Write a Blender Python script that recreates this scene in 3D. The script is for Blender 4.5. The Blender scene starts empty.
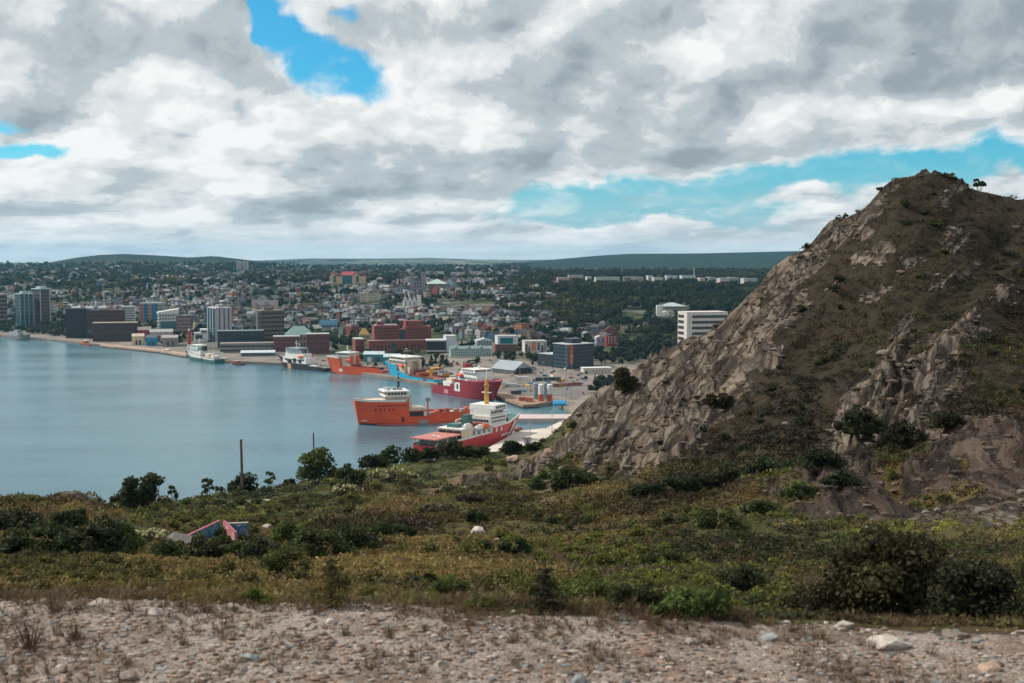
import bpy, bmesh, math, random
import numpy as np
from mathutils import Vector, Matrix

R = math.radians
rnd = random.Random(7)
rng = np.random.default_rng(11)
sc = bpy.context.scene
COL = sc.collection

# ------------------------------------------------------------------ camera, world, sun, exposure
F = 1200.0            # focal length in pixels of a 1024 wide frame
CAMZ = 106.0
HOR = 261.0           # image row of the true horizon
PITCH = math.atan((341.5 - HOR) / F)
cam = bpy.data.cameras.new('camera')
cam.sensor_width = 36.0
cam.lens = F * 36.0 / 1024.0
cam.clip_start = 0.2
cam.clip_end = 40000.0
cam.dof.use_dof = True
cam.dof.focus_distance = 500.0
cam.dof.aperture_fstop = 2.2
camo = bpy.data.objects.new('camera', cam)
camo.location = (0, 0, CAMZ)
camo.rotation_euler = (math.pi / 2 - PITCH, 0, 0)
COL.objects.link(camo)
sc.camera = camo

SUN_AZ = R(-71)       # measured from +Y towards +X
SUN_EL = R(43)
sun = bpy.data.lights.new('sun', 'SUN')
sun.energy = 5.0
sun.angle = R(0.6)
sun.color = (1.0, 0.93, 0.83)
suno = bpy.data.objects.new('sun', sun)
sd = Vector((math.sin(SUN_AZ) * math.cos(SUN_EL), math.cos(SUN_AZ) * math.cos(SUN_EL), math.sin(SUN_EL)))
suno.rotation_euler = (-sd).to_track_quat('-Z', 'Y').to_euler()
suno.location = (-300, 0, 400)
COL.objects.link(suno)

sc.view_settings.view_transform = 'Standard'
sc.view_settings.look = 'None'
sc.view_settings.exposure = 0.0
sc.view_settings.gamma = 1.0
sc.render.engine = 'CYCLES'
sc.cycles.use_denoising = True
sc.cycles.max_bounces = 5
sc.cycles.diffuse_bounces = 2
sc.cycles.glossy_bounces = 3
sc.cycles.transmission_bounces = 2
sc.cycles.volume_bounces = 0
sc.cycles.transparent_max_bounces = 4
sc.cycles.sample_clamp_indirect = 4.0


class NT:
    """tiny helper for node trees"""
    def __init__(s, tree):
        s.t = tree
        s.n = tree.nodes
        s.l = tree.links

    def node(s, typ, **kw):
        n = s.n.new(typ)
        for k, v in kw.items():
            setattr(n, k, v)
        return n

    def put(s, sock, v):
        if v is None:
            return
        if hasattr(v, 'is_output') or isinstance(v, bpy.types.NodeSocket):
            s.l.new(v, sock)
        else:
            sock.default_value = v

    def m(s, op, a, b=None, c=None, clamp=False):
        n = s.node('ShaderNodeMath', operation=op)
        n.use_clamp = clamp
        s.put(n.inputs[0], a)
        s.put(n.inputs[1], b)
        if c is not None:
            s.put(n.inputs[2], c)
        return n.outputs[0]

    def vm(s, op, a, b=None):
        n = s.node('ShaderNodeVectorMath', operation=op)
        s.put(n.inputs[0], a)
        if b is not None:
            s.put(n.inputs[1], b)
        return n.outputs['Value'] if op in ('LENGTH', 'DOT_PRODUCT', 'DISTANCE') else n.outputs[0]

    def comb(s, x, y, z=0.0):
        n = s.node('ShaderNodeCombineXYZ')
        s.put(n.inputs[0], x); s.put(n.inputs[1], y); s.put(n.inputs[2], z)
        return n.outputs[0]

    def noise(s, vec, scale=1.0, detail=5.0, rough=0.5, dist=0.0, dim='3D'):
        n = s.node('ShaderNodeTexNoise')
        n.noise_dimensions = dim
        s.put(n.inputs['Vector'], vec)
        n.inputs['Scale'].default_value = scale
        n.inputs['Detail'].default_value = detail
        n.inputs['Roughness'].default_value = rough
        n.inputs['Distortion'].default_value = dist
        return n.outputs['Fac']

    def ss(s, v, a, b, lo=0.0, hi=1.0):
        n = s.node('ShaderNodeMapRange', interpolation_type='SMOOTHSTEP')
        s.put(n.inputs['Value'], v)
        s.put(n.inputs['From Min'], a); s.put(n.inputs['From Max'], b)
        s.put(n.inputs['To Min'], lo); s.put(n.inputs['To Max'], hi)
        return n.outputs[0]

    def mix(s, f, a, b, typ='MIX'):
        n = s.node('ShaderNodeMix', data_type='RGBA', blend_type=typ)
        s.put(n.inputs[0], f)
        for k, v in ((6, a), (7, b)):
            if isinstance(v, (tuple, list)) and len(v) == 3:
                v = (*v, 1.0)
            s.put(n.inputs[k], v)
        return n.outputs[2]

    def attr(s, name):
        n = s.node('ShaderNodeAttribute')
        n.attribute_name = name
        return n


def build_world():
    w = bpy.data.worlds.new('World')
    sc.world = w
    w.use_nodes = True
    t = NT(w.node_tree)
    t.n.clear()
    out = t.node('ShaderNodeOutputWorld')
    bg = t.node('ShaderNodeBackground')
    bg.inputs['Strength'].default_value = 0.1
    t.l.new(bg.outputs[0], out.inputs[0])
    sky = t.node('ShaderNodeTexSky', sky_type='NISHITA')
    sky.sun_disc = False
    sky.sun_elevation = SUN_EL
    sky.sun_rotation = SUN_AZ
    sky.altitude = 100
    sky.air_density = 1.0
    sky.dust_density = 0.6
    sky.ozone_density = 2.0
    tc = t.node('ShaderNodeTexCoord')
    sep = t.node('ShaderNodeSeparateXYZ')
    t.l.new(tc.outputs['Generated'], sep.inputs[0])
    x, y, z = sep.outputs
    hl = t.m('SQRT', t.m('ADD', t.m('MULTIPLY', x, x), t.m('MULTIPLY', y, y)))
    e = t.m('DIVIDE', z, t.m('MAXIMUM', hl, 0.02))
    ep = t.m('MAXIMUM', e, 0.0)
    az = t.m('ARCTAN2', x, y)
    C0 = 0.036
    ec = t.m('ADD', ep, C0)
    U = t.m('MULTIPLY', az, 9.0)
    V = t.m('MULTIPLY', t.m('LOGARITHM', ec, math.e), 2.3)
    P = t.comb(U, V, 0.0)
    AE = t.comb(az, ep, 0.0)
    # slight wobble so the layout masks do not read as ellipses
    wob = t.node('ShaderNodeTexNoise')
    wob.inputs['Scale'].default_value = 14.0
    wob.inputs['Detail'].default_value = 5.0
    t.l.new(AE, wob.inputs['Vector'])
    wv3 = t.vm('MULTIPLY', t.vm('SUBTRACT', wob.outputs['Color'], (0.5, 0.5, 0.5)), (0.10, 0.06, 0.0))
    AEw = t.vm('ADD', AE, wv3)

    def blob(px, py, rx, ry, rot=0.0):
        a = math.atan((px - 512) / F)
        b = (HOR - py) / F
        mp = t.node('ShaderNodeMapping', vector_type='TEXTURE')
        mp.inputs['Location'].default_value = (a, b, 0)
        mp.inputs['Rotation'].default_value = (0, 0, R(rot))
        mp.inputs['Scale'].default_value = (rx / F, ry / F, 1)
        t.l.new(AEw, mp.inputs['Vector'])
        return t.ss(t.vm('LENGTH', mp.outputs[0]), 0.25, 1.25, 1.0, 0.0)

    def total(blobs):
        acc = None
        for k, *b in blobs:
            v = t.m('MULTIPLY', blob(*b), k)
            acc = v if acc is None else t.m('ADD', acc, v)
        return acc

    holes = total([
        (0.50, 300, 44, 46, 34, -30), (0.50, 354, 84, 64, 32, -14), (0.36, 266, 22, 26, 34, 0), (0.26, 338, 14, 34, 16, 0), (-0.22, 318, 22, 24, 14, 0), (-0.12, 330, 66, 18, 12, 0),
        (0.40, 14, 154, 70, 12, 0), (0.36, 4, 128, 36, 14, 0), (0.2, 60, 158, 40, 8, 0),
        (0.36, 740, 194, 330, 26, 4), (0.34, 930, 168, 180, 26, 4), (0.2, 560, 200, 120, 16, 4),
        (0.16, 1010, 176, 60, 40, 0), (0.22, 620, 215, 200, 12, 0),
        (-0.16, 250, 150, 330, 110, 0), (-0.22, 720, 70, 420, 95, 0), (-0.30, 30, 60, 260, 80, 0),
        (-0.16, 200, 225, 400, 36, 0), (-0.10, 600, 238, 200, 18, 0), (-0.26, 795, 197, 50, 10, 0), (-0.25, 1010, 180, 34, 18, 0),
    ])
    darks = total([
        (0.20, 100, 48, 240, 34, -3), (0.14, 40, 112, 90, 26, 0), (0.34, 345, 186, 140, 34, 6), (0.20, 640, 110, 190, 52, -6), (0.12, 740, 40, 260, 60, 0),
        (0.36, 980, 60, 190, 52, 4), (0.18, 980, 15, 140, 40, 0), (0.26, 580, 162, 220, 22, 2), (0.12, 480, 55, 60, 50, 0),
        (-0.26, 250, 140, 90, 46, 0), (-0.26, 170, 175, 130, 34, 0), (-0.22, 420, 105, 110, 50, 20), (-0.22, 150, 96, 90, 22, 0),
        (-0.22, 940, 112, 200, 18, 3), (-0.16, 700, 62, 120, 30, 0), (-0.16, 280, 232, 360, 22, 0), (-0.14, 560, 215, 60, 20, 0),
    ])
    # puffs: billowing cells broken up by finer noise, lit from the upper left
    wn = t.node('ShaderNodeTexNoise')
    wn.inputs['Scale'].default_value = 2.6
    wn.inputs['Detail'].default_value = 8.0
    wn.inputs['Roughness'].default_value = 0.6
    t.l.new(P, wn.inputs['Vector'])
    Pw = t.vm('ADD', P, t.vm('MULTIPLY', t.vm('SUBTRACT', wn.outputs['Color'], (0.5, 0.5, 0.5)), (0.42, 0.36, 0.0)))

    def puff(vec, scale, det):
        n = t.node('ShaderNodeTexVoronoi', feature='SMOOTH_F1', voronoi_dimensions='2D', normalize=True)
        n.inputs['Scale'].default_value = scale
        n.inputs['Detail'].default_value = det
        n.inputs['Roughness'].default_value = 0.5
        n.inputs['Smoothness'].default_value = 0.6
        t.l.new(vec, n.inputs['Vector'])
        return t.m('SUBTRACT', 1.0, n.outputs['Distance'])

    LS = (-0.16, 0.26, 0.0)
    big = t.noise(P, 0.55, 2.0, 0.5, 0.0)
    n1 = t.noise(P, 1.15, 9.0, 0.54, 0.0)
    n2 = t.noise(t.vm('ADD', P, LS), 1.15, 6.0, 0.54, 0.0)
    p1 = puff(Pw, 1.25, 2.0)
    p2 = puff(t.vm('ADD', Pw, LS), 1.25, 2.0)
    nf = t.noise(Pw, 4.2, 8.0, 0.6, 0.0)
    nfs = t.noise(t.vm('ADD', Pw, (-0.04, 0.07, 0.0)), 4.2, 6.0, 0.6, 0.0)
    D = t.m('ADD', t.m('ADD', t.m('MULTIPLY', n1, 0.55), t.m('MULTIPLY', big, 0.3)), t.m('MULTIPLY', t.m('SUBTRACT', p1, 0.55), 0.30))
    Dd = t.m('SUBTRACT', t.m('ADD', D, t.m('MULTIPLY', t.m('SUBTRACT', nf, 0.5), 0.40)), holes)
    Dd = t.m('ADD', Dd, 0.20)
    alpha = t.ss(Dd, 0.27, 0.58)
    veil = t.m('MULTIPLY', t.ss(t.noise(P, 2.3, 7.0, 0.6, 0.5), 0.42, 0.72), t.ss(ep, 0.10, 0.03, 0.0, 0.6))
    alpha = t.m('MAXIMUM', alpha, veil)
    diff = t.m('ADD', t.m('MULTIPLY', t.m('SUBTRACT', n1, n2), 1.5), t.m('MULTIPLY', t.m('SUBTRACT', nf, nfs), 0.55))
    diff = t.m('ADD', diff, t.m('MULTIPLY', t.m('SUBTRACT', p1, p2), 1.35))
    thick = t.m('MULTIPLY', t.m('SUBTRACT', Dd, 0.55), -0.22)
    fade = t.ss(ep, 0.0, 0.05, 0.6, 1.0)
    sh = t.m('ADD', t.m('ADD', t.m('ADD', t.m('MULTIPLY', diff, fade), 0.70), thick), t.m('MULTIPLY', darks, -1.1), clamp=True)
    ramp = t.node('ShaderNodeValToRGB')
    t.l.new(sh, ramp.inputs[0])
    cr = ramp.color_ramp
    cr.interpolation = 'EASE'
    cr.elements[0].position = 0.0
    cr.elements[0].color = (3.2, 3.75, 4.1, 1)
    cr.elements[1].position = 1.0
    cr.elements[1].color = (9.6, 9.6, 9.5, 1)
    m1 = cr.elements.new(0.45)
    m1.color = (5.0, 5.6, 5.9, 1)
    m2 = cr.elements.new(0.72)
    m2.color = (7.6, 7.85, 7.9, 1)
    blue = t.mix(1.0, sky.outputs[0], (0.26, 1.02, 1.26), 'MULTIPLY')
    # paler, milkier air towards the horizon
    low = t.ss(ep, 0.0, 0.10, 0.80, 0.0)
    blue = t.mix(low, blue, (4.3, 6.0, 6.9))
    low2 = t.ss(ep, 0.0, 0.035, 0.45, 0.0)
    cl = t.mix(low2, ramp.outputs[0], (6.6, 7.2, 7.4))
    final = t.mix(alpha, blue, cl)
    t.l.new(final, bg.inputs['Color'])
    w.cycles.sampling_method = 'MANUAL'
    w.cycles.sample_map_resolution = 512


build_world()


# ------------------------------------------------------------------ pixels to points
def T(px, py):
    """picture position -> (column, row) of an upright picture plane at one metre scale"""
    b = (341.5 - py) / F
    dy = math.cos(PITCH) + b * math.sin(PITCH)
    dz = -math.sin(PITCH) + b * math.cos(PITCH)
    return 512 + F * ((px - 512) / F) / dy, HOR - F * dz / dy


def gp(px, py, z=0.0):
    a, b = T(px, py)
    Y = (CAMZ - z) * F / (b - HOR)
    return Vector(((a - 512) / F * Y, Y, z))


def atY(px, py, Y):
    a, b = T(px, py)
    return Vector(((a - 512) / F * Y, Y, CAMZ - (b - HOR) / F * Y))


def pix(p):
    X, Y, Z = p[0], p[1], p[2] - CAMZ
    d = Y * math.cos(PITCH) - Z * math.sin(PITCH)
    v = Y * math.sin(PITCH) + Z * math.cos(PITCH)
    return 512 + F * X / d, 341.5 - F * v / d


# ------------------------------------------------------------------ noise in numpy
def _hash(ix, iy, seed):
    h = (ix.astype(np.int64) * 374761393 + iy.astype(np.int64) * 668265263 + seed * 974634077) & 0xFFFFFFFF
    h = ((h ^ (h >> 13)) * 1274126177) & 0xFFFFFFFF
    h = h ^ (h >> 16)
    return (h & 0xFFFF).astype(np.float64) / 65535.0


def vnoise(x, y, seed=0):
    ix = np.floor(x); iy = np.floor(y)
    fx = x - ix; fy = y - iy
    fx = fx * fx * fx * (fx * (fx * 6 - 15) + 10); fy = fy * fy * fy * (fy * (fy * 6 - 15) + 10)
    a = _hash(ix, iy, seed); b = _hash(ix + 1, iy, seed)
    c = _hash(ix, iy + 1, seed); d = _hash(ix + 1, iy + 1, seed)
    return (a * (1 - fx) + b * fx) * (1 - fy) + (c * (1 - fx) + d * fx) * fy


def fbm(x, y, octs=4, seed=0, gain=0.5):
    s = 0.0; a = 1.0; n = 0.0
    x = np.asarray(x, float); y = np.asarray(y, float)
    for k in range(octs):
        s = s + a * vnoise(x, y, seed + k)
        n += a
        a *= gain
        x = x * 2.03 + 17.3; y = y * 2.03 + 9.1
    return s / n


def sst(v, a, b):
    t = np.clip((v - a) / (b - a), 0, 1)
    return t * t * (3 - 2 * t)


# ------------------------------------------------------------------ objects
def tag(o, label=None, cat=None, group=None, kind=None):
    if label: o['label'] = label
    if cat: o['category'] = cat
    if group: o['group'] = group
    if kind: o['kind'] = kind
    return o


def empty(name, loc, rz=0.0, label=None, cat=None, group=None):
    o = bpy.data.objects.new(name, None)
    o.empty_display_size = 0.5
    o.location = loc
    o.rotation_euler = (0, 0, rz)
    COL.objects.link(o)
    return tag(o, label, cat, group)


def np_mesh(name, verts, faces_idx, nper, mats=(), cols=None, mat_idx=None, smooth=False, attrs=None):
    """verts (n,3); faces_idx (m,nper) all faces with the same corner count"""
    me = bpy.data.meshes.new(name)
    verts = np.asarray(verts, np.float32); faces_idx = np.asarray(faces_idx, np.int32)
    nv, nf = len(verts), len(faces_idx)
    me.vertices.add(nv)
    me.vertices.foreach_set('co', verts.ravel())
    me.loops.add(nf * nper)
    me.loops.foreach_set('vertex_index', faces_idx.ravel())
    me.polygons.add(nf)
    me.polygons.foreach_set('loop_start', np.arange(0, nf * nper, nper, dtype=np.int32))
    if mat_idx is not None:
        me.polygons.foreach_set('material_index', np.asarray(mat_idx, np.int32))
    me.polygons.foreach_set('use_smooth', np.full(nf, smooth))
    for m in mats:
        me.materials.append(m)
    if cols is not None:
        a = me.color_attributes.new('col', 'FLOAT_COLOR', 'POINT')
        c = np.ones((nv, 4), np.float32)
        c[:, :3] = cols
        a.data.foreach_set('color', c.ravel())
    if attrs:
        for k, v in attrs.items():
            a = me.attributes.new(k, 'FLOAT', 'POINT')
            a.data.foreach_set('value', np.asarray(v, np.float32).ravel())
    me.update(calc_edges=True)
    return me


def link(name, me, parent=None, loc=None, rz=None):
    o = bpy.data.objects.new(name, me)
    COL.objects.link(o)
    if parent is not None:
        o.parent = parent
    if loc is not None:
        o.location = loc
    if rz is not None:
        o.rotation_euler = (0, 0, rz)
    return o


class MB:
    """collects shapes and links them as one mesh"""
    def __init__(s):
        s.v = []; s.f = []; s.mi = []; s.cur = 0; s.uv = {}

    def add(s, vs, fs):
        b = len(s.v)
        s.v.extend([tuple(p) for p in vs])
        for f in fs:
            s.f.append([b + i for i in f]); s.mi.append(s.cur)
        return s

    def box(s, x0, x1, y0, y1, z0, z1, taper=0.0):
        t = taper
        vs = [(x0, y0, z0), (x1, y0, z0), (x1, y1, z0), (x0, y1, z0),
              (x0 + t, y0 + t, z1), (x1 - t, y0 + t, z1), (x1 - t, y1 - t, z1), (x0 + t, y1 - t, z1)]
        return s.add(vs, [(0, 3, 2, 1), (4, 5, 6, 7), (0, 1, 5, 4), (1, 2, 6, 5), (2, 3, 7, 6), (3, 0, 4, 7)])

    def prism(s, poly, z0, z1):
        n = len(poly)
        vs = [(p[0], p[1], z0) for p in poly] + [(p[0], p[1], z1) for p in poly]
        fs = [tuple(range(n - 1, -1, -1)), tuple(range(n, 2 * n))]
        fs += [(i, (i + 1) % n, n + (i + 1) % n, n + i) for i in range(n)]
        return s.add(vs, fs)

    def xprism(s, poly, y0, y1):
        """polygon in (x,z) extruded along y"""
        n = len(poly)
        vs = [(p[0], y0, p[1]) for p in poly] + [(p[0], y1, p[1]) for p in poly]
        fs = [tuple(range(n)), tuple(range(2 * n - 1, n - 1, -1))]
        fs += [(i, n + i, n + (i + 1) % n, (i + 1) % n) for i in range(n)]
        return s.add(vs, fs)

    def tube(s, a, b, r0, r1=None, n=8):
        r1 = r0 if r1 is None else r1
        a = Vector(a); b = Vector(b)
        d = (b - a).normalized()
        q = d.to_track_quat('Z', 'Y')
        vs = []
        for p, r in ((a, r0), (b, r1)):
            for k in range(n):
                an = 2 * math.pi * k / n
                vs.append(p + q @ Vector((math.cos(an) * r, math.sin(an) * r, 0)))
        fs = [tuple(range(n - 1, -1, -1)), tuple(range(n, 2 * n))]
        fs += [(k, (k + 1) % n, n + (k + 1) % n, n + k) for k in range(n)]
        return s.add(vs, fs)

    def path(s, pts, rad, n=6):
        for i in range(len(pts) - 1):
            s.tube(pts[i], pts[i + 1], rad[i], rad[i + 1], n)
        return s

    def gable(s, x0, x1, y0, y1, z0, h, over=0.0, axis='x'):
        """ridge along axis"""
        x0 -= over; x1 += over; y0 -= over; y1 += over
        if axis == 'x':
            ym = (y0 + y1) / 2
            vs = [(x0, y0, z0), (x1, y0, z0), (x1, y1, z0), (x0, y1, z0), (x0, ym, z0 + h), (x1, ym, z0 + h)]
            fs = [(0, 3, 2, 1), (0, 1, 5, 4), (2, 3, 4, 5), (0, 4, 3), (1, 2, 5)]
        else:
            xm = (x0 + x1) / 2
            vs = [(x0, y0, z0), (x1, y0, z0), (x1, y1, z0), (x0, y1, z0), (xm, y0, z0 + h), (xm, y1, z0 + h)]
            fs = [(0, 3, 2, 1), (0, 4, 5, 3), (1, 2, 5, 4), (0, 1, 4), (2, 3, 5)]
        return s.add(vs, fs)

    def hip(s, x0, x1, y0, y1, z0, h, over=0.0):
        x0 -= over; x1 += over; y0 -= over; y1 += over
        ins = min(x1 - x0, y1 - y0) * 0.45
        ym = (y0 + y1) / 2; xm = (x0 + x1) / 2
        if x1 - x0 >= y1 - y0:
            r0, r1 = (x0 + ins, ym, z0 + h), (x1 - ins, ym, z0 + h)
            fs = [(0, 3, 2, 1), (0, 1, 5, 4), (2, 3, 4, 5), (0, 4, 3), (1, 2, 5)]
        else:
            r0, r1 = (xm, y0 + ins, z0 + h), (xm, y1 - ins, z0 + h)
            fs = [(0, 3, 2, 1), (0, 4, 5, 3), (1, 2, 5, 4), (0, 1, 4), (2, 3, 5)]
        return s.add([(x0, y0, z0), (x1, y0, z0), (x1, y1, z0), (x0, y1, z0), r0, r1], fs)

    def mesh(s, name, mats, smooth=False):
        me = bpy.data.meshes.new(name)
        me.from_pydata(s.v, [], s.f)
        for m in (mats if isinstance(mats, (list, tuple)) else [mats]):
            me.materials.append(m)
        me.polygons.foreach_set('material_index', s.mi)
        if smooth:
            me.polygons.foreach_set('use_smooth', [True] * len(s.f))
        me.update()
        return me

    def build(s, name, mats, parent=None, loc=None, rz=None, smooth=False):
        return link(name, s.mesh(name, mats, smooth), parent, loc, rz)


# ------------------------------------------------------------------ materials
MATS = {}


def paint(name, rgb, rough=0.6, var=0.12, scale=0.35, metal=0.0, spec=0.4, dirt=0.0):
    """a plain painted or built surface with uneven wear"""
    if name in MATS:
        return MATS[name]
    m = bpy.data.materials.new(name)
    m.use_nodes = True
    t = NT(m.node_tree)
    b = t.n['Principled BSDF']
    tc = t.node('ShaderNodeTexCoord')
    n = t.noise(tc.outputs['Object'], scale, 6.0, 0.65)
    lo = tuple(c * (1 - var * 1.6) for c in rgb)
    hi = tuple(min(1, c * (1 + var)) for c in rgb)
    c = t.mix(t.ss(n, 0.3, 0.7), lo, hi)
    if dirt:
        mp = t.node('ShaderNodeMapping')
        mp.inputs['Scale'].default_value = (1.2, 1.2, 0.12)
        t.l.new(tc.outputs['Object'], mp.inputs[0])
        n2 = t.noise(mp.outputs[0], 0.9, 5.0, 0.7)
        c = t.mix(t.m('MULTIPLY', t.ss(n2, 0.52, 0.75), dirt), c, (0.09, 0.06, 0.045))
    t.l.new(c, b.inputs['Base Color'])
    b.inputs['Roughness'].default_value = rough
    b.inputs['Metallic'].default_value = metal
    b.inputs['Specular IOR Level'].default_value = spec
    MATS[name] = m
    return m


def col_mat(name, rough=0.8, spec=0.2, trans=0.0, src='col'):
    """surface whose own colour comes from the mesh's colour attribute"""
    if name in MATS:
        return MATS[name]
    m = bpy.data.materials.new(name)
    m.use_nodes = True
    t = NT(m.node_tree)
    b = t.n['Principled BSDF']
    a = t.attr('col')
    c = a.outputs['Color']
    if src == 'obj':
        oi = t.node('ShaderNodeObjectInfo')
        c = t.mix(1.0, a.outputs['Color'], oi.outputs['Color'], 'MULTIPLY')
    t.l.new(c, b.inputs['Base Color'])
    b.inputs['Roughness'].default_value = rough
    b.inputs['Specular IOR Level'].default_value = spec
    if trans:
        o = t.n['Material Output']
        tr = t.node('ShaderNodeBsdfTranslucent')
        t.l.new(c, tr.inputs['Color'])
        mx = t.node('ShaderNodeMixShader')
        mx.inputs[0].default_value = trans
        t.l.new(b.outputs[0], mx.inputs[1]); t.l.new(tr.outputs[0], mx.inputs[2])
        t.l.new(mx.outputs[0], o.inputs['Surface'])
    MATS[name] = m
    return m


LEAF = col_mat('leaf', 0.7, 0.2, 0.35)
LEAF_OBJ = col_mat('tree_leaf', 0.75, 0.15, 0.2, 'obj')
BARK = paint('bark', (0.09, 0.07, 0.055), 0.9, 0.3, 3.0)
GLASS = paint('dark_window_glass', (0.03, 0.045, 0.055), 0.18, 0.3, 0.2, spec=0.6)
GLASS_T = paint('teal_window_glass', (0.035, 0.10, 0.115), 0.15, 0.3, 0.1, spec=0.6)
CONC = paint('pale_concrete', (0.42, 0.38, 0.34), 0.85, 0.18, 0.15, dirt=0.25)
WHITE = paint('white_paint', (0.66, 0.66, 0.63), 0.5, 0.08, 0.4, dirt=0.22)
CREAM = paint('cream_paint', (0.62, 0.52, 0.38), 0.55, 0.1, 0.4, dirt=0.2)
BLACK = paint('black_paint', (0.018, 0.02, 0.022), 0.5, 0.2, 0.3)
DKGREY = paint('dark_grey_metal', (0.07, 0.075, 0.08), 0.55, 0.2, 0.3)
GREY = paint('grey_metal', (0.26, 0.28, 0.29), 0.5, 0.15, 0.3, dirt=0.2)
BRICK = paint('red_brick', (0.20, 0.055, 0.042), 0.85, 0.2, 0.25)
DBRICK = paint('dark_brick', (0.11, 0.045, 0.038), 0.85, 0.2, 0.25)
BROWN = paint('brown_concrete', (0.15, 0.12, 0.095), 0.8, 0.15, 0.25)
WOOD = paint('weathered_timber', (0.26, 0.17, 0.115), 0.85, 0.25, 0.5)
RUST = paint('rust_red_paint', (0.30, 0.07, 0.035), 0.6, 0.2, 0.4)
TEALP = paint('teal_sheet_metal', (0.05, 0.21, 0.25), 0.5, 0.12, 0.3)
YELLOW = paint('yellow_paint', (0.58, 0.32, 0.04), 0.5, 0.15, 0.4)

# ------------------------------------------------------------------ the near hillside, in columns seen from the viewpoint
SKY = [(-700, 470), (-300, 480), (-120, 490), (0, 501), (22, 497), (40, 501), (58, 494), (75, 491), (90, 497), (102, 504), (130, 505), (165, 502), (200, 496), (240, 490), (270, 486), (300, 482),
       (340, 476), (380, 469), (420, 461), (450, 455), (480, 452), (510, 452), (530, 451), (545, 440), (560, 424), (574, 405), (582, 398), (590, 391), (597, 383), (605, 377), (616, 370), (628, 364), (634, 359), (640, 358), (655, 352), (662, 346), (669, 345), (678, 338), (685, 336), (693, 330), (700, 328), (712, 320), (724, 313), (735, 304), (744, 295),
       (750, 287), (756, 285), (765, 275), (772, 266), (785, 259), (792, 251), (800, 249), (808, 239), (815, 231), (822, 224),
       (835, 211), (846, 207), (860, 202), (870, 192), (880, 182), (888, 172), (897, 166), (912, 164), (930, 165), (945, 168), (960, 174), (975, 178), (1000, 184), (1024, 189), (1100, 203), (1300, 222), (1700, 235)]
YSKY = [(-700, 80), (-120, 100), (0, 108), (75, 112), (110, 116), (165, 135), (240, 178), (300, 190), (400, 205), (500, 230), (540, 232), (575, 214), (610, 203), (700, 192), (800, 186), (900, 180), (1024, 175), (1300, 165), (1700, 150)]
COLS = [
    (-700, [(14, 604), (20, 590), (30, 572), (45, 552), (65, 525)]),
    (0, [(14, 605), (20, 591), (30, 575), (45, 558), (65, 538), (90, 516)]),
    (90, [(14, 605), (20, 591), (30, 576), (45, 560), (65, 541), (90, 521)]),
    (165, [(14, 605), (20, 592), (30, 577), (45, 562), (65, 546), (90, 528), (115, 513)]),
    (240, [(14, 606), (20, 593), (30, 578), (45, 563), (65, 548), (90, 533), (120, 517), (150, 503)]),
    (400, [(14, 608), (20, 596), (30, 580), (45, 561), (65, 541), (90, 523), (120, 505), (150, 490), (180, 474)]),
    (512, [(14, 611), (20, 599), (30, 582), (45, 563), (65, 543), (90, 523), (120, 504), (150, 487), (190, 466)]),
    (600, [(14, 614), (20, 602), (30, 585), (45, 566), (65, 546), (90, 526), (110, 506), (130, 487), (150, 466), (175, 430)]),
    (700, [(14, 618), (20, 605), (30, 586), (45, 565), (65, 541), (90, 510), (110, 486), (125, 462), (145, 426), (168, 384)]),
    (800, [(14, 623), (20, 608), (30, 590), (45, 566), (65, 535), (85, 501), (100, 472), (120, 432), (140, 386), (162, 328)]),
    (900, [(14, 628), (20, 611), (30, 592), (45, 562), (60, 530), (75, 506), (90, 476), (110, 430), (135, 350), (157, 265)]),
    (1024, [(14, 631), (20, 612), (30, 588), (45, 550), (60, 510), (75, 472), (90, 442), (110, 400), (135, 334), (157, 262)]),
    (1300, [(14, 640), (20, 615), (30, 580), (45, 535), (60, 490), (75, 450), (90, 415), (110, 378), (135, 320), (152, 268)]),
    (1700, [(14, 645), (20, 615), (30, 575), (45, 525), (60, 480), (75, 440), (90, 405), (110, 365), (135, 310)]),
]
sk = np.array([T(*p) for p in SKY]); ysk = np.array(YSKY, float)
PXC = np.concatenate([np.arange(-700, -80, 14.0), np.arange(-80, 1104, 1.7), np.arange(1104, 1700, 14.0)])
YR = np.concatenate([np.linspace(0.6, 10.8, 26), np.linspace(10.9, 15.5, 120), np.geomspace(15.6, 88, 250), np.arange(88.5, 240, 0.5), np.geomspace(241, 480, 24)])
TOPY = np.interp(PXC, sk[:, 0], sk[:, 1]); YS = np.interp(PXC, ysk[:, 0], ysk[:, 1])


def col_rows(knots, ysky, tt):
    ts = [0.0]; ys = [0.0]
    k = [(0.5, None)] + knots
    return None


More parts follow.
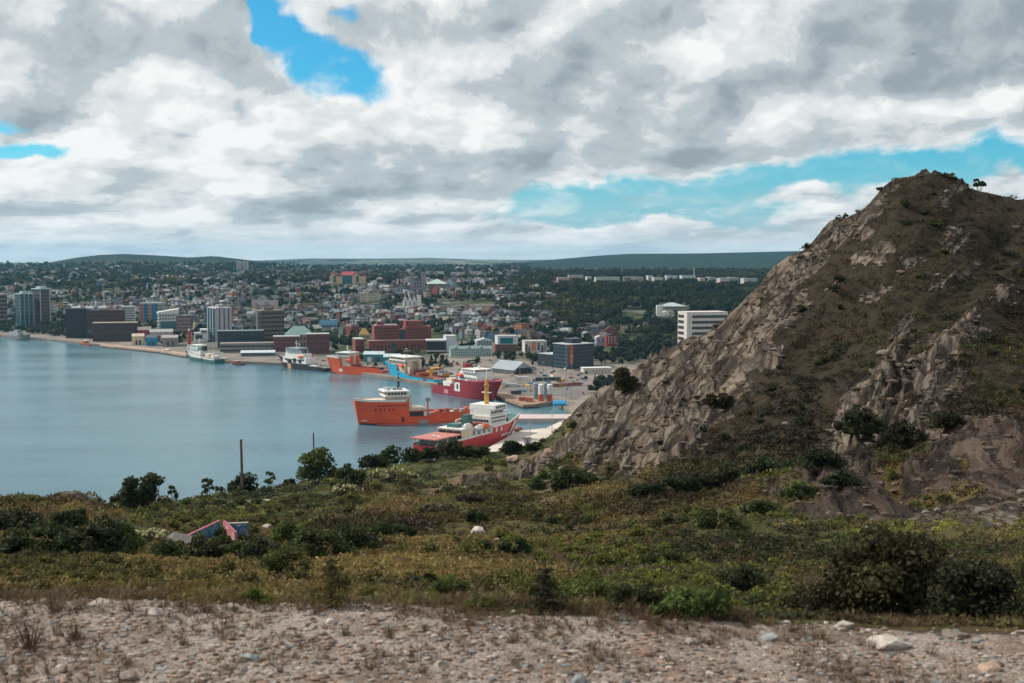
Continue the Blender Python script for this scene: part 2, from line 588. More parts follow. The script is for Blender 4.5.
def base_grid():
    tt = YR[:, None] / YS[None, :]
    colx = np.array([c[0] for c in COLS], float)
    per = []
    for cx, kn in COLS:
        s = np.interp(cx, ysk[:, 0], ysk[:, 1])
        yt = [k[0] / s for k in kn] + [1.0]
        yy = [T(cx, k[1])[1] for k in kn] + [np.interp(cx, sk[:, 0], sk[:, 1])]
        # depth below the eye per metre; dense curve through the knots
        per.append((np.array(yt), np.array(yy)))
    Zc = np.zeros((len(COLS),) + tt.shape)
    for i, (yt, yy) in enumerate(per):
        Zc[i] = np.interp(tt, yt, yy)
    j = np.clip(np.searchsorted(colx, PXC) - 1, 0, len(COLS) - 2)
    f = np.clip((PXC - colx[j]) / (colx[j + 1] - colx[j]), 0, 1)
    f = f * f * (3 - 2 * f)
    ii = np.arange(len(PXC))
    yp = Zc[j, :, ii].T * (1 - f) + Zc[j + 1, :, ii].T * f
    yend = np.array([np.interp(1.0, *p) for p in per])
    ye = yend[j] * (1 - f) + yend[j + 1] * f
    yp = yp + sst(tt, 0.72, 1.0) * (TOPY - ye)[None, :]
    Z = CAMZ - YR[:, None] * (yp - HOR) / F
    # the gravel track: nearly level under the viewer's feet
    z14 = CAMZ - 14 * (np.interp(PXC, colx, [T(c[0], c[1][0][1])[1] for c in COLS]) - HOR) / F
    flat = z14[None, :] + (14 - YR[:, None]) * 0.012
    k = sst(YR[:, None], 13.2, 15.2)
    Z = np.where(YR[:, None] < 15.2, flat * (1 - k) + Z * k, Z)
    zs = CAMZ - YS * (TOPY - HOR) / F
    d = np.maximum(YR[:, None] - YS[None, :], 0)
    Z = np.where(d > 0, np.maximum(zs[None, :] - 0.30 * d - 0.0035 * d * d, -5.0), Z)
    return Z, tt


Zb, TT = base_grid()


def blur(a, s, axis):
    k = np.exp(-0.5 * (np.arange(-3 * s, 3 * s + 1) / s) ** 2); k /= k.sum()
    pad = [(0, 0), (0, 0)]; pad[axis] = (3 * s, 3 * s)
    p = np.pad(a, pad, mode='edge')
    out = np.zeros_like(a)
    for i, w in enumerate(k):
        sl = [slice(None), slice(None)]; sl[axis] = slice(i, i + a.shape[axis])
        out += w * p[tuple(sl)]
    return out


Zs = blur(blur(Zb, 5, 0), 4, 1)
Zb = np.where((YR[:, None] < 16), Zb, Zs)
GX = (PXC[None, :] - 512) / F * YR[:, None]
GY = np.repeat(YR[:, None], len(PXC), 1)
PXG = np.repeat(PXC[None, :], len(YR), 0)
PYG = HOR - F * (Zb - CAMZ) / GY
DSK = PYG - TOPY[None, :]


def seg_dist(px, py, pts):
    d = np.full(px.shape, 1e9)
    for (x0, y0), (x1, y1) in zip(pts[:-1], pts[1:]):
        vx, vy = x1 - x0, y1 - y0
        t = np.clip(((px - x0) * vx + (py - y0) * vy) / (vx * vx + vy * vy), 0, 1)
        d = np.minimum(d, np.hypot(px - x0 - t * vx, py - y0 - t * vy))
    return d


def masks():
    n1 = fbm(PXG / 46, PYG / 34, 5, 3) - 0.5
    n2 = fbm(PXG / 17, PYG / 12, 4, 23) - 0.5
    ss_ = (-GX + 1.05 * Zb + 0.25 * GY) / 1.45 + 5.0 * (fbm(GX / 22, GY / 22, 3, 71) - 0.5)
    al = (GX + Zb) / 1.4
    strat = 0.60 * (vnoise(ss_ / 4.2, al / 30, 41) - 0.5) + 0.40 * (vnoise(ss_ / 1.5, al / 12, 42) - 0.5)
    back = sst(TT, 0.45, 0.62)
    face = sst(PXG, 545, 600) * sst(TT, 0.52, 0.66) * (TT <= 1.03)
    rb = (0.40 * np.exp(-(DSK / 34) ** 2) + 0.18 * np.exp(-(DSK / 110) ** 2)) * face * (1 - 0.8 * sst(PXG, 915, 960))
    rb += 0.24 * np.exp(-(seg_dist(PXG, PYG, [(850, 215), (760, 330), (690, 420), (640, 470)]) / 22) ** 2)
    rb += 0.30 * face * (1 - sst(PXG, 690, 780)) * (1 - sst(PYG, 440, 480))
    rb += 0.10 * face
    rb += 0.22 * np.exp(-(seg_dist(PXG, PYG, [(880, 225), (800, 300), (700, 400), (640, 450)]) / 26) ** 2)
    rb += 0.26 * np.exp(-(seg_dist(PXG, PYG, [(1020, 290), (930, 360), (860, 420), (820, 470)]) / 18) ** 2)
    rb += 0.22 * np.exp(-(seg_dist(PXG, PYG, [(960, 270), (840, 360), (760, 420)]) / 14) ** 2)
    slab = np.exp(-(seg_dist(PXG, PYG, [(755, 548), (850, 500), (920, 475), (1040, 430)]) / 20) ** 2)
    slab2 = np.exp(-(seg_dist(PXG, PYG, [(900, 515), (960, 500), (1040, 470)]) / 24) ** 2)
    rb += 0.30 * slab + 0.24 * slab2
    rb += 0.55 * np.exp(-(seg_dist(PXG, PYG, [(470, 490), (530, 470), (560, 450), (590, 450)]) / 9) ** 2)
    rb += 0.65 * np.exp(-(seg_dist(PXG, PYG, [(20, 498), (60, 495), (80, 500)]) / 7) ** 2)
    rock = sst(rb + 0.75 * n1 + 0.55 * n2 + 1.25 * strat * (0.25 + 0.75 * sst(PXG, 540, 620)), 0.16, 0.58) * sst(YR[:, None], 32, 44)
    grav = sst(YR[:, None] + 2.0 * (fbm(GX * 0.55, GY * 0.9, 4, 9) - 0.5) * 2, 15.2, 13.4)
    grav = np.maximum(grav, 0)
    path = np.exp(-(seg_dist(PXG, PYG, [(400, 510), (420, 498), (445, 487), (462, 480), (505, 468), (545, 452)]) / 3.0) ** 2) * 0.9
    dirt = sst(n1 * 1.2 + n2 * 0.8 + 0.5 * np.exp(-(seg_dist(PXG, PYG, [(430, 545), (520, 505), (600, 480), (640, 500)]) / 26) ** 2), 0.42, 0.75) * 0.8
    dirt = np.maximum(dirt, path)
    grn = fbm(GX / 16, GY / 16, 4, 51)
    gb = 0.34 * np.exp(-(seg_dist(PXG, PYG, [(130, 520), (300, 505), (420, 475), (540, 462)]) / 24) ** 2)
    gb += 0.30 * np.exp(-(seg_dist(PXG, PYG, [(640, 480), (760, 465), (880, 430)]) / 24) ** 2)
    gb += 0.34 * np.exp(-(seg_dist(PXG, PYG, [(570, 590), (650, 580), (760, 590)]) / 26) ** 2)
    gb += 0.20 * np.exp(-(seg_dist(PXG, PYG, [(720, 520), (800, 500)]) / 20) ** 2)
    green = sst(grn + gb, 0.46, 0.78)
    return rock, np.maximum(grav, 0), dirt, green, slab


ROCK, GRAV, DIRT, GREEN, SLAB = masks()
STRATA = (-GX + 1.05 * Zb + 0.25 * GY) / 1.45 + 5.0 * (fbm(GX / 22, GY / 22, 3, 71) - 0.5)
ALONG = (GX + Zb) / 1.4
SLAB_SHADE = np.exp(-(seg_dist(PXG, PYG, [(740, 548), (850, 505), (930, 475), (1060, 440)]) / 48) ** 4)  # where the slab rock gets its painted shade
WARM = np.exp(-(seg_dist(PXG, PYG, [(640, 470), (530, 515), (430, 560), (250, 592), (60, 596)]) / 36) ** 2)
HILL_SHADE = sst(TT, 0.42, 0.66) * sst(PXG, 560, 680)  # where dark hill heath also has cloud shadow put into its colour


def add_relief():
    Z = Zb.copy()
    x, y, z = GX, GY, Zb
    RK = blur(blur(ROCK, 2, 0), 3, 1)
    knoll = sst(GX / GY, -0.2, 0.0)
    s = (-x + 1.05 * z + 0.25 * y) / 1.45 + 5.0 * (fbm(x / 22, y / 22, 3, 71) - 0.5)
    def saw(v):
        f = v - np.floor(v)
        return np.where(f < 0.72, f / 0.72, (1 - f) / 0.28)
    led = saw(s / 4.3) * 1.0 + 0.55 * saw(s / 1.7 + 3 * vnoise(x / 9, y / 9, 5)) + 0.28 * saw(s / 0.8 + 2 * vnoise(x / 5, y / 5, 6))
    rough = np.abs(fbm(x / 5.5, y / 5.5, 5, 80) - 0.5) * 2
    blocky = np.floor(fbm(x / 3.2, y / 3.2, 3, 88) * 9) / 9
    far = sst(GY, 45, 110)
    edge = 1 - 0.55 * sst(TT, 0.95, 1.0) * (TT <= 1)
    fade = (TT <= 1.15)
    Z += RK * far * edge * fade * (0.35 + 0.65 * knoll) * (1.5 * (led - 0.8) + 1.1 * (rough - 0.25) + 1.0 * (blocky - 0.5)) + 0.35 * RK * far * fade * edge
    rib = sst(TT, 0.5, 0.66) * sst(PXG, 560, 640) * fade * edge
    Z += rib * 1.25 * (2.6 * (vnoise(s / 7.0, ALONG / 55, 141) - 0.5) + 1.5 * (vnoise(s / 3.1, ALONG / 24, 142) - 0.5) + 2.4 * (fbm(x / 13, y / 13, 4, 143) - 0.5))
    # bare rock breaks through the turf, turf lies in lumps
    Z += (1 - ROCK) * (1 - GRAV) * fade * (0.16 + 0.5 * far) * (fbm(x / 2.6, y / 2.6, 4, 90) - 0.45) * 1.2
    Z += (1 - GRAV) * sst(GY, 30, 80) * fade * 3.4 * (fbm((x + 0.6 * y) / 24, (y - 0.5 * x) / 15, 4, 97) - 0.5) * (1 - 0.6 * sst(TT, 0.9, 1))
    Z += SLAB * fade * (0.5 * (blocky - 0.5) + 0.5 * (np.floor(fbm(x / 1.4, y / 2.2, 3, 31) * 8) / 8 - 0.5))
    Z += GRAV * (0.05 * (fbm(x * 1.3, y * 1.3, 3, 61) - 0.5) + 0.018 * (fbm(x * 9, y * 9, 3, 64) - 0.5))
    return Z


ZN = add_relief()


def near_z(X, Y):
    """height of the near hillside (arrays or scalars)"""
    X = np.asarray(X, float); Y = np.asarray(Y, float)
    px = 512 + F * X / Y
    j = np.clip(np.searchsorted(PXC, px) - 1, 0, len(PXC) - 2); i = np.clip(np.searchsorted(YR, Y) - 1, 0, len(YR) - 2)
    fx = np.clip((px - PXC[j]) / (PXC[j + 1] - PXC[j]), 0, 1); fy = np.clip((Y - YR[i]) / (YR[i + 1] - YR[i]), 0, 1)
    return (ZN[i, j] * (1 - fx) + ZN[i, j + 1] * fx) * (1 - fy) + (ZN[i + 1, j] * (1 - fx) + ZN[i + 1, j + 1] * fx) * fy


def near_m(A, X, Y):
    px = 512 + F * np.asarray(X) / np.asarray(Y)
    j = np.clip(np.searchsorted(PXC, px), 0, len(PXC) - 1); i = np.clip(np.searchsorted(YR, Y), 0, len(YR) - 1)
    return A[i, j]


def near_hit(px, py):
    """the point of the hillside seen at a picture position"""
    a, b = T(px, py)
    j = int(np.clip(np.searchsorted(PXC, a), 0, len(PXC) - 1))
    rows = HOR - F * (ZN[:, j] - CAMZ) / YR
    ok = np.where((rows <= b) & (YR > 8))[0]
    if len(ok) == 0 or YR[ok[0]] > YS[j]:
        Y = YS[j] * 0.985
    else:
        Y = YR[ok[0]]
    X = (a - 512) / F * Y
    return Vector((X, Y, float(near_z(X, Y))))


def grid_faces(nr, nc):
    i = np.arange(nr - 1)[:, None] * nc + np.arange(nc - 1)[None, :]
    return np.stack([i, i + 1, i + nc + 1, i + nc], -1).reshape(-1, 4)


def hillside_material():
    m = bpy.data.materials.new('hillside')
    m.use_nodes = True
    t = NT(m.node_tree)
    b = t.n['Principled BSDF']
    geo = t.node('ShaderNodeNewGeometry')
    P = geo.outputs['Position']
    rock, grav, dirt, green = (t.attr(k).outputs['Fac'] for k in ('rock', 'gravel', 'dirt', 'green'))
    nb = t.noise(P, 0.22, 8.0, 0.65)
    nm = t.noise(P, 1.3, 8.0, 0.65)
    nf = t.noise(P, 7.0, 6.0, 0.7)
    # heath
    heath = t.mix(t.ss(nm, 0.35, 0.7), (0.045, 0.032, 0.014), (0.125, 0.085, 0.034))
    heath = t.mix(t.m('MULTIPLY', t.ss(nb, 0.45, 0.7), 0.6), heath, (0.10, 0.085, 0.024))
    heath = t.mix(t.m('MULTIPLY', green, 0.8), heath, t.mix(t.ss(nf, 0.3, 0.7), (0.026, 0.034, 0.012), (0.065, 0.075, 0.022)))
    hill_shade = t.attr('hill_shade_heath').outputs['Fac']
    heath = t.mix(hill_shade, heath, t.mix(t.ss(nm, 0.35, 0.7), (0.014, 0.011, 0.006), (0.040, 0.029, 0.014)))  # dark heath, deepened in colour for the cloud shadow on the hill
    dcol = t.mix(t.ss(nm, 0.3, 0.7), (0.10, 0.066, 0.042), (0.24, 0.17, 0.115))
    heath = t.mix(t.m('MULTIPLY', dirt, t.ss(nf, 0.25, 0.6)), heath, dcol)
    # rock: grey and tan beds with dark cracks
    sa = t.attr('strata').outputs['Fac']; la = t.attr('along').outputs['Fac']
    bed = t.noise(t.comb(t.m('MULTIPLY', sa, 1.0), t.m('MULTIPLY', la, 0.14), 0.0), 0.9, 8.0, 0.68, 0.25)
    bed2 = t.noise(t.comb(t.m('MULTIPLY', sa, 1.0), t.m('MULTIPLY', la, 0.22), 3.0), 3.2, 6.0, 0.65, 0.25)
    crk = t.noise(t.comb(t.m('MULTIPLY', sa, 0.35), t.m('MULTIPLY', la, 0.8), 7.0), 0.9, 5.0, 0.6, 0.3)
    rcol = t.mix(t.ss(bed, 0.38, 0.62), (0.036, 0.027, 0.020), (0.195, 0.162, 0.128))
    rcol = t.mix(t.m('MULTIPLY', t.ss(nb, 0.48, 0.72), 0.65), rcol, (0.14, 0.09, 0.052))
    rcol = t.mix(t.m('MULTIPLY', t.ss(bed2, 0.50, 0.38), 0.85), rcol, (0.028, 0.022, 0.018))
    rcol = t.mix(t.m('MULTIPLY', t.ss(crk, 0.46, 0.38), 0.75), rcol, (0.035, 0.028, 0.022))
    jv = t.node('ShaderNodeTexVoronoi', feature='DISTANCE_TO_EDGE')
    jv.inputs['Scale'].default_value = 0.75
    jw = t.node('ShaderNodeTexNoise')
    jw.inputs['Scale'].default_value = 1.2
    jw.inputs['Detail'].default_value = 4.0
    t.l.new(P, jw.inputs['Vector'])
    t.l.new(t.vm('ADD', t.comb(t.m('MULTIPLY', sa, 1.0), t.m('MULTIPLY', la, 0.38), 0.0), t.vm('MULTIPLY', jw.outputs['Color'], (0.5, 0.5, 0.0))), jv.inputs['Vector'])
    joint = t.ss(jv.outputs['Distance'], 0.0, 0.09)
    rcol = t.mix(t.ss(joint, 0.0, 1.0, 0.75, 0.0), rcol, (0.022, 0.017, 0.013))
    rcol = t.mix(t.m('MULTIPLY', t.ss(nf, 0.56, 0.72), 0.5), rcol, (0.06, 0.05, 0.035))
    rcol = t.mix(t.attr('slab').outputs['Fac'], rcol, t.mix(1.0, rcol, (0.50, 0.44, 0.43), 'MULTIPLY'))  # purplish slab rock, with the shade on this side painted in
    rk = t.m('ADD', rock, t.m('ADD', t.m('MULTIPLY', t.m('SUBTRACT', nm, 0.5), 1.3), t.m('MULTIPLY', t.m('SUBTRACT', bed, 0.5), 1.7)))
    rk = t.ss(rk, 0.44, 0.60)
    c = t.mix(rk, heath, rcol)
    # gravel
    vor = t.node('ShaderNodeTexVoronoi')
    vor.inputs['Scale'].default_value = 34.0
    t.l.new(P, vor.inputs['Vector'])
    vor2 = t.node('ShaderNodeTexVoronoi')
    vor2.inputs['Scale'].default_value = 95.0
    t.l.new(P, vor2.inputs['Vector'])
    sv = t.node('ShaderNodeSeparateColor')
    t.l.new(vor.outputs['Color'], sv.inputs[0])
    gcol = t.mix(sv.outputs[0], (0.16, 0.118, 0.095), (0.40, 0.325, 0.275))
    gcol = t.mix(t.m('MULTIPLY', sv.outputs[1], 0.5), gcol, (0.34, 0.325, 0.31))
    ng = t.noise(P, 0.75, 7.0, 0.72)
    gcol = t.mix(t.m('MULTIPLY', t.ss(ng, 0.42, 0.60), 0.8), gcol, (0.12, 0.08, 0.058))
    gcol = t.mix(t.ss(vor.outputs['Distance'], 0.35, 0.7, 0.0, 0.4), gcol, (0.06, 0.045, 0.035))
    gk = t.ss(t.m('ADD', grav, t.m('MULTIPLY', t.m('SUBTRACT', nf, 0.5), 0.8)), 0.35, 0.7)
    c = t.mix(gk, c, gcol)
    t.l.new(c, b.inputs['Base Color'])
    b.inputs['Roughness'].default_value = 0.9
    b.inputs['Specular IOR Level'].default_value = 0.15
    # bump
    h = t.m('ADD', t.m('MULTIPLY', nm, 0.35), t.m('MULTIPLY', nf, 0.10))
    h = t.m('ADD', h, t.m('MULTIPLY', t.m('ADD', t.m('MULTIPLY', bed, 0.9), t.m('MULTIPLY', bed2, 0.45)), rk))
    h = t.m('ADD', h, t.m('MULTIPLY', t.m('MULTIPLY', joint, rk), 0.35))
    gh = t.m('MULTIPLY', t.m('ADD', t.m('MULTIPLY', vor.outputs['Distance'], -0.8), t.m('MULTIPLY', vor2.outputs['Distance'], -0.35)), 0.014)
    h = t.m('ADD', t.m('MULTIPLY', h, t.m('SUBTRACT', 1.0, gk)), t.m('MULTIPLY', gh, gk))
    bp = t.node('ShaderNodeBump')
    bp.inputs['Strength'].default_value = 0.9
    bp.inputs['Distance'].default_value = 1.0
    t.l.new(h, bp.inputs['Height'])
    t.l.new(bp.outputs[0], b.inputs['Normal'])
    return m


def build_hillside():
    v = np.stack([GX, GY, ZN], -1).reshape(-1, 3)
    f = grid_faces(len(YR), len(PXC))
    me = np_mesh('hillside', v, f, 4, [hillside_material()], smooth=True,
                 attrs={'rock': ROCK, 'gravel': GRAV, 'dirt': DIRT, 'green': GREEN, 'hill_shade_heath': HILL_SHADE, 'strata': STRATA, 'along': ALONG, 'slab': np.clip(SLAB_SHADE, 0, 1)})
    tag(link('hillside', me), kind='structure')


build_hillside()

# ------------------------------------------------------------------ harbour, city ground and far hills
SHORE = [(-700, 331), (-200, 333), (0, 335), (40, 338), (95, 344), (160, 350), (188, 355), (235, 361), (280, 363), (330, 367), (352, 371), (390, 377), (440, 385), (472, 389), (497, 393.5), (523, 404.5), (536, 404), (556, 401.5), (566, 408), (580, 418)]
shp = np.array([(T(*p)[0], (CAMZ - 2.5) * F / (T(*p)[1] - HOR)) for p in SHORE] + [(600, 560), (640, 480), (1700, 480)])


def shore_y(px):
    return np.interp(px, shp[:, 0], shp[:, 1])


soft = np.array([p for p in shp if p[0] < 500] + [(520, 900), (600, 860), (1700, 820)])


def shore_soft(px):
    return np.interp(px, soft[:, 0], soft[:, 1])


HILL_A = np.array([(-700, 262), (-200, 264), (0, 264.5), (45, 263.5), (75, 258), (100, 255), (125, 254), (160, 255.5), (190, 257.5), (215, 256), (240, 259), (270, 262.5), (300, 266), (330, 275), (1700, 290)], float)
HILL_B = np.array([(-700, 290), (420, 285), (480, 266), (520, 262.5), (560, 259), (600, 255.5), (630, 253.8), (700, 253.4), (760, 252), (800, 251), (900, 249), (1300, 250), (1700, 252)], float)
HILL_C = np.array([(-700, 262), (200, 263), (270, 260), (310, 258.5), (380, 258.6), (430, 257.8), (470, 259.4), (520, 260), (560, 259.5), (640, 262), (1700, 263)], float)


def city_z(px, Y):
    px = np.asarray(px, float); Y = np.asarray(Y, float)
    s = Y - shore_soft(px)
    z = 2.5 + 62 * sst(s, 70, 1320) + 16 * sst(s, 1300, 4200)
    z = z + 5 * sst(s, 150, 500) * (fbm(px / F * Y / 260, Y / 260, 3, 130) - 0.5)
    for H, yh, w in ((HILL_A, 5200, 1300), (HILL_B, 6500, 1500), (HILL_C, 11000, 3000)):
        rows = np.interp(px, H[:, 0], H[:, 1])
        zh = CAMZ - (rows - HOR) / F * yh
        d = (Y - yh) / w
        bump = np.exp(-np.clip(d, -3, 3) ** 2 * np.where(d < 0, 1.6, 0.5))
        bump = np.clip((bump - 0.02) / 0.98, 0, 1)
        z = z + np.maximum(zh - z, 0) * bump * (1 + 0.0 * z)
    return z


def city_xyz(px, Y):
    return Vector(((px - 512) / F * Y, Y, float(city_z(px, Y))))


def cz(X, Y):
    return float(city_z(512 + F * X / Y, Y))


def ground_material():
    m = bpy.data.materials.new('city_ground')
    m.use_nodes = True
    t = NT(m.node_tree)
    b = t.n['Principled BSDF']
    geo = t.node('ShaderNodeNewGeometry')
    P = geo.outputs['Position']
    s = t.attr('inland').outputs['Fac']
    far = t.attr('hill').outputs['Fac']
    n = t.noise(P, 0.05, 7.0, 0.65)
    n2 = t.noise(P, 0.012, 6.0, 0.6)
    n3 = t.noise(P, 0.003, 6.0, 0.65)
    pave = t.mix(t.ss(n, 0.35, 0.65), (0.13, 0.115, 0.10), (0.24, 0.21, 0.185))
    green = t.mix(t.ss(n, 0.35, 0.65), (0.020, 0.027, 0.013), (0.06, 0.068, 0.026))
    town = t.mix(t.ss(n2, 0.48, 0.56), green, (0.12, 0.115, 0.105))
    c = t.mix(t.ss(s, 60, 170), pave, town)
    c = t.mix(t.ss(s, 900, 1300), c, green)
    forest = t.mix(t.ss(n2, 0.3, 0.7), (0.009, 0.024, 0.022), (0.020, 0.040, 0.032))
    clear = t.mix(t.ss(n2, 0.4, 0.6), (0.10, 0.12, 0.07), (0.24, 0.24, 0.2))
    forest = t.mix(t.m('MULTIPLY', t.ss(n3, 0.44, 0.56), t.ss(far, 1.9, 2.6)), forest, clear)
    c = t.mix(t.ss(far, 0.05, 0.5), c, forest)
    t.l.new(c, b.inputs['Base Color'])
    b.inputs['Roughness'].default_value = 0.95
    b.inputs['Specular IOR Level'].default_value = 0.1
    bp = t.node('ShaderNodeBump')
    bp.inputs['Strength'].default_value = 1.0
    bp.inputs['Distance'].default_value = 25.0
    t.l.new(t.m('MULTIPLY', t.noise(P, 0.04, 5.0, 0.7), t.ss(far, 0.05, 0.5)), bp.inputs['Height'])
    t.l.new(bp.outputs[0], b.inputs['Normal'])
    return m


def build_city_ground():
    px = np.unique(np.concatenate([np.arange(-700, 1700, 8.0), np.arange(380, 600, 1.5), shp[:, 0]]))
    s = np.concatenate([[0.0, 0.01], np.geomspace(6, 16000, 260)])
    sh = shore_y(px)
    Y = sh[None, :] + s[:, None]
    X = (px[None, :] - 512) / F * Y
    Z = city_z(np.repeat(px[None, :], len(s), 0), Y)
    Z[0, :] = -4.0
    hill = np.clip((Y - 4000) / 1500, 0, 3)
    rowB = np.interp(px, HILL_B[:, 0], HILL_B[:, 1])
    me = np_mesh('city_ground', np.stack([X, Y, Z], -1).reshape(-1, 3), grid_faces(*X.shape), 4, [ground_material()], smooth=False,
                 attrs={'inland': Y - shore_soft(px)[None, :] - 190 * sst(px, 400, 450)[None, :], 'hill': hill})
    tag(link('city_ground', me), kind='structure')


build_city_ground()


def build_water():
    m = bpy.data.materials.new('harbour_water')
    m.use_nodes = True
    t = NT(m.node_tree)
    b = t.n['Principled BSDF']
    geo = t.node('ShaderNodeNewGeometry')
    mp = t.node('ShaderNodeMapping')
    mp.inputs['Rotation'].default_value = (0, 0, R(35))
    mp.inputs['Scale'].default_value = (1.0, 2.2, 1.0)
    t.l.new(geo.outputs['Position'], mp.inputs[0])
    big = t.noise(mp.outputs[0], 0.006, 5.0, 0.6)
    n = t.noise(mp.outputs[0], 0.35, 6.0, 0.6)
    n2 = t.noise(mp.outputs[0], 0.07, 4.0, 0.6)
    t.l.new(t.mix(t.ss(big, 0.3, 0.7), (0.032, 0.110, 0.150), (0.062, 0.155, 0.195)), b.inputs['Base Color'])
    b.inputs['IOR'].default_value = 1.333
    t.l.new(t.ss(big, 0.35, 0.65, 0.12, 0.22), b.inputs['Roughness'])
    bp = t.node('ShaderNodeBump')
    bp.inputs['Strength'].default_value = 0.4
    bp.inputs['Distance'].default_value = 1.0
    t.l.new(t.m('ADD', t.m('MULTIPLY', n, 0.5), t.m('MULTIPLY', n2, 0.9)), bp.inputs['Height'])
    t.l.new(bp.outputs[0], b.inputs['Normal'])
    mb = MB()
    mb.add([(-3000, 60, 0), (1500, 60, 0), (1500, 2400, 0), (-3000, 2400, 0)], [(0, 1, 2, 3)])
    tag(mb.build('harbour_water', m), kind='structure')


build_water()


def slab_ground(name, pts, z, th, mat):
    """flat paved piece laid out from picture points at height z"""
    poly = [gp(px, py, z) for px, py in pts]
    mb = MB().prism([(p.x, p.y) for p in poly][::-1], z - th, z)
    return tag(mb.build(name, mat), kind='structure')


APRON = paint('wharf_apron_concrete', (0.50, 0.44, 0.385), 0.9, 0.14, 0.06, dirt=0.2)
slab_ground('wharf_apron', [(474, 456), (507, 437), (517, 431), (546, 428), (563, 420), (640, 420), (640, 520), (474, 500)], 2.6, 7, APRON)
slab_ground('finger_pier', [(513, 418.5), (513, 414.2), (640, 414.2), (640, 418.5)], 2.6, 3.0, paint('pinkish_pier_concrete', (0.46, 0.38, 0.35), 0.85, 0.12, 0.2))
slab_ground('timber_wharf', [(495, 395), (523, 404.8), (534, 404.3), (554, 401), (552, 396), (520, 396.5), (503, 391)], 2.7, 2.0, WOOD)
slab_ground('quay_edge', [(100, 345.0), (160, 350.6), (186, 355), (186, 353), (160, 349), (100, 343.4)], 2.9, 2.2, paint('tan_quay_concrete', (0.36, 0.25, 0.19), 0.9, 0.15, 0.1))
slab_ground('yard_asphalt', [(500, 391), (520, 395.5), (556, 395), (574, 399), (590, 392), (575, 378), (545, 376), (505, 379), (497, 384)], 2.65, 0.4, paint('yard_asphalt', (0.135, 0.125, 0.115), 0.92, 0.2, 0.06))


def build_haze():
    m = bpy.data.materials.new('haze_air')
    m.use_nodes = True
    t = NT(m.node_tree)
    t.n.clear()
    out = t.node('ShaderNodeOutputMaterial')
    v = t.node('ShaderNodeVolumePrincipled')
    v.inputs['Color'].default_value = (0.27, 0.68, 1.0, 1)
    v.inputs['Density'].default_value = 3.0e-5
    v.inputs['Anisotropy'].default_value = 0.2
    t.l.new(v.outputs[0], out.inputs['Volume'])
    mb = MB().box(-12000, 12000, -80, 19500, -7, 330)
    tag(mb.build('haze', m), kind='stuff')


HAZE = True
if HAZE:
    build_haze()

# ------------------------------------------------------------------ landmark buildings
LAND = []          # (short phrase, px centre, py of the roof, half width, depth Y, footprint radius, X)


def dirs(theta):
    th = R(theta)
    return Vector((math.cos(th), math.sin(th), 0)), Vector((-math.sin(th), math.cos(th), 0))


def solve_len(C, d, px):
    k = (T(px, 300)[0] - 512) / F
    den = d.x - k * d.y
    return (k * C.y - C.x) / den


def top_z(py, Y, px=512):
    return CAMZ - (T(px, py)[1] - HOR) / F * Y


def row_Y(px, row, lo=1000.0):
    a, b = T(px, row)
    ys = np.arange(lo, 5200, 10.0)
    rows = HOR - F * (city_z(np.full(ys.shape, a), ys) - CAMZ) / ys
    ok = np.where(rows <= b)[0]
    return float(ys[ok[0]]) if len(ok) else 4000.0


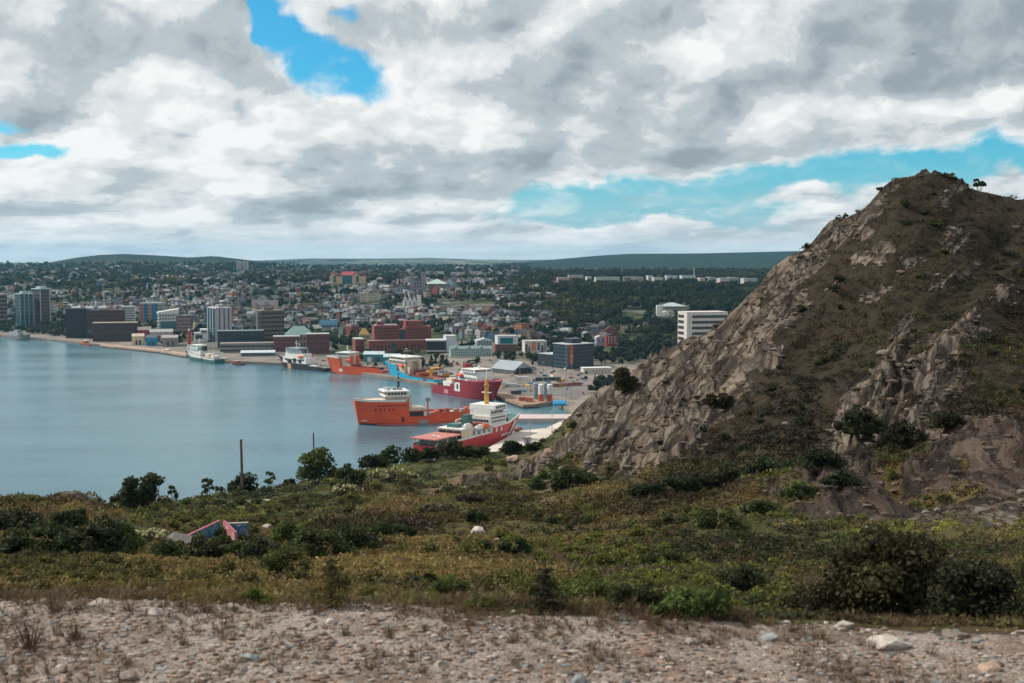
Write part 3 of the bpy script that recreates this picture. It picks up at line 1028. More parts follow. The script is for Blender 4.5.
class Bld:
    """a building set on the ground by its near corner; local x runs right-back along face B, local y runs left-back along face A"""
    def __init__(s, name, label, cat, pxl, pxc, pxr, ytop, Y, theta=43, depth=None, short=None, ydown=1.0):
        s.C = Vector(((T(pxc, 300)[0] - 512) / F * Y, Y, 0))
        s.g = cz(s.C.x, Y) - ydown
        s.C.z = s.g
        ux, uy = dirs(theta)
        s.b = solve_len(s.C, ux, pxr) if pxr > pxc else depth
        s.a = solve_len(s.C, uy, pxl) if pxl < pxc else depth
        if not 3 < s.a < 46:
            s.a = 20.0
        s.h = top_z(ytop, Y) - s.g
        s.o = empty(name, s.C, R(theta), label, cat)
        cen = s.C + ux * s.b / 2 + uy * s.a / 2
        LAND.append(dict(name=short or label, px=(pxl + pxr) / 2, x0=pxl, x1=pxr, y0=ytop, y1=pix((s.C.x, s.C.y, s.g + ydown))[1], Y=Y, C=(s.C.x, s.C.y), ux=ux, uy=uy, a=s.a, b=s.b))

    def part(s, name, mb, mat, parent=None):
        return mb.build(name, mat, parent or s.o)

    def body(s, mat, h=None, name='wall', x0=0, x1=None, y0=0, y1=None, z0=0.0):
        return s.part(name, MB().box(x0, s.b if x1 is None else x1, y0, s.a if y1 is None else y1, z0, s.h if h is None else h), mat)

    def slab(s, mat, z, th=0.8, over=0.5, x0=0, x1=None, y0=0, y1=None, name='roof'):
        return s.part(name, MB().box(x0 - over, (s.b if x1 is None else x1) + over, y0 - over, (s.a if y1 is None else y1) + over, z + 0.003, z + th), mat)

    def band(s, face, z, hgt, mat, u0=0.04, u1=0.96, x=0.0, y=0.0, L=None, name='window_band'):
        """a strip of glazing across a face"""
        mb = MB()
        L = L or (s.b if face == 'B' else s.a)
        if face == 'B':
            mb.box(x + u0 * L, x + u1 * L, y - 0.14, y + 0.1, z, z + hgt)
        else:
            mb.box(x - 0.14, x + 0.1, y + u0 * L, y + u1 * L, z, z + hgt)
        return s.part(name, mb, mat)

    def bands(s, face, n, z0, z1, mat, frac=0.45, **k):
        st = (z1 - z0) / n
        for i in range(n):
            s.band(face, z0 + st * (i + 0.5 * (1 - frac)), st * frac, mat, **k)

    def wins(s, face, nc, nr, z0, z1, mat, fw=0.45, fh=0.5, u0=0.04, u1=0.96, x=0.0, y=0.0, L=None, name='window'):
        L = L or (s.b if face == 'B' else s.a)
        cw = L * (u1 - u0) / nc; ch = (z1 - z0) / nr
        mb = MB()
        w, h = cw * fw, ch * fh
        if face == 'B':
            mb.box(-w / 2, w / 2, -0.14, 0.1, -h / 2, h / 2)
        else:
            mb.box(-0.14, 0.1, -w / 2, w / 2, -h / 2, h / 2)
        me = mb.mesh(name, mat)
        for i in range(nc):
            for j in range(nr):
                q = L * u0 + cw * (i + 0.5); z = z0 + ch * (j + 0.5)
                link(name, me, s.o, (x + q, y, z) if face == 'B' else (x, y + q, z))

    def pent(s, mat, fx0, fx1, fy0, fy1, h, name='penthouse', z=None):
        z = s.h if z is None else z
        return s.part(name, MB().box(fx0 * s.b, fx1 * s.b, fy0 * s.a, fy1 * s.a, z - 0.3, z + h), mat)


LROOF = paint('light_roof_membrane', (0.36, 0.38, 0.38), 0.85, 0.15, 0.1)
DROOF = paint('dark_roof_felt', (0.06, 0.06, 0.062), 0.9, 0.2, 0.1)
MULL = paint('pale_metal_mullion', (0.36, 0.42, 0.44), 0.5, 0.1, 0.2)


def P(name, rgb, **k):
    return paint(name, rgb, **k)


def build_landmarks():
    # far left waterfront
    b = Bld('office_block', 'small brown office block at the left edge of the waterfront', 'building', -9, -2, 7, 294.5, 1900, short='brown office block')
    b.body(P('taupe_cladding', (0.17, 0.13, 0.115))); b.slab(LROOF, b.h)
    b.bands('B', 7, 4, b.h - 1, GLASS); b.bands('A', 7, 4, b.h - 1, GLASS)

    b = Bld('glass_tower', 'dark teal glass office tower with a pale overhanging roof slab', 'building', 8, 20, 33, 294.5, 1840, short='teal glass tower')
    b.body(P('teal_curtain_wall', (0.02, 0.05, 0.058), rough=0.25)); b.slab(P('pale_teal_roof', (0.30, 0.40, 0.41)), b.h, 1.4, 1.2)
    b.pent(P('pale_teal_roof', (0.3, 0.4, 0.41)), 0.25, 0.75, 0.25, 0.75, 4.5)
    b.bands('B', 9, 3, b.h - 1, GLASS_T, 0.55); b.bands('A', 9, 3, b.h - 1, GLASS_T, 0.55)
    for i in range(4):
        b.part('mullion', MB().box(b.b * i / 3 - 0.35, b.b * i / 3 + 0.35, -0.3, 0.0, 0, b.h), MULL)

    b = Bld('red_brown_tower', 'tall red brown office tower with pale roof and white corner strips', 'building', 32.5, 40, 50.5, 289.5, 1850, short='red brown tower')
    b.body(P('red_brown_cladding', (0.10, 0.045, 0.042))); b.slab(P('pale_teal_roof', (0.3, 0.4, 0.41)), b.h, 1.5, 1.5); b.pent(MULL, 0.2, 0.8, 0.2, 0.8, 4.5)
    b.bands('B', 10, 3, b.h - 1, GLASS); b.bands('A', 10, 3, b.h - 1, GLASS)
    for q in (0.0, 0.9):
        b.part('corner_strip', MB().box(b.b * q, b.b * q + 1.2, -0.35, 0.05, 0, b.h), MULL)

    # the convention centre
    b = Bld('convention_hall', 'long blackish brown convention hall beside the water with a glazed corner', 'building', 43, 65, 124, 309, 1610, theta=14, short='convention hall')
    b.body(P('blackish_cladding', (0.022, 0.02, 0.021)), x1=b.b * 0.34); b.body(P('umber_cladding', (0.065, 0.032, 0.026)), name='hall_wing', x0=b.b * 0.34 + 0.02, h=b.h * 0.95, y0=1.0)
    b.slab(DROOF, b.h, 0.8, 0.4, x1=b.b * 0.34)
    b.bands('B', 4, b.h * 0.3, b.h * 0.9, P('rust_band', (0.10, 0.045, 0.035)), 0.3, u0=0.0, u1=0.95, x=b.b * 0.345, y=1.0, L=b.b * 0.62)
    b.wins('B', 8, 2, 3, 12, P('blue_grey_glazing', (0.09, 0.15, 0.18), rough=0.2), 0.8, 0.75, u0=0.37, u1=0.76, y=1.0)
    b.wins('A', 6, 3, 4, b.h * 0.8, GLASS)
    for k in range(3):
        b.part('roof_light', MB().box(b.b * (0.1 + 0.22 * k), b.b * (0.24 + 0.22 * k), 8, 20, b.h, b.h + 2.6, 0.6), P('bright_roof_light', (0.75, 0.74, 0.76), rough=0.4))
    b = Bld('convention_wing', 'lower umber convention wing with a pale roof edge', 'building', 86, 92, 136, 323.5, 1540, theta=12, short='umber convention wing')
    b.body(P('dark_umber', (0.05, 0.026, 0.022))); b.slab(P('sand_roof', (0.30, 0.25, 0.18)), b.h, 0.9, 0.6)
    b.wins('B', 10, 3, 3, b.h - 2, GLASS, 0.5, 0.4)

    b = Bld('banded_office', 'white office block striped with thin dark window bands above the umber wing', 'building', 118, 121, 134, 307, 1760, theta=12, short='white striped office block')
    b.body(P('offwhite_cladding', (0.46, 0.47, 0.47))); b.slab(LROOF, b.h)
    b.bands('B', 7, 6, b.h - 0.5, P('slate_glass', (0.07, 0.09, 0.10), rough=0.3), 0.42, u0=0.0, u1=1.0); b.bands('A', 7, 6, b.h - 0.5, GLASS, 0.42)

    b = Bld('colourful_block', 'long apartment block of pink, blue, orange and yellow panels', 'building', 137, 139, 163, 303.5, 1830, theta=10, short='colourful panel block')
    b.body(P('grey_green_render', (0.26, 0.30, 0.29))); b.slab(P('pale_teal_roof', (0.3, 0.4, 0.41)), b.h, 0.8, 0.4)
    for u, w, c in ((0.0, 0.16, (0.36, 0.13, 0.14)), (0.2, 0.15, (0.02, 0.16, 0.30)), (0.38, 0.14, (0.42, 0.20, 0.10)), (0.54, 0.24, (0.02, 0.17, 0.32)), (0.8, 0.06, (0.50, 0.36, 0.10))):
        b.part('coloured_panel', MB().box(u * b.b, (u + w) * b.b, -0.5, 0.05, 0, b.h), P('panel_%d' % int(u * 100), c))
    b.wins('B', 12, 5, 3, b.h - 1, GLASS, 0.4, 0.45, y=-0.5)

    b = Bld('sloped_office', 'white stepped office building with a bright sloping roof and teal base', 'building', 149, 158, 178, 312, 1700, theta=20, short='white stepped office')
    b.body(P('white_cladding', (0.58, 0.58, 0.57)), h=b.h * 0.9)
    b.part('roof', MB().xprism([(-1, b.h * 0.9), (b.b + 1, b.h * 0.9), (b.b + 1, b.h * 1.16), (-1, b.h * 0.98)], -1, b.a + 1), WHITE)
    b.bands('A', 4, 4, b.h * 0.85, GLASS); b.wins('B', 7, 2, b.h * 0.55, b.h * 0.88, GLASS, 0.6, 0.5)
    b.part('teal_base', MB().box(b.b * 0.1, b.b * 0.95, -3, -0.02, 0, b.h * 0.5), P('teal_green_glazing', (0.06, 0.15, 0.15), rough=0.3))

    b = Bld('brick_office', 'brown brick office building with pale window rows behind the blue shed', 'building', 172, 176, 191, 316.5, 1640, theta=16, short='brown brick office')
    b.body(P('brown_brick', (0.16, 0.09, 0.07))); b.slab(DROOF, b.h)
    b.wins('B', 7, 4, 3, b.h - 1, P('pale_window', (0.30, 0.31, 0.31), rough=0.3), 0.5, 0.45); b.bands('A', 4, 3, b.h - 1, GLASS)

    # sheds along the quay
    for nm, lab, l, c, r, yt, Y, col, rc, sh in (
            ('cream_shed', 'cream quayside shed left of the bright blue one', 129, 131, 143, 334, 1475, (0.60, 0.48, 0.28), (0.42, 0.36, 0.28), 'cream shed'),
            ('blue_shed', 'bright blue quayside shed with a dark roof', 143.5, 145, 156, 335.5, 1462, (0.02, 0.22, 0.42), (0.06, 0.07, 0.08), 'blue shed'),
            ('grey_shed', 'flat grey brown quayside shed right of the bright blue one', 160, 161, 177, 335.5, 1448, (0.24, 0.20, 0.20), (0.3, 0.28, 0.28), 'grey shed'),
            ('crimson_shed', 'crimson shed behind the cream quayside shed', 135, 137, 150, 327, 1540, (0.22, 0.025, 0.04), (0.2, 0.17, 0.16), 'crimson shed'),
            ('pale_hall', 'long pale hall with a rounded grey roof behind the sheds', 147, 149, 172, 329.5, 1530, (0.36, 0.33, 0.32), (0.30, 0.30, 0.30), 'pale hall')):
        b = Bld(nm, lab, 'shed', l, c, r, yt, Y, theta=14, short=sh)
        b.body(P(nm + '_wall', col, dirt=0.2), h=b.h * 0.8)
        b.part('roof', MB().gable(0, b.b, 0, b.a if b.a > 3 else 14, b.h * 0.8 + 0.003, b.h * 0.2, 0.4), P(nm + '_roof', rc))
        b.part('door', MB().box(b.b * 0.3, b.b * 0.45, -0.12, 0.08, 0, b.h * 0.5), DKGREY)
        b.part('door', MB().box(b.b * 0.6, b.b * 0.75, -0.12, 0.08, 0, b.h * 0.5), DKGREY)

    b = Bld('ferry_terminal', 'white harbour building behind the green and white ship', 'building', 190, 194, 207, 329.5, 1500, theta=16, short='white harbour building')
    b.body(P('white_cladding', (0.58, 0.58, 0.57)), h=b.h * 0.7); b.body(WHITE, name='upper_floor', x0=b.b * 0.45, z0=b.h * 0.7)
    b.band('B', b.h * 0.3, b.h * 0.3, GLASS, 0.05, 0.6); b.band('B', b.h * 0.78, b.h * 0.12, GLASS, 0.5, 0.95); b.slab(LROOF, b.h * 0.7)

    # the twin faced tower
    b = Bld('office_tower', 'tall office tower, teal glass on one face and pale vertical stripes on the other', 'building', 206, 214.5, 231.5, 308.5, 1500, theta=28, short='striped office tower')
    b.body(P('mauve_grey_cladding', (0.38, 0.36, 0.38))); b.slab(P('mauve_grey_cladding', (0.38, 0.36, 0.38)), b.h, 1.0, 0.1, x0=b.b * 0.1)
    b.band('A', 0.5, b.h - 0.8, P('deep_teal_glass', (0.02, 0.065, 0.075), rough=0.2), 0.0, 1.0)
    for i in range(3):
        b.part('glass_stripe', MB().box(b.b * (0.25 + 0.27 * i), b.b * (0.31 + 0.27 * i), -0.15, 0.1, 0, b.h), GLASS)
    for i in range(3):
        b.part('mullion', MB().box(-0.35, -0.1, b.a * (0.2 + 0.3 * i), b.a * (0.26 + 0.3 * i), 0, b.h), MULL)
    b.pent(GREY, 0.4, 0.7, 0.3, 0.7, 4.0)

    b = Bld('black_glass_hall', 'low black glass office building in front of the striped tower', 'building', 214, 217, 263, 331.5, 1420, theta=12, short='black glass hall')
    b.body(P('black_glazing', (0.012, 0.02, 0.024), rough=0.3)); b.slab(P('thin_teal_roof', (0.16, 0.22, 0.23)), b.h, 0.6, 0.5)
    b.bands('B', 4, 2, b.h - 0.8, GLASS, 0.6, u0=0.01, u1=0.99)
    b = Bld('parking_deck', 'grey parking deck with open dark levels on the quay', 'building', 216, 219, 274, 343.5, 1350, theta=12, short='grey parking deck')
    b.body(P('grey_concrete', (0.21, 0.20, 0.19)))
    b.bands('B', 2, 1, b.h - 1, GLASS, 0.4, u0=0.01, u1=0.99)
    b = Bld('quay_shed', 'long low shed with a pale bluish roof at the waterside', 'shed', 237, 240, 274, 351, 1300, theta=10, short='pale roofed waterside shed')
    b.body(P('teal_grey_wall', (0.10, 0.16, 0.17)), h=b.h * 0.7); b.part('roof', MB().gable(0, b.b, 0, max(b.a, 12), b.h * 0.7 + 0.003, b.h * 0.3, 0.5), P('pale_blue_roof', (0.48, 0.54, 0.55), rough=0.4))
    b.wins('B', 10, 1, 1.5, b.h * 0.6, GLASS, 0.5, 0.6)

    b = Bld('brown_banded_office', 'brown concrete office block with strong horizontal bands and a dark side', 'building', 247, 261, 284, 311, 1450, theta=30, short='brown banded office')
    b.body(BROWN); b.slab(P('tan_roof', (0.22, 0.18, 0.15)), b.h, 0.8, 0.3)
    b.bands('B', 7, 4, b.h - 0.5, P('bronze_glass', (0.035, 0.032, 0.028), rough=0.3), 0.48, u0=0.0, u1=1.0)
    b.band('A', 1, b.h - 2, P('slate_curtain', (0.03, 0.042, 0.055), rough=0.3), 0.0, 0.7)
    b.wins('A', 4, 7, 3, b.h - 1, GLASS, 0.6, 0.5, u1=0.68)
    b.pent(BROWN, 0.2, 0.6, 0.3, 0.8, 4)

    b = Bld('basilica', 'pinkish stone basilica with two square towers and a dark slate roof', 'church', 248, 252, 278, 302, row_Y(264, 311), theta=12, short='stone basilica')
    b.body(P('pink_stone', (0.36, 0.27, 0.25)), h=b.h * 0.65)
    b.part('roof', MB().gable(0, b.b, 0, max(b.a, 16), b.h * 0.65 + 0.003, b.h * 0.5, 0.6), P('slate_roof', (0.12, 0.12, 0.15)))
    for q in (0.02, 0.86):
        tw = b.part('tower', MB().box(b.b * q, b.b * q + 5.5, -1.5, 4, 0, b.h * 1.2), P('rose_stone', (0.44, 0.32, 0.29)))
        b.part('spire', MB().box(b.b * q, b.b * q + 5.5, -1.5, 4, b.h * 1.2 + 0.003, b.h * 1.42, 2.2), P('slate_roof', (0.12, 0.12, 0.15)), tw)
    b.part('transept', MB().gable(b.b * 0.4, b.b * 0.6, -3, 8, b.h * 0.65, b.h * 0.6, 0.0, 'y'), P('pink_stone', (0.36, 0.27, 0.25)))
    b.wins('B', 7, 1, 3, b.h * 0.55, GLASS, 0.35, 0.6)

    for nm, lab, l, c, r, yt, Y, col, sh in (
            ('brick_hall', 'low red brick building left of the green roofed hall', 270, 273, 299, 337, 1360, (0.15, 0.055, 0.045), 'low brick building'),
            ('brick_warehouse', 'dark red brick warehouse behind the black and white ship', 303, 306, 329, 334.5, 1330, (0.13, 0.04, 0.035), 'dark brick warehouse')):
        b = Bld(nm, lab, 'building', l, c, r, yt, Y, theta=12, short=sh)
        b.body(P(nm + '_wall', col)); b.slab(LROOF, b.h, 0.6, 0.3); b.wins('B', 9, 3, 2, b.h - 1, GLASS, 0.45, 0.45); b.wins('A', 3, 3, 2, b.h - 1, GLASS, 0.45, 0.45)
    b = Bld('green_roofed_hall', 'hall with a weathered pale green hipped roof', 'building', 281, 285, 312, 329, 1400, theta=10, short='green roofed hall')
    b.body(P('stone_grey_wall', (0.22, 0.2, 0.18)), h=b.h * 0.7); b.part('roof', MB().hip(0, b.b, 0, max(b.a, 18), b.h * 0.7 + 0.003, b.h * 0.42, 0.8), P('verdigris_roof', (0.20, 0.30, 0.28)))
    b.wins('B', 9, 2, 2, b.h * 0.65, GLASS, 0.4, 0.5)

    # museum on the ridge
    b = Bld('museum', 'large beige museum of gabled blocks with red roofs on the ridge', 'museum', 327, 329.5, 366, 273.0, row_Y(347, 284.5), theta=6, short='red roofed museum')
    MU = P('museum_beige', (0.56, 0.38, 0.24)); RR = P('museum_red_roof', (0.30, 0.045, 0.06))
    D = 30
    for u0, u1, h in ((0.0, 0.36, 0.72), (0.62, 1.0, 0.74)):
        b.part('gabled_block', MB().box(u0 * b.b, u1 * b.b, 0, D, 0, b.h * h), MU)
        b.part('gable', MB().gable(u0 * b.b + 0.05, u0 * b.b + (u1 - u0) * b.b * 0.6, 0.02, D - 1, b.h * h, b.h * 0.32, 0, 'y'), MU)
        b.part('roof', MB().xprism([(u0 * b.b + (u1 - u0) * b.b * 0.30, b.h * (h + 0.34)), (u1 * b.b, b.h * h), (u1 * b.b, b.h * h + 1), (u0 * b.b + (u1 - u0) * b.b * 0.26, b.h * (h + 0.38)), (u0 * b.b - 1, b.h * h + 0.6), (u0 * b.b, b.h * h)], -0.6, D), RR)
        b.part('window', MB().box(b.b * (u0 + 0.11), b.b * (u0 + 0.19), -0.2, 0.1, b.h * 0.25, b.h * 0.78), P('museum_window', (0.06, 0.11, 0.11), rough=0.3))
    b.part('glazed_hall', MB().box(0.37 * b.b, 0.615 * b.b, 3, D - 2, 0, b.h * 0.8), P('museum_teal_glass', (0.015, 0.13, 0.16), rough=0.2))
    b.part('hall_roof', MB().gable(0.34 * b.b, 0.66 * b.b, 5, D, b.h * 0.82, b.h * 0.3, 0.5), RR)
    b.part('retaining_wall', MB().box(-6, b.b + 5, -8, -7, -6, 4), P('grey_stone_wall', (0.2, 0.19, 0.17)))

    # brick hotel
    b = Bld('brick_hotel', 'big red brick waterfront complex with a dark glazed notch and stepped roofs', 'building', 363, 374, 431, 326, 1330, theta=14, short='red brick complex')
    b.body(BRICK, x1=b.b * 0.44); b.body(BRICK, name='stair_notch', x0=b.b * 0.44 + 0.02, x1=b.b * 0.54, y0=3, h=b.h * 0.86)
    b.body(BRICK, name='east_block', x0=b.b * 0.54 + 0.02, h=b.h * 0.96); b.body(BRICK, name='top_block', x0=b.b * 0.56, x1=b.b * 0.86, y0=4, z0=b.h * 0.96 + 0.003, h=b.h * 1.17)
    b.body(BRICK, name='podium', x0=-b.b * 0.12, x1=b.b * 0.9, y0=-12, y1=-0.02, h=b.h * 0.45)
    b.part('glazed_notch', MB().box(b.b * 0.445, b.b * 0.535, 2.6, 2.98, b.h * 0.3, b.h * 0.84), P('notch_glass', (0.03, 0.07, 0.08), rough=0.25))
    b.slab(P('podium_edge', (0.32, 0.2, 0.17)), b.h * 0.45, 0.7, 0.3, -b.b * 0.12, b.b * 0.9, -12, -0.1, 'podium_roof')
    b.part('roof', MB().box(b.b * 0.03, b.b * 0.42, 3, 18, b.h, b.h + 1.2), P('mauve_roof', (0.34, 0.28, 0.28)))
    b.pent(BRICK, 0.06, 0.18, 0.2, 0.5, 4.5)
    for i in range(4):
        b.band('B', b.h * (0.52 + 0.115 * i), b.h * 0.05, P('dark_red_glass', (0.06, 0.03, 0.03), rough=0.4), 0.05, 0.40)  # window bands of dark reddish glass
    for i in range(4):
        b.band('B', b.h * (0.50 + 0.11 * i), b.h * 0.05, P('dark_red_glass', (0.06, 0.03, 0.03), rough=0.4), 0.57, 0.95)
    b.wins('B', 14, 1, b.h * 0.12, b.h * 0.34, GLASS, 0.3, 0.6, x=-b.b * 0.1, y=-12, L=b.b * 0.98)
    b.part('entrance', MB().box(b.b * 0.27, b.b * 0.33, -12.4, -11.9, 0, b.h * 0.4), GLASS_T)
    b = Bld('brick_annex', 'low red brick annex left of the brick complex', 'building', 352, 355, 364, 339.5, 1330, theta=14, short='brick annex')
    b.body(BRICK); b.slab(LROOF, b.h, 0.5, 0.2); b.wins('B', 4, 2, 2, b.h - 1, GLASS)

    b = Bld('framed_glass_hall', 'dark glass hall with a pale frame right of the brick complex', 'building', 424, 427, 445.5, 340, 1280, theta=8, short='pale framed glass hall')
    b.body(P('black_glazing', (0.012, 0.02, 0.024), rough=0.3), h=b.h - 1.5); b.slab(P('pale_frame', (0.52, 0.5, 0.5)), b.h - 1.5, 1.5, 0.4)
    b.part('base_slab', MB().box(-1, b.b, -1.5, -0.02, b.h * 0.22, b.h * 0.30), P('pale_frame', (0.52, 0.5, 0.5)))
    b = Bld('white_slab_block', 'plain white end block between the framed glass hall and the gabled row', 'building', 443, 446, 456.5, 336.5, 1285, theta=10, short='plain white block')
    b.body(P('blue_white_render', (0.46, 0.50, 0.53))); b.slab(LROOF, b.h, 0.5, 0.2); b.part('door', MB().box(b.b * 0.4, b.b * 0.6, -0.1, 0.1, 0, 3), DKGREY)

    # gabled teal row
    b = Bld('gabled_row', 'long cream and teal row with pointed gables along the harbour street', 'building', 447, 450, 492, 347, 1235, theta=6, short='teal gabled row')
    b.body(P('pale_teal_render', (0.36, 0.45, 0.43)), h=b.h * 0.85)
    b.part('roof', MB().gable(0, b.b, 0, 14, b.h * 0.85 + 0.003, b.h * 0.2, 0.3), P('slate_green_roof', (0.15, 0.2, 0.2)))
    for i in range(3):
        x = b.b * (0.14 + 0.3 * i)
        b.part('gable', MB().gable(x - 2.8, x + 2.8, -0.3, 7, b.h * 0.85, b.h * 0.25, 0, 'y'), P('gable_teal', (0.22, 0.36, 0.36)))
    b.wins('B', 18, 3, b.h * 0.25, b.h * 0.83, P('teal_dark_window', (0.06, 0.12, 0.13), rough=0.3), 0.48, 0.7)
    b.wins('B', 18, 1, 0, b.h * 0.2, P('warm_shopfront', (0.6, 0.5, 0.36)), 0.55, 0.9, y=-0.05, name='shopfront')
    b = Bld('gabled_house_block', 'tall blue grey block with a wide pointed gable behind the gabled row', 'building', 474, 477, 492, 339.5, 1310, theta=8, short='blue gable block')
    b.body(P('blue_grey_render', (0.28, 0.34, 0.36)), h=b.h * 0.85); b.part('gable', MB().gable(0, b.b, 0, 15, b.h * 0.85 + 0.003, b.h * 0.28, 0.3, 'y'), P('gable_pale', (0.40, 0.46, 0.45)))
    b.wins('B', 5, 4, 3, b.h * 0.84, P('teal_dark_window', (0.06, 0.12, 0.13), rough=0.3), 0.5, 0.6)
    b = Bld('teal_topped_block', 'brick block carrying a white framed teal glass storey', 'building', 492, 495, 518, 336.5, 1265, theta=10, short='teal topped brick block')
    b.body(P('brown_red_brick', (0.20, 0.10, 0.08)), h=b.h * 0.52); b.body(P('blue_white_render', (0.46, 0.5, 0.53)), name='upper_storey', x0=b.b * 0.12, z0=b.h * 0.52 + 0.003)
    b.part('glass_front', MB().box(b.b * 0.22, b.b * 0.78, -0.25, 0.1, b.h * 0.56, b.h * 0.92), P('vivid_teal_glass', (0.01, 0.14, 0.15), rough=0.25))
    b.bands('B', 3, 1, b.h * 0.5, P('dark_red_glass', (0.06, 0.03, 0.03), rough=0.4), 0.4)
    b.slab(LROOF, b.h, 0.5, 0.2, x0=b.b * 0.12)
    b = Bld('mural_block', 'low block painted with an orange, white and black mural', 'building', 522, 525, 547, 341.5, 1240, theta=8, short='mural block')
    b.body(P('mural_white', (0.52, 0.48, 0.46)), h=b.h)
    for k, (u, w, z0, z1, c) in enumerate(((0.30, 0.2, 0.3, 0.95, (0.60, 0.20, 0.09)), (0.02, 0.1, 0.2, 0.8, (0.06, 0.06, 0.07)), (0.16, 0.08, 0.1, 0.6, (0.07, 0.08, 0.1)), (0.56, 0.12, 0.35, 0.9, (0.12, 0.14, 0.16)), (0.74, 0.1, 0.1, 0.7, (0.08, 0.09, 0.1)), (0.88, 0.08, 0.3, 0.9, (0.2, 0.22, 0.26)))):
        b.part('painted_patch', MB().box(u * b.b, (u + w) * b.b, -0.1, 0.05, z0 * b.h, z1 * b.h), P('mural_%d' % k, c))
    b.slab(LROOF, b.h, 0.4, 0.2)

    # slate gabled shed and the dark glass block on the right
    b = Bld('slate_shed', 'big grey gabled shed with a dark open end in the wharf yard', 'shed', 491, 514, 533, 362.5, 1078, theta=40, short='grey gabled shed')
    b.body(P('slate_wall', (0.10, 0.11, 0.12)), h=b.h * 0.4); b.part('roof', MB().gable(0, b.b, 0, b.a, b.h * 0.4 + 0.003, b.h * 0.6, 0.4, 'y'), P('slate_sheet_roof', (0.25, 0.29, 0.32), rough=0.5, dirt=0.3))
    b.part('end_door', MB().box(b.b * 0.12, b.b * 0.88, -0.6, -0.42, 0, b.h * 0.55), BLACK)
    b = Bld('dark_glass_block', 'dark blue glass office block with an orange corner strip', 'building', 553, 569.5, 594, 345, 1112, theta=38, short='dark blue glass block')
    b.body(P('navy_glazing', (0.018, 0.028, 0.036), rough=0.3)); b.slab(P('pale_rim_roof', (0.40, 0.43, 0.44)), b.h, 0.7, 0.3)
    b.wins('A', 8, 6, 2, b.h - 1, P('slate_blue_glass', (0.05, 0.085, 0.11), rough=0.2), 0.75, 0.6); b.bands('B', 6, 2, b.h - 1, GLASS, 0.5)
    b.part('orange_strip', MB().box(0.3, b.b * 0.14, -0.3, 0.05, b.h * 0.25, b.h * 0.98), P('orange_panel', (0.42, 0.10, 0.03)))
    b.body(P('navy_annex', (0.022, 0.032, 0.04), rough=0.4), name='annex', x0=-0.02, x1=b.b * 0.6, y0=b.a + 0.05, y1=b.a + 22, h=b.h * 0.55)
    b.pent(P('navy_glazing', (0.018, 0.028, 0.036), rough=0.3), 0.3, 0.7, 0.3, 0.8, 5)
    b.slab(P('pale_rim_roof', (0.40, 0.43, 0.44)), b.h * 0.55, 0.5, 0.2, -0.02, b.b * 0.6, b.a + 0.3, b.a + 22, 'annex_roof')
    b = Bld('white_warehouse', 'low white warehouse with a dark doorway at the foot of the rocky hill', 'warehouse', 581, 584, 612, 368.5, 1075, theta=12, short='white warehouse')
    b.body(P('warehouse_white', (0.52, 0.48, 0.43), dirt=0.3)); b.slab(P('warehouse_roof', (0.62, 0.61, 0.59)), b.h, 0.5, 0.4); b.part('door', MB().box(b.b * 0.06, b.b * 0.14, -0.1, 0.1, 0, b.h * 0.6), BLACK)
    b.wins('B', 6, 1, 2, b.h - 1, GLASS, 0.3, 0.4, u0=0.3)

    b = Bld('white_apartment_block', 'white concrete apartment block with dark window bands beside the rocky hill', 'building', 678, 687.5, 728, 312.5, 1180, theta=14, short='white apartment block')
    W = P('warm_white_concrete', (0.55, 0.51, 0.48))
    b.body(W, h=b.h - 0.4); b.slab(W, b.h - 0.4, 0.8, 0.1)
    b.bands('B', 8, 1.5, b.h - 1.5, P('dark_grey_window', (0.045, 0.042, 0.045), rough=0.3), 0.5, u0=0.12, u1=0.99)  # window bands in dark grey
    b.bands('A', 8, 1.5, b.h - 1.5, P('dark_grey_window', (0.045, 0.042, 0.045), rough=0.3), 0.55, u0=0.35, u1=0.95)
    b.part('stair_tower', MB().box(-0.6, b.b * 0.11, -0.6, 1.5, 0, b.h + 0.4), W)
    b = Bld('modern_church', 'white modern church with a tall slab tower and curved sail wall among trees', 'church', 655, 657, 671, 310, row_Y(663, 317), theta=5, short='white modern church')
    b.part('tower', MB().box(0, b.b * 0.42, 0, 6, 0, b.h * 1.6), WHITE)
    b.part('nave', MB().xprism([(b.b * 0.42, 0), (b.b, 0), (b.b, b.h * 0.35), (b.b * 0.75, b.h * 0.8), (b.b * 0.55, b.h * 0.75), (b.b * 0.42, b.h * 0.5)], 0.5, 14), WHITE)
    b.part('door', MB().box(b.b * 0.6, b.b * 0.7, 0.38, 0.6, 0, b.h * 0.3), DKGREY)
    b = Bld('hip_roofed_hall', 'wide hall with a pale blue grey hipped roof among the trees', 'building', 660, 664, 686, 302.5, row_Y(675, 309), theta=8, short='pale hip roofed hall')
    b.body(P('grey_rose_wall', (0.3, 0.26, 0.25)), h=b.h * 0.45); b.part('roof', MB().hip(0, b.b, 0, 30, b.h * 0.45 + 0.003, b.h * 0.5, 1), P('pale_slate_roof', (0.36, 0.40, 0.43))); b.wins('B', 8, 1, 1.5, b.h * 0.42, GLASS)
    b = Bld('drum_roofed_hall', 'squat pale hall with a bright hipped roof in the dark trees', 'building', 625, 628, 641.5, 325.5, 1600, theta=10, short='squat bright roofed hall')
    b.body(P('pale_blue_grey_wall', (0.36, 0.38, 0.40)), h=b.h * 0.75); b.part('roof', MB().hip(0, b.b, 0, 15, b.h * 0.75 + 0.003, b.h * 0.4, 0.6), P('bright_metal_roof', (0.66, 0.67, 0.66), rough=0.4)); b.wins('B', 6, 2, 1.5, b.h * 0.7, GLASS, 0.4, 0.5)
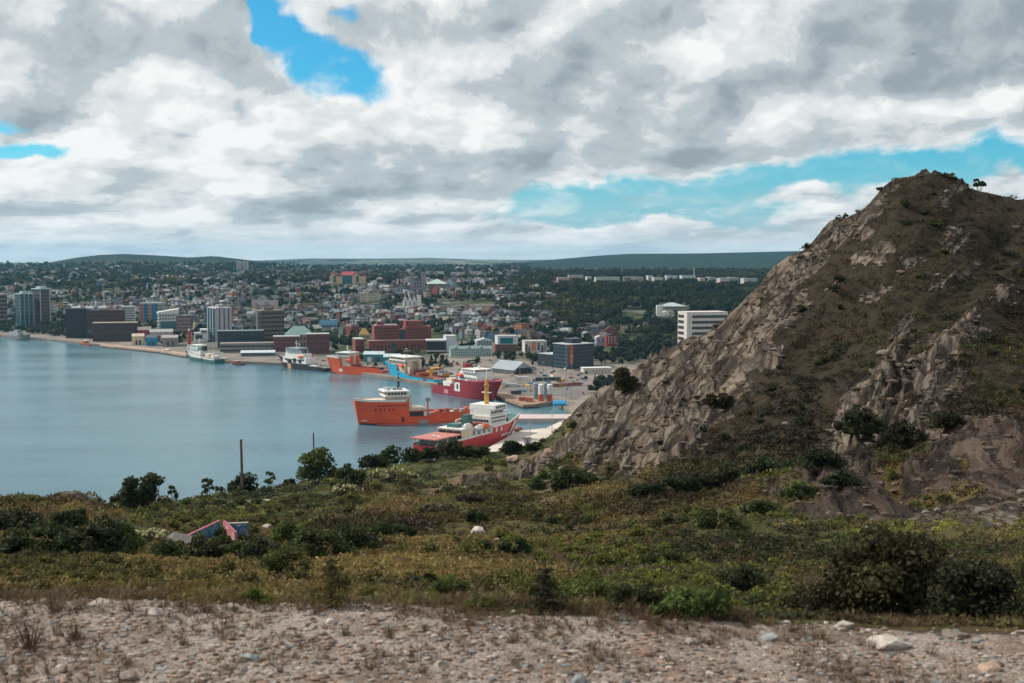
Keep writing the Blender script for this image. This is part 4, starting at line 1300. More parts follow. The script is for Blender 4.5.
    b = Bld('red_row_house', 'tall red house with white windows above the dark trees', 'house', 605, 607, 617, 334.5, 1290, theta=12, short='tall red house')
    b.body(P('house_red', (0.22, 0.035, 0.025)), h=b.h * 0.92); b.part('roof', MB().gable(0, b.b, 0, 9, b.h * 0.92 + 0.003, b.h * 0.12, 0.2, 'y'), DROOF); b.wins('B', 3, 4, 3, b.h * 0.9, P('white_window', (0.6, 0.6, 0.6)), 0.4, 0.45)
    b = Bld('lilac_house', 'pale lilac house beside the tall red house', 'house', 594, 596.5, 605, 336, 1300, theta=12, short='lilac house')
    b.body(P('lilac_clapboard', (0.34, 0.36, 0.48)), h=b.h * 0.85); b.part('roof', MB().gable(0, b.b, 0, 9, b.h * 0.85 + 0.003, b.h * 0.18, 0.2, 'y'), P('cream_roof', (0.45, 0.4, 0.34))); b.wins('B', 2, 3, 3, b.h * 0.8, GLASS, 0.35, 0.45)

    # churches and halls on the slope
    b = Bld('grey_cathedral', 'grey stone cathedral with two tall square towers on the ridge', 'church', 408, 410, 426, 277, row_Y(416, 293), theta=6, short='grey twin towered cathedral')
    G = P('cathedral_stone', (0.23, 0.22, 0.22))
    b.body(G, h=b.h * 0.75); b.part('roof', MB().gable(0.02 * b.b, 0.98 * b.b, 1, 40, b.h * 0.75 + 0.003, b.h * 0.3, 0, 'y'), P('slate_roof', (0.12, 0.12, 0.15)))
    for q in (0.0, 0.72):
        b.part('tower', MB().box(b.b * q - 0.3, b.b * (q + 0.28) + 0.3, -2, 7, 0, b.h * 1.3), G)
    b.wins('B', 5, 3, 3, b.h * 0.72, GLASS, 0.3, 0.6)
    b = Bld('copper_roofed_hall', 'long hall with a pale copper green roof right of the cathedral', 'building', 425, 428, 447, 279.5, row_Y(436, 289.5), theta=6, short='copper green roofed hall')
    b.body(P('stone_grey_wall', (0.22, 0.2, 0.18)), h=b.h * 0.6); b.part('roof', MB().hip(0, b.b, 0, 34, b.h * 0.6 + 0.003, b.h * 0.45, 1), P('pale_copper_roof', (0.38, 0.50, 0.44))); b.wins('B', 9, 2, 2, b.h * 0.56, GLASS, 0.4, 0.5)
    b = Bld('gabled_white_church', 'white church with steep dark gables and a square tower on the slope', 'church', 401, 403, 421, 296, row_Y(410, 307), theta=8, short='white gabled church')
    for i in range(3):
        x0, x1 = b.b * (0.02 + 0.25 * i), b.b * (0.26 + 0.25 * i)
        b.part('gabled_bay', MB().box(x0, x1, 0, 14, 0, b.h * 0.6).gable(x0, x1, 0, 14, b.h * 0.6, b.h * 0.4, 0, 'y'), WHITE)
        b.part('roof', MB().xprism([(x0 - 0.4, b.h * 0.58), ((x0 + x1) / 2, b.h * 1.0), (x1 + 0.4, b.h * 0.58), (x1 + 0.4, b.h * 0.66), ((x0 + x1) / 2, b.h * 1.09), (x0 - 0.4, b.h * 0.66)], 0.6, 14.4), P('slate_roof', (0.12, 0.12, 0.15)))
        b.part('window', MB().box((x0 + x1) / 2 - 0.7, (x0 + x1) / 2 + 0.7, -0.15, 0.1, b.h * 0.2, b.h * 0.55), GLASS)
    b.part('tower', MB().box(b.b * 0.79, b.b, -1, 7, 0, b.h * 1.1), WHITE); b.part('tower_cap', MB().box(b.b * 0.78, b.b * 1.01, -1.2, 7.2, b.h * 1.1 + 0.003, b.h * 1.16), DROOF)
    b = Bld('cream_convent', 'large cream stone building with a stubby central tower', 'building', 358, 360, 379, 292, row_Y(368, 302), theta=6, short='cream towered building')
    Cc = P('cream_stone', (0.50, 0.43, 0.33))
    b.body(Cc, h=b.h * 0.9); b.slab(LROOF, b.h * 0.9, 0.6, 0.4); b.part('tower', MB().box(b.b * 0.3, b.b * 0.45, -0.8, 5, 0, b.h * 1.35), Cc); b.part('roof', MB().hip(b.b * 0.47, b.b, 0, 12, b.h * 0.95, b.h * 0.25, 0.4), DROOF); b.wins('B', 10, 3, 2, b.h * 0.86, GLASS, 0.35, 0.5)
    b = Bld('cyan_house', 'bright cyan flat fronted house on the slope', 'house', 443, 444, 451, 303.5, 1800, theta=6, short='bright cyan house')
    b.body(P('cyan_clapboard', (0.03, 0.25, 0.30))); b.slab(LROOF, b.h, 0.5, 0.2); b.wins('B', 3, 3, 2, b.h - 0.5, GLASS, 0.35, 0.45)
    b = Bld('long_brick_terrace', 'long dark red brick terrace on the slope right of the cyan house', 'building', 451.5, 453, 490, 308, 1790, theta=5, short='long brick terrace')
    b.body(P('terrace_brick', (0.15, 0.055, 0.05))); b.slab(DROOF, b.h, 0.6, 0.3); b.wins('B', 16, 2, 2, b.h - 0.5, GLASS, 0.35, 0.5)
    b = Bld('blue_roofed_hall', 'hall with a deep blue pitched roof among the row houses', 'building', 318, 320, 337, 321, 1600, theta=8, short='deep blue roofed hall')
    b.body(P('blue_grey_wall', (0.16, 0.22, 0.28)), h=b.h * 0.55); b.part('roof', MB().gable(0, b.b, 0, 16, b.h * 0.55 + 0.003, b.h * 0.5, 0.4), P('deep_blue_roof', (0.02, 0.10, 0.17))); b.wins('B', 6, 2, 1.5, b.h * 0.5, GLASS, 0.4, 0.5)
    b = Bld('yellow_roofed_house', 'house with a mustard yellow roof left of the brick complex', 'house', 357, 359, 369, 328.5, 1430, theta=8, short='mustard roofed house')
    b.body(P('sand_wall', (0.36, 0.3, 0.2)), h=b.h * 0.6); b.part('roof', MB().hip(0, b.b, 0, 10, b.h * 0.6 + 0.003, b.h * 0.4, 0.4), P('mustard_roof', (0.42, 0.27, 0.06))); b.wins('B', 4, 2, 1.5, b.h * 0.55, GLASS, 0.4, 0.5)
    for lab, l, r, yt, Y, sh in (('teal sheet metal dock shed left of its shorter twin', 361, 383, 351.5, 1225, 'left teal dock shed'), ('teal sheet metal dock shed, the one nearer the blue ship', 381, 399, 354, 1190, 'right teal dock shed')):
        b = Bld('dock_shed', lab, 'shed', l, l + 2, r, yt, Y, theta=-4, short=sh)
        b.o['group'] = 'teal dock sheds'
        b.a = 12
        b.body(TEALP, h=b.h * 0.75, y1=12); b.part('roof', MB().gable(0, b.b, 0, 12, b.h * 0.75 + 0.003, b.h * 0.25, 0.4), P('ice_blue_roof', (0.42, 0.52, 0.55), rough=0.4)); b.part('door', MB().box(b.b * 0.2, b.b * 0.4, -0.1, 0.1, 0, b.h * 0.5), WHITE); b.part('door', MB().box(b.b * 0.6, b.b * 0.8, -0.1, 0.1, 0, b.h * 0.5), DKGREY)

    # far pale blocks
    for lab, l, r, yt in (('left of two white tower blocks below the dark hill', 236, 240.5, 261), ('right of two white tower blocks below the dark hill', 242, 248, 261.5)):
        b = Bld('tower_block', lab, 'building', l, l + 0.6, r, yt, row_Y(l, 270.5), theta=4, short='twin white tower blocks')
        b.o['group'] = 'white tower blocks below the hill'
        b.a = 18
        b.body(P('far_offwhite', (0.45, 0.44, 0.40)), y1=18); b.bands('B', 8, 2, b.h - 1, GLASS, 0.35); b.slab(LROOF, b.h, 0.8, 0.1, y1=18)
    far = [(424, 446, 270.0, 'chalk white', (0.50, 0.48, 0.43)), (449, 466, 271.3, 'buff', (0.42, 0.36, 0.29)), (468, 482, 270.6, 'pale rose', (0.44, 0.35, 0.32)),
           (556, 570, 276.0, 'faded rose', (0.38, 0.28, 0.26)), (567, 584, 273.8, 'dusty pink', (0.42, 0.32, 0.30)), (585, 594, 275.4, 'snow white', (0.56, 0.55, 0.52)),
           (594, 622, 275.6, 'pale green', (0.38, 0.42, 0.37)), (622, 644, 276.2, 'light tan', (0.42, 0.36, 0.31)), (646, 654, 274.6, 'bright white', (0.60, 0.60, 0.58)),
           (665, 679, 273.4, 'blue roofed white', (0.56, 0.55, 0.54)), (680, 697, 273.6, 'wide blue roofed white', (0.55, 0.53, 0.52)), (652, 664, 276.6, 'cream', (0.48, 0.42, 0.36)),
           (698, 706, 276, 'rose grey', (0.4, 0.33, 0.32)), (707, 717, 275.6, 'slate blue', (0.25, 0.31, 0.36)), (718, 730, 276.3, 'blush', (0.44, 0.36, 0.34)), (727, 741, 275.8, 'cool grey', (0.34, 0.38, 0.41)), (742, 760, 276.6, 'stone coloured', (0.42, 0.4, 0.37))]
    for l, r, yt, cn, c in far:
        q = rnd.uniform(-1.2, 1.6)
        b = Bld('retail_block', '%s low block in the pale row below the far ridge' % cn, 'building', l + rnd.uniform(0, 1.5), l + 1.9, r - rnd.uniform(0.5, 2.5), yt + 2.2 + q * 0.6, row_Y(l, yt + 6.6 + q), theta=3, short='pale far row')
        b.o['group'] = 'pale low blocks below the far ridge'
        b.a = 30
        b.body(P('far_' + cn.replace(' ', '_'), c), y1=30)
        b.slab(P('blue_sheet_roof', (0.22, 0.36, 0.48)) if 'blue roof' in cn else LROOF, b.h, 1.6, 0.3, y1=30)
        b.band('B', b.h * 0.3, b.h * 0.25, GLASS)
    m = empty('radio_mast', atY(694, 280, row_Y(694, 281)), 0, 'thin white mast rising from the wide blue roofed block', 'mast')
    MB().tube((0, 0, -3), (0, 0, 22), 0.9, 0.5, 6).build('pole', WHITE, m); MB().box(-0.5, 0.5, -0.5, 0.5, 22, 26).build('aerial', WHITE, m)


build_landmarks()


# ------------------------------------------------------------------ wharf things
def build_wharf():
    # cement silos
    specs = [(535.5, 383.5, 399, 'blue_grey', 'left blue grey silo standing behind a white and red one'), (545.5, 383, 398.5, 'blue_grey', 'right blue grey silo between the two white ones'),
             (541, 384.8, 401, 'white_red', 'left white silo with a red base on the timber wharf'), (549.6, 384.8, 401, 'white_red', 'right white silo with a red base on the timber wharf')]
    for px, y0, y1, k, lab in specs:
        p = gp(px, y1, 2.7)
        h = top_z(y0, p.y) - 2.7
        o = empty('silo', p, 0, lab, 'silo', 'silos on the timber wharf')
        r = 2.0 * p.y / 900
        up = P('silo_blue_grey', (0.22, 0.29, 0.34)) if k == 'blue_grey' else P('silo_white', (0.66, 0.66, 0.64))
        lo = P('silo_blue_grey', (0.22, 0.29, 0.34)) if k == 'blue_grey' else P('silo_red', (0.46, 0.07, 0.03))
        MB().tube((0, 0, h * 0.42), (0, 0, h), r, r, 20).build('shell', up, o)
        MB().tube((0, 0, 0.0), (0, 0, h * 0.42 - 0.003), r * 1.01, r * 1.01, 20).build('base', lo, o)
        MB().tube((0, 0, h + 0.003), (0, 0, h + 0.7), r * 1.0, r * 0.35, 20).build('cap', up, o)
        MB().tube((r * 0.5, -r * 0.95, 0), (r * 0.5, -r * 0.95, h), 0.18, 0.18, 5).build('pipe', GREY, o)
    # blue tarpaulin tent
    p = gp(559.5, 405, 2.7)
    o = empty('tarpaulin_shelter', p, R(8), 'bright blue tarpaulin shelter right of the silos', 'shelter')
    MB().gable(-4.5, 4.5, -3, 3, 1.4, 1.9, 0.1).build('tarpaulin', P('blue_tarpaulin', (0.02, 0.26, 0.48), rough=0.5), o)
    MB().box(-4.4, 4.4, -2.9, 2.9, 0, 1.39).build('side', P('blue_tarpaulin', (0.02, 0.26, 0.48), rough=0.5), o)
    # red equipment and containers
    cont = [(524.5, 400.5, (0.40, 0.12, 0.06), 'rust orange container lying on the timber wharf', 8), (529.5, 401.5, (0.45, 0.16, 0.06), 'orange skip near the silos on the timber wharf', 5),
            (516, 394, (0.06, 0.07, 0.08), 'black container at the back of the timber wharf', 8), (505, 385.2, (0.55, 0.55, 0.54), 'white container beside the crimson ship', 9),
            (511.5, 386.6, (0.52, 0.53, 0.55), 'white container right of another beside the crimson ship', 9), (523, 380, (0.62, 0.6, 0.58), 'white tented store in front of the grey gabled shed', 10),
            (548, 381, (0.04, 0.055, 0.05), 'long dark container stack edge in the asphalt yard', 22), (561, 386.5, (0.26, 0.11, 0.09), 'brownish red flat stack in the asphalt yard', 14), (575, 385.6, (0.24, 0.1, 0.09), 'second brownish red stack nearer the rocky hill', 11),
            (452, 384, (0.5, 0.5, 0.48), 'pale container on the quay behind the blue ship', 8), (458, 379, (0.30, 0.32, 0.32), 'grey container on the quay behind the crimson ship', 9), (446, 376, (0.45, 0.2, 0.06), 'orange container near the yellow deck crane', 6),
            (463, 372.5, (0.28, 0.09, 0.05), 'dark orange container in front of the gabled row', 8), (436, 370, (0.3, 0.07, 0.05), 'red container in front of the framed glass hall', 9), (449, 366.5, (0.25, 0.08, 0.07), 'maroon container below the gabled row', 8),
            (411, 366, (0.42, 0.28, 0.15), 'tan container behind the blue ship', 8), (404, 366.6, (0.5, 0.48, 0.45), 'off white container behind the blue ship', 7)]
    for px, py, c, lab, L in cont:
        p = gp(px, py, 2.75)
        p.z = max(2.75, cz(p.x, p.y) + 0.05)
        o = empty('shipping_container', p, R(rnd.uniform(-8, 25)), lab, 'container')
        m = P('container_%d' % int(px * 10), c, dirt=0.3)
        mb = MB().box(-L / 2, L / 2, -1.3, 1.3, 0.1, 2.7)
        for i in range(int(L)):
            mb.box(-L / 2 + i + 0.2, -L / 2 + i + 0.6, -1.36, 1.36, 0.3, 2.5)
        mb.build('body', m, o)
        MB().box(-L / 2 - 0.06, -L / 2 - 0.003, -1.1, 1.1, 0.2, 2.6).build('door', DKGREY, o)
    # small yard clutter: pallets of pipe, reels and bins one can count
    kinds = [('pipe_stack', 'stack of pipes'), ('cable_reel', 'cable reel'), ('steel_bin', 'steel bin')]
    cn = [('grey', (0.28, 0.29, 0.30)), ('rusty', (0.24, 0.09, 0.05)), ('white', (0.55, 0.55, 0.53)), ('yellow', (0.5, 0.33, 0.08)), ('blue', (0.06, 0.16, 0.28)), ('dark', (0.04, 0.045, 0.05))]
    got = {}
    for i in range(64):
        zone = rnd.choice(((446, 500, 370, 386, 'on the quay behind the crimson ship'), (500, 545, 377, 392, 'in the yard behind the timber wharf'), (400, 446, 366, 376, 'on the quay behind the cyan ship'), (545, 590, 372, 396, 'in the yard left of the rocky hill')))
        p = gp(rnd.uniform(zone[0], zone[1]), rnd.uniform(zone[2], zone[3]), 2.7)
        if p.y < float(shore_soft(T(pix(p)[0], 380)[0])) + 6: continue
        p.z = max(2.72, cz(p.x, p.y) + 0.05)
        nm, word = kinds[i % 3]; cw, c = rnd.choice(cn)
        mb = MB()
        if nm == 'pipe_stack':
            for k in range(3):
                for j in range(3 - k):
                    mb.tube((-4, -0.9 + 0.6 * j + 0.3 * k, 0.3 + 0.52 * k), (4, -0.9 + 0.6 * j + 0.3 * k, 0.3 + 0.52 * k), 0.29, 0.29, 8)
        elif nm == 'cable_reel':
            mb.tube((0, -0.9, 1.4), (0, 0.9, 1.4), 0.8, 0.8, 14).tube((0, -1.0, 1.4), (0, -0.9, 1.4), 1.4, 1.4, 16).tube((0, 0.9, 1.4), (0, 1.0, 1.4), 1.4, 1.4, 16)
        else:
            mb.box(-1.6, 1.6, -1, 1, 0.1, 1.6, -0.25).box(-1.75, 1.75, -1.3, 1.3, 1.6, 1.72)
        o = mb.build(nm, P('yard_' + cw, c, dirt=0.3), None, p, rnd.uniform(0, 3.1))
        tag(o, 'x', word.split()[-1] if nm == 'cable_reel' else word.split()[0] + ' stack' if nm == 'pipe_stack' else 'bin', 'clutter in the wharf yard')
        got.setdefault((cw, word, zone[4]), []).append((pix(p)[0], o))
    for (cw, word, z), l in got.items():
        l.sort(key=lambda q: q[0])
        for i, (_, o) in enumerate(l):
            o['label'] = '%s %s %s' % (cw, word, z) if len(l) == 1 else '%s from left of %s %ss %s' % (('first', 'second', 'third', 'fourth', 'fifth', 'sixth', 'seventh', 'eighth')[i], cw, word.replace('stack of pipes', 'pipe stack'), z)
    # lamp masts
    for px, y0, y1, z, lab in ((543.2, 371, 397, 2.7, 'lamp mast just left of the right white silo'), (566, 345, 404, 2.7, 'tallest lamp mast beside the blue tarpaulin'), (571.5, 356, 399, 2.7, 'lamp mast nearest the rocky hill in the yard'),
                               (508, 433, 452, 2.6, 'short lamp post on the pale wharf apron, the left one'), (530, 424, 444, 2.6, 'lamp post in the middle of the pale wharf apron'), (552, 412, 434, 2.6, 'lamp post on the pale wharf apron, the right one'),
                               (543, 362, 388, 2.7, 'lamp mast behind the silos in the asphalt yard'), (520, 366, 385, 2.7, 'lamp mast in front of the grey gabled shed')):
        p = gp(px, y1, z)
        h = top_z(y0, p.y) - z
        o = empty('lamp_mast', p, R(20), lab, 'lamp post', 'lamp masts around the wharves')
        MB().tube((0, 0, 0), (0, 0, h), 0.26, 0.14, 8).build('pole', GREY, o)
        MB().box(-1.3, 1.3, -0.15, 0.15, h, h + 0.25).build('arm', GREY, o)
        for q in (-1.1, 0.7):
            MB().box(q, q + 0.5, -0.3, 0.3, h - 0.22, h - 0.003).build('lamp_head', WHITE, o)
    # yellow yard crane
    p = gp(431, 374, 2.6)
    o = empty('yard_crane', p, R(20), 'yellow lattice crane on the quay beside the blue ship', 'crane')
    MB().box(-3, 3, -1.6, 1.6, 0.8, 3.4).build('cab', YELLOW, o); MB().box(-3.4, 3.4, -2, -1.2, 0, 0.8).box(-3.4, 3.4, 1.2, 2, 0, 0.8).build('track', BLACK, o)
    MB().tube((1, 0, 3), (9, 0, 10), 0.5, 0.3, 6).build('boom', YELLOW, o)
    # wire fence and shack on the apron
    p = gp(527, 443, 2.6)
    o = empty('guard_shack', p, R(15), 'small grey shack on the pale wharf apron', 'shack')
    MB().box(-2, 2, -1.5, 1.5, 0, 2.5).build('wall', GREY, o); MB().gable(-2, 2, -1.5, 1.5, 2.503, 0.8, 0.3).build('roof', DROOF, o); MB().box(-0.5, 0.5, -1.58, -1.4, 0, 2).build('door', DKGREY, o)
    for px, py, lab in ((516.5, 431.5, 'orange buoy cart at the head of the pale apron'), (519.5, 430, 'orange crate right of the buoy cart on the apron')):
        p = gp(px, py, 2.6)
        o = empty('equipment_crate', p, R(30), lab, 'crate')
        MB().box(-1.4, 1.4, -0.9, 0.9, 0.3, 1.7).build('box', RUST, o); MB().box(-1.5, 1.5, -1, -0.7, 0, 0.3).box(-1.5, 1.5, 0.7, 1, 0, 0.3).build('skid', BLACK, o)
    # red and white leading tower on the quay
    p = gp(189.5, 352, 2.9)
    h = top_z(330.5, p.y) - p.z
    o = empty('beacon_tower', p, 0, 'red and white beacon tower behind the green and white ship', 'tower')
    MB().tube((0, 0, 0), (0, 0, h * 0.35), 2.4, 2.2, 12).build('white_base', WHITE, o); MB().tube((0, 0, h * 0.35 + 0.003), (0, 0, h), 2.2, 1.8, 12).build('red_shaft', P('beacon_red', (0.34, 0.05, 0.03)), o)
    MB().tube((0, 0, h + 0.003), (0, 0, h + 2), 1.3, 1.0, 10).build('lantern', WHITE, o)


build_wharf()

# ------------------------------------------------------------------ ships
def hull_loft(L, B, prof, z_bot=-1.5, flare=0.12, stem=0.5, stern_w=0.85, bow_rake=4.0, n=40):
    """prof: list of (fraction from stern, deck height).  returns a closed hull shape; doubled fractions make steps"""
    xs = []
    for f, h in prof:
        xs.append((f, h))
    fr = []
    for i in range(len(xs) - 1):
        (f0, h0), (f1, h1) = xs[i], xs[i + 1]
        k = max(1, int((f1 - f0) * n))
        for q in range(k):
            t = q / k
            fr.append((f0 + (f1 - f0) * t, h0 + (h1 - h0) * t))
    fr.append(xs[-1])
    rings = []
    for f, h in fr:
        def half(u):
            if u < 0.08:
                return stern_w + (1 - stern_w) * (u / 0.08)
            if u > 0.62:
                q = (u - 0.62) / 0.38
                return max(0.0, 1 - q ** 2.2)
            return 1.0
        bw = B / 2 * half(min(1, f * (1 + 0.03)))
        ud = f - 0.08 if f > 0.62 else f
        bd = B / 2 * min(1.0, half(max(0, ud)) + 0.0)
        x = f * L
        rk = bow_rake * max(0, (f - 0.75) / 0.25) ** 1.5
        ring = []
        for z, b in ((z_bot, bw * 0.85), (0.0, bw), (h * 0.5, (bw + bd) / 2 * 0.995), (h, bd)):
            xo = x + rk * (max(z, 0) / max(1, xs[-1][1]))
            ring.append((xo, max(b, 0.12), z))
        rings.append(ring)
    vs = []; fs = []
    for ring in rings:
        vs += ring + [(x, -y, z) for x, y, z in reversed(ring)]
    k = 8
    for i in range(len(rings) - 1):
        for j in range(k):
            a, b2 = i * k + j, i * k + (j + 1) % k
            fs.append((a, a + k, b2 + k, b2))
    fs.append(tuple(range(k - 1, -1, -1)))
    fs.append(tuple((len(rings) - 1) * k + j for j in range(k)))
    return vs, fs, rings


class Ship:
    def __init__(s, name, label, stern, bow, B, prof, hull_mat, deck_mat=None, cat='ship', **k):
        L = (bow - stern).length
        a = math.atan2(bow.y - stern.y, bow.x - stern.x)
        s.o = empty(name, (stern.x, stern.y, 0), a, label, cat)
        s.L, s.B = L, B
        vs, fs, rings = hull_loft(L, B, prof, **k)
        s.rings = rings
        MB().add(vs, fs).build('hull', hull_mat, s.o)
        s.prof = prof
        for sg in (1, -1):
            s.side_strip('waterline_band', 0.0, 0.995, -0.3, 0.75, P('boot_topping', (0.05, 0.022, 0.018)), sg, 0.05)
        if deck_mat:
            # decks a hand's breadth above the hull top, one quad strip
            mb = MB()
            v = []
            for r in rings:
                x, y, z = r[3]
                v += [(x, y * 0.94, z + 0.06), (x, -y * 0.94, z + 0.06)]
            f = [(2 * i, 2 * i + 1, 2 * i + 3, 2 * i + 2) for i in range(len(rings) - 1)]
            mb.add(v, f).build('deck', deck_mat, s.o)

    def part(s, name, mb, mat, parent=None, smooth=False):
        return mb.build(name, mat, parent or s.o, smooth=smooth)

    def box(s, name, f0, f1, w0, w1, z0, z1, mat, taper=0.0, parent=None):
        return s.part(name, MB().box(f0 * s.L, f1 * s.L, w0 * s.B / 2, w1 * s.B / 2, z0, z1, taper), mat, parent)

    def side_strip(s, name, f0, f1, z0, z1, mat, side=1, out=0.07, slant=0.0):
        """a painted patch following the hull side"""
        xs = [r[1][0] / s.L for r in s.rings]
        def ring_at(f):
            i = max(0, min(len(xs) - 2, int(np.searchsorted(xs, f)) - 1))
            t = 0.0 if xs[i + 1] - xs[i] < 1e-6 else min(1.0, max(0.0, (f - xs[i]) / (xs[i + 1] - xs[i])))
            return [tuple(a + (b - a) * t for a, b in zip(p, q)) for p, q in zip(s.rings[i], s.rings[i + 1])]
        pts = [ring_at(f0)] + [r for r, x in zip(s.rings, xs) if f0 + 0.002 < x < f1 - 0.002] + [ring_at(f1)]
        vs = []
        def at(r, z):
            zz = [p[2] for p in r]; 
            return (float(np.interp(z, zz, [p[0] for p in r])), side * (float(np.interp(z, zz, [p[1] for p in r])) + out), z)
        for r in pts:
            a, b = at(r, z0), at(r, min(z1, r[3][2]))
            vs += [a, (b[0] + slant, b[1], b[2])]
        fs = [(2 * i, 2 * i + 2, 2 * i + 3, 2 * i + 1) for i in range(len(pts) - 1)]
        return s.part(name, MB().add(vs, fs), mat)

    def rail(s, f0, f1, z, mat, name='bulwark', h=1.1, inset=0.0):
        mb = MB()
        for sg in (1, -1):
            vs = []
            rs = [r for r in s.rings if f0 <= r[1][0] / s.L <= f1]
            for r in rs:
                x, y, zz = r[3]
                vs += [(x, sg * (y + 0.03), zz - 0.05), (x, sg * (y + 0.03), zz + h), (x, sg * (y - 0.3), zz + h), (x, sg * (y - 0.3), zz - 0.05)]
            fs = []
            for i in range(len(rs) - 1):
                for j in range(4):
                    a, b = 4 * i + j, 4 * i + (j + 1) % 4
                    fs.append((a, b, b + 4, a + 4))
            mb.add(vs, fs)
        return s.part(name, mb, mat)

    def windows(s, f, w0, w1, z0, z1, n, mat=None):
        """front and rear panes of a wheelhouse"""
        me = MB().box(-0.06, 0.06, -0.5, 0.5, z0, z1).mesh('window', mat or GLASS)
        for i in range(n):
            y = (w0 + (w1 - w0) * (i + 0.5) / n) * s.B / 2
            o = link('window', me, s.o, (f * s.L, y, 0))
            o.scale = (1, abs(w1 - w0) * s.B / 2 / n * 0.82, 1)

    def side_windows(s, f0, f1, w, z0, z1, n, mat=None, both=True):
        me = MB().box(-0.5, 0.5, -0.06, 0.06, z0, z1).mesh('window', mat or GLASS)
        for sg in ((1, -1) if both else (1,)):
            for i in range(n):
                o = link('window', me, s.o, ((f0 + (f1 - f0) * (i + 0.5) / n) * s.L, sg * w * s.B / 2, 0))
                o.scale = ((f1 - f0) * s.L / n * 0.7, 1, 1)

    def mast(s, f, w, z0, z1, mat, r=0.45, arms=2, name='mast'):
        x, y = f * s.L, w * s.B / 2
        m = s.part(name, MB().tube((x, y, z0), (x, y, z1), r, r * 0.45, 8), mat)
        for i in range(arms):
            z = z0 + (z1 - z0) * (0.55 + 0.25 * i)
            s.part('radar', MB().box(x - 0.25, x + 0.25, y - 2.2 + i * 0.6, y + 2.2 - i * 0.6, z, z + 0.35), WHITE, m)

    def boat(s, f, w, z, mat):
        x, y = f * s.L, w * s.B / 2
        return s.part('lifeboat', MB().box(x - 3, x + 3, y - 1.1, y + 1.1, z, z + 1.3, -0.2).box(x - 2.6, x + 2.6, y - 0.9, y + 0.9, z + 1.3, z + 2.2, 0.4), mat)


def paints():
    return dict(
        orange=P('ship_orange', (0.72, 0.095, 0.028), rough=0.4, var=0.08, scale=0.12, dirt=0.3),
        orange2=P('ship_vermilion', (0.66, 0.095, 0.03), rough=0.4, var=0.08, scale=0.12, dirt=0.3),
        blue=P('ship_cyan', (0.008, 0.34, 0.54), rough=0.4, var=0.06, scale=0.12, dirt=0.25),
        maroon=P('ship_crimson', (0.23, 0.016, 0.026), rough=0.4, var=0.08, scale=0.12, dirt=0.25),
        cg=P('ship_red', (0.48, 0.03, 0.032), rough=0.4, var=0.08, scale=0.12, dirt=0.3),
        green=P('ship_green', (0.025, 0.10, 0.085), rough=0.45, var=0.1, scale=0.12),
        cream=P('ship_cream', (0.62, 0.50, 0.37), rough=0.5, var=0.08, dirt=0.22),
        deck=P('ship_deck_grey', (0.17, 0.17, 0.165), rough=0.8),
        reddeck=P('ship_deck_red', (0.24, 0.07, 0.045), rough=0.8),
        greendeck=P('ship_deck_green', (0.05, 0.14, 0.12), rough=0.8),
    )


def marks(o, text, size, loc, rot, mat, name='hull_lettering'):
    c = bpy.data.curves.new(name, 'FONT')
    c.body = text
    c.size = size
    c.align_x = 'CENTER'
    c.extrude = 0.02
    c.materials.append(mat)
    t = bpy.data.objects.new(name, c)
    COL.objects.link(t)
    t.parent = o
    t.location = loc
    t.rotation_euler = rot
    return t


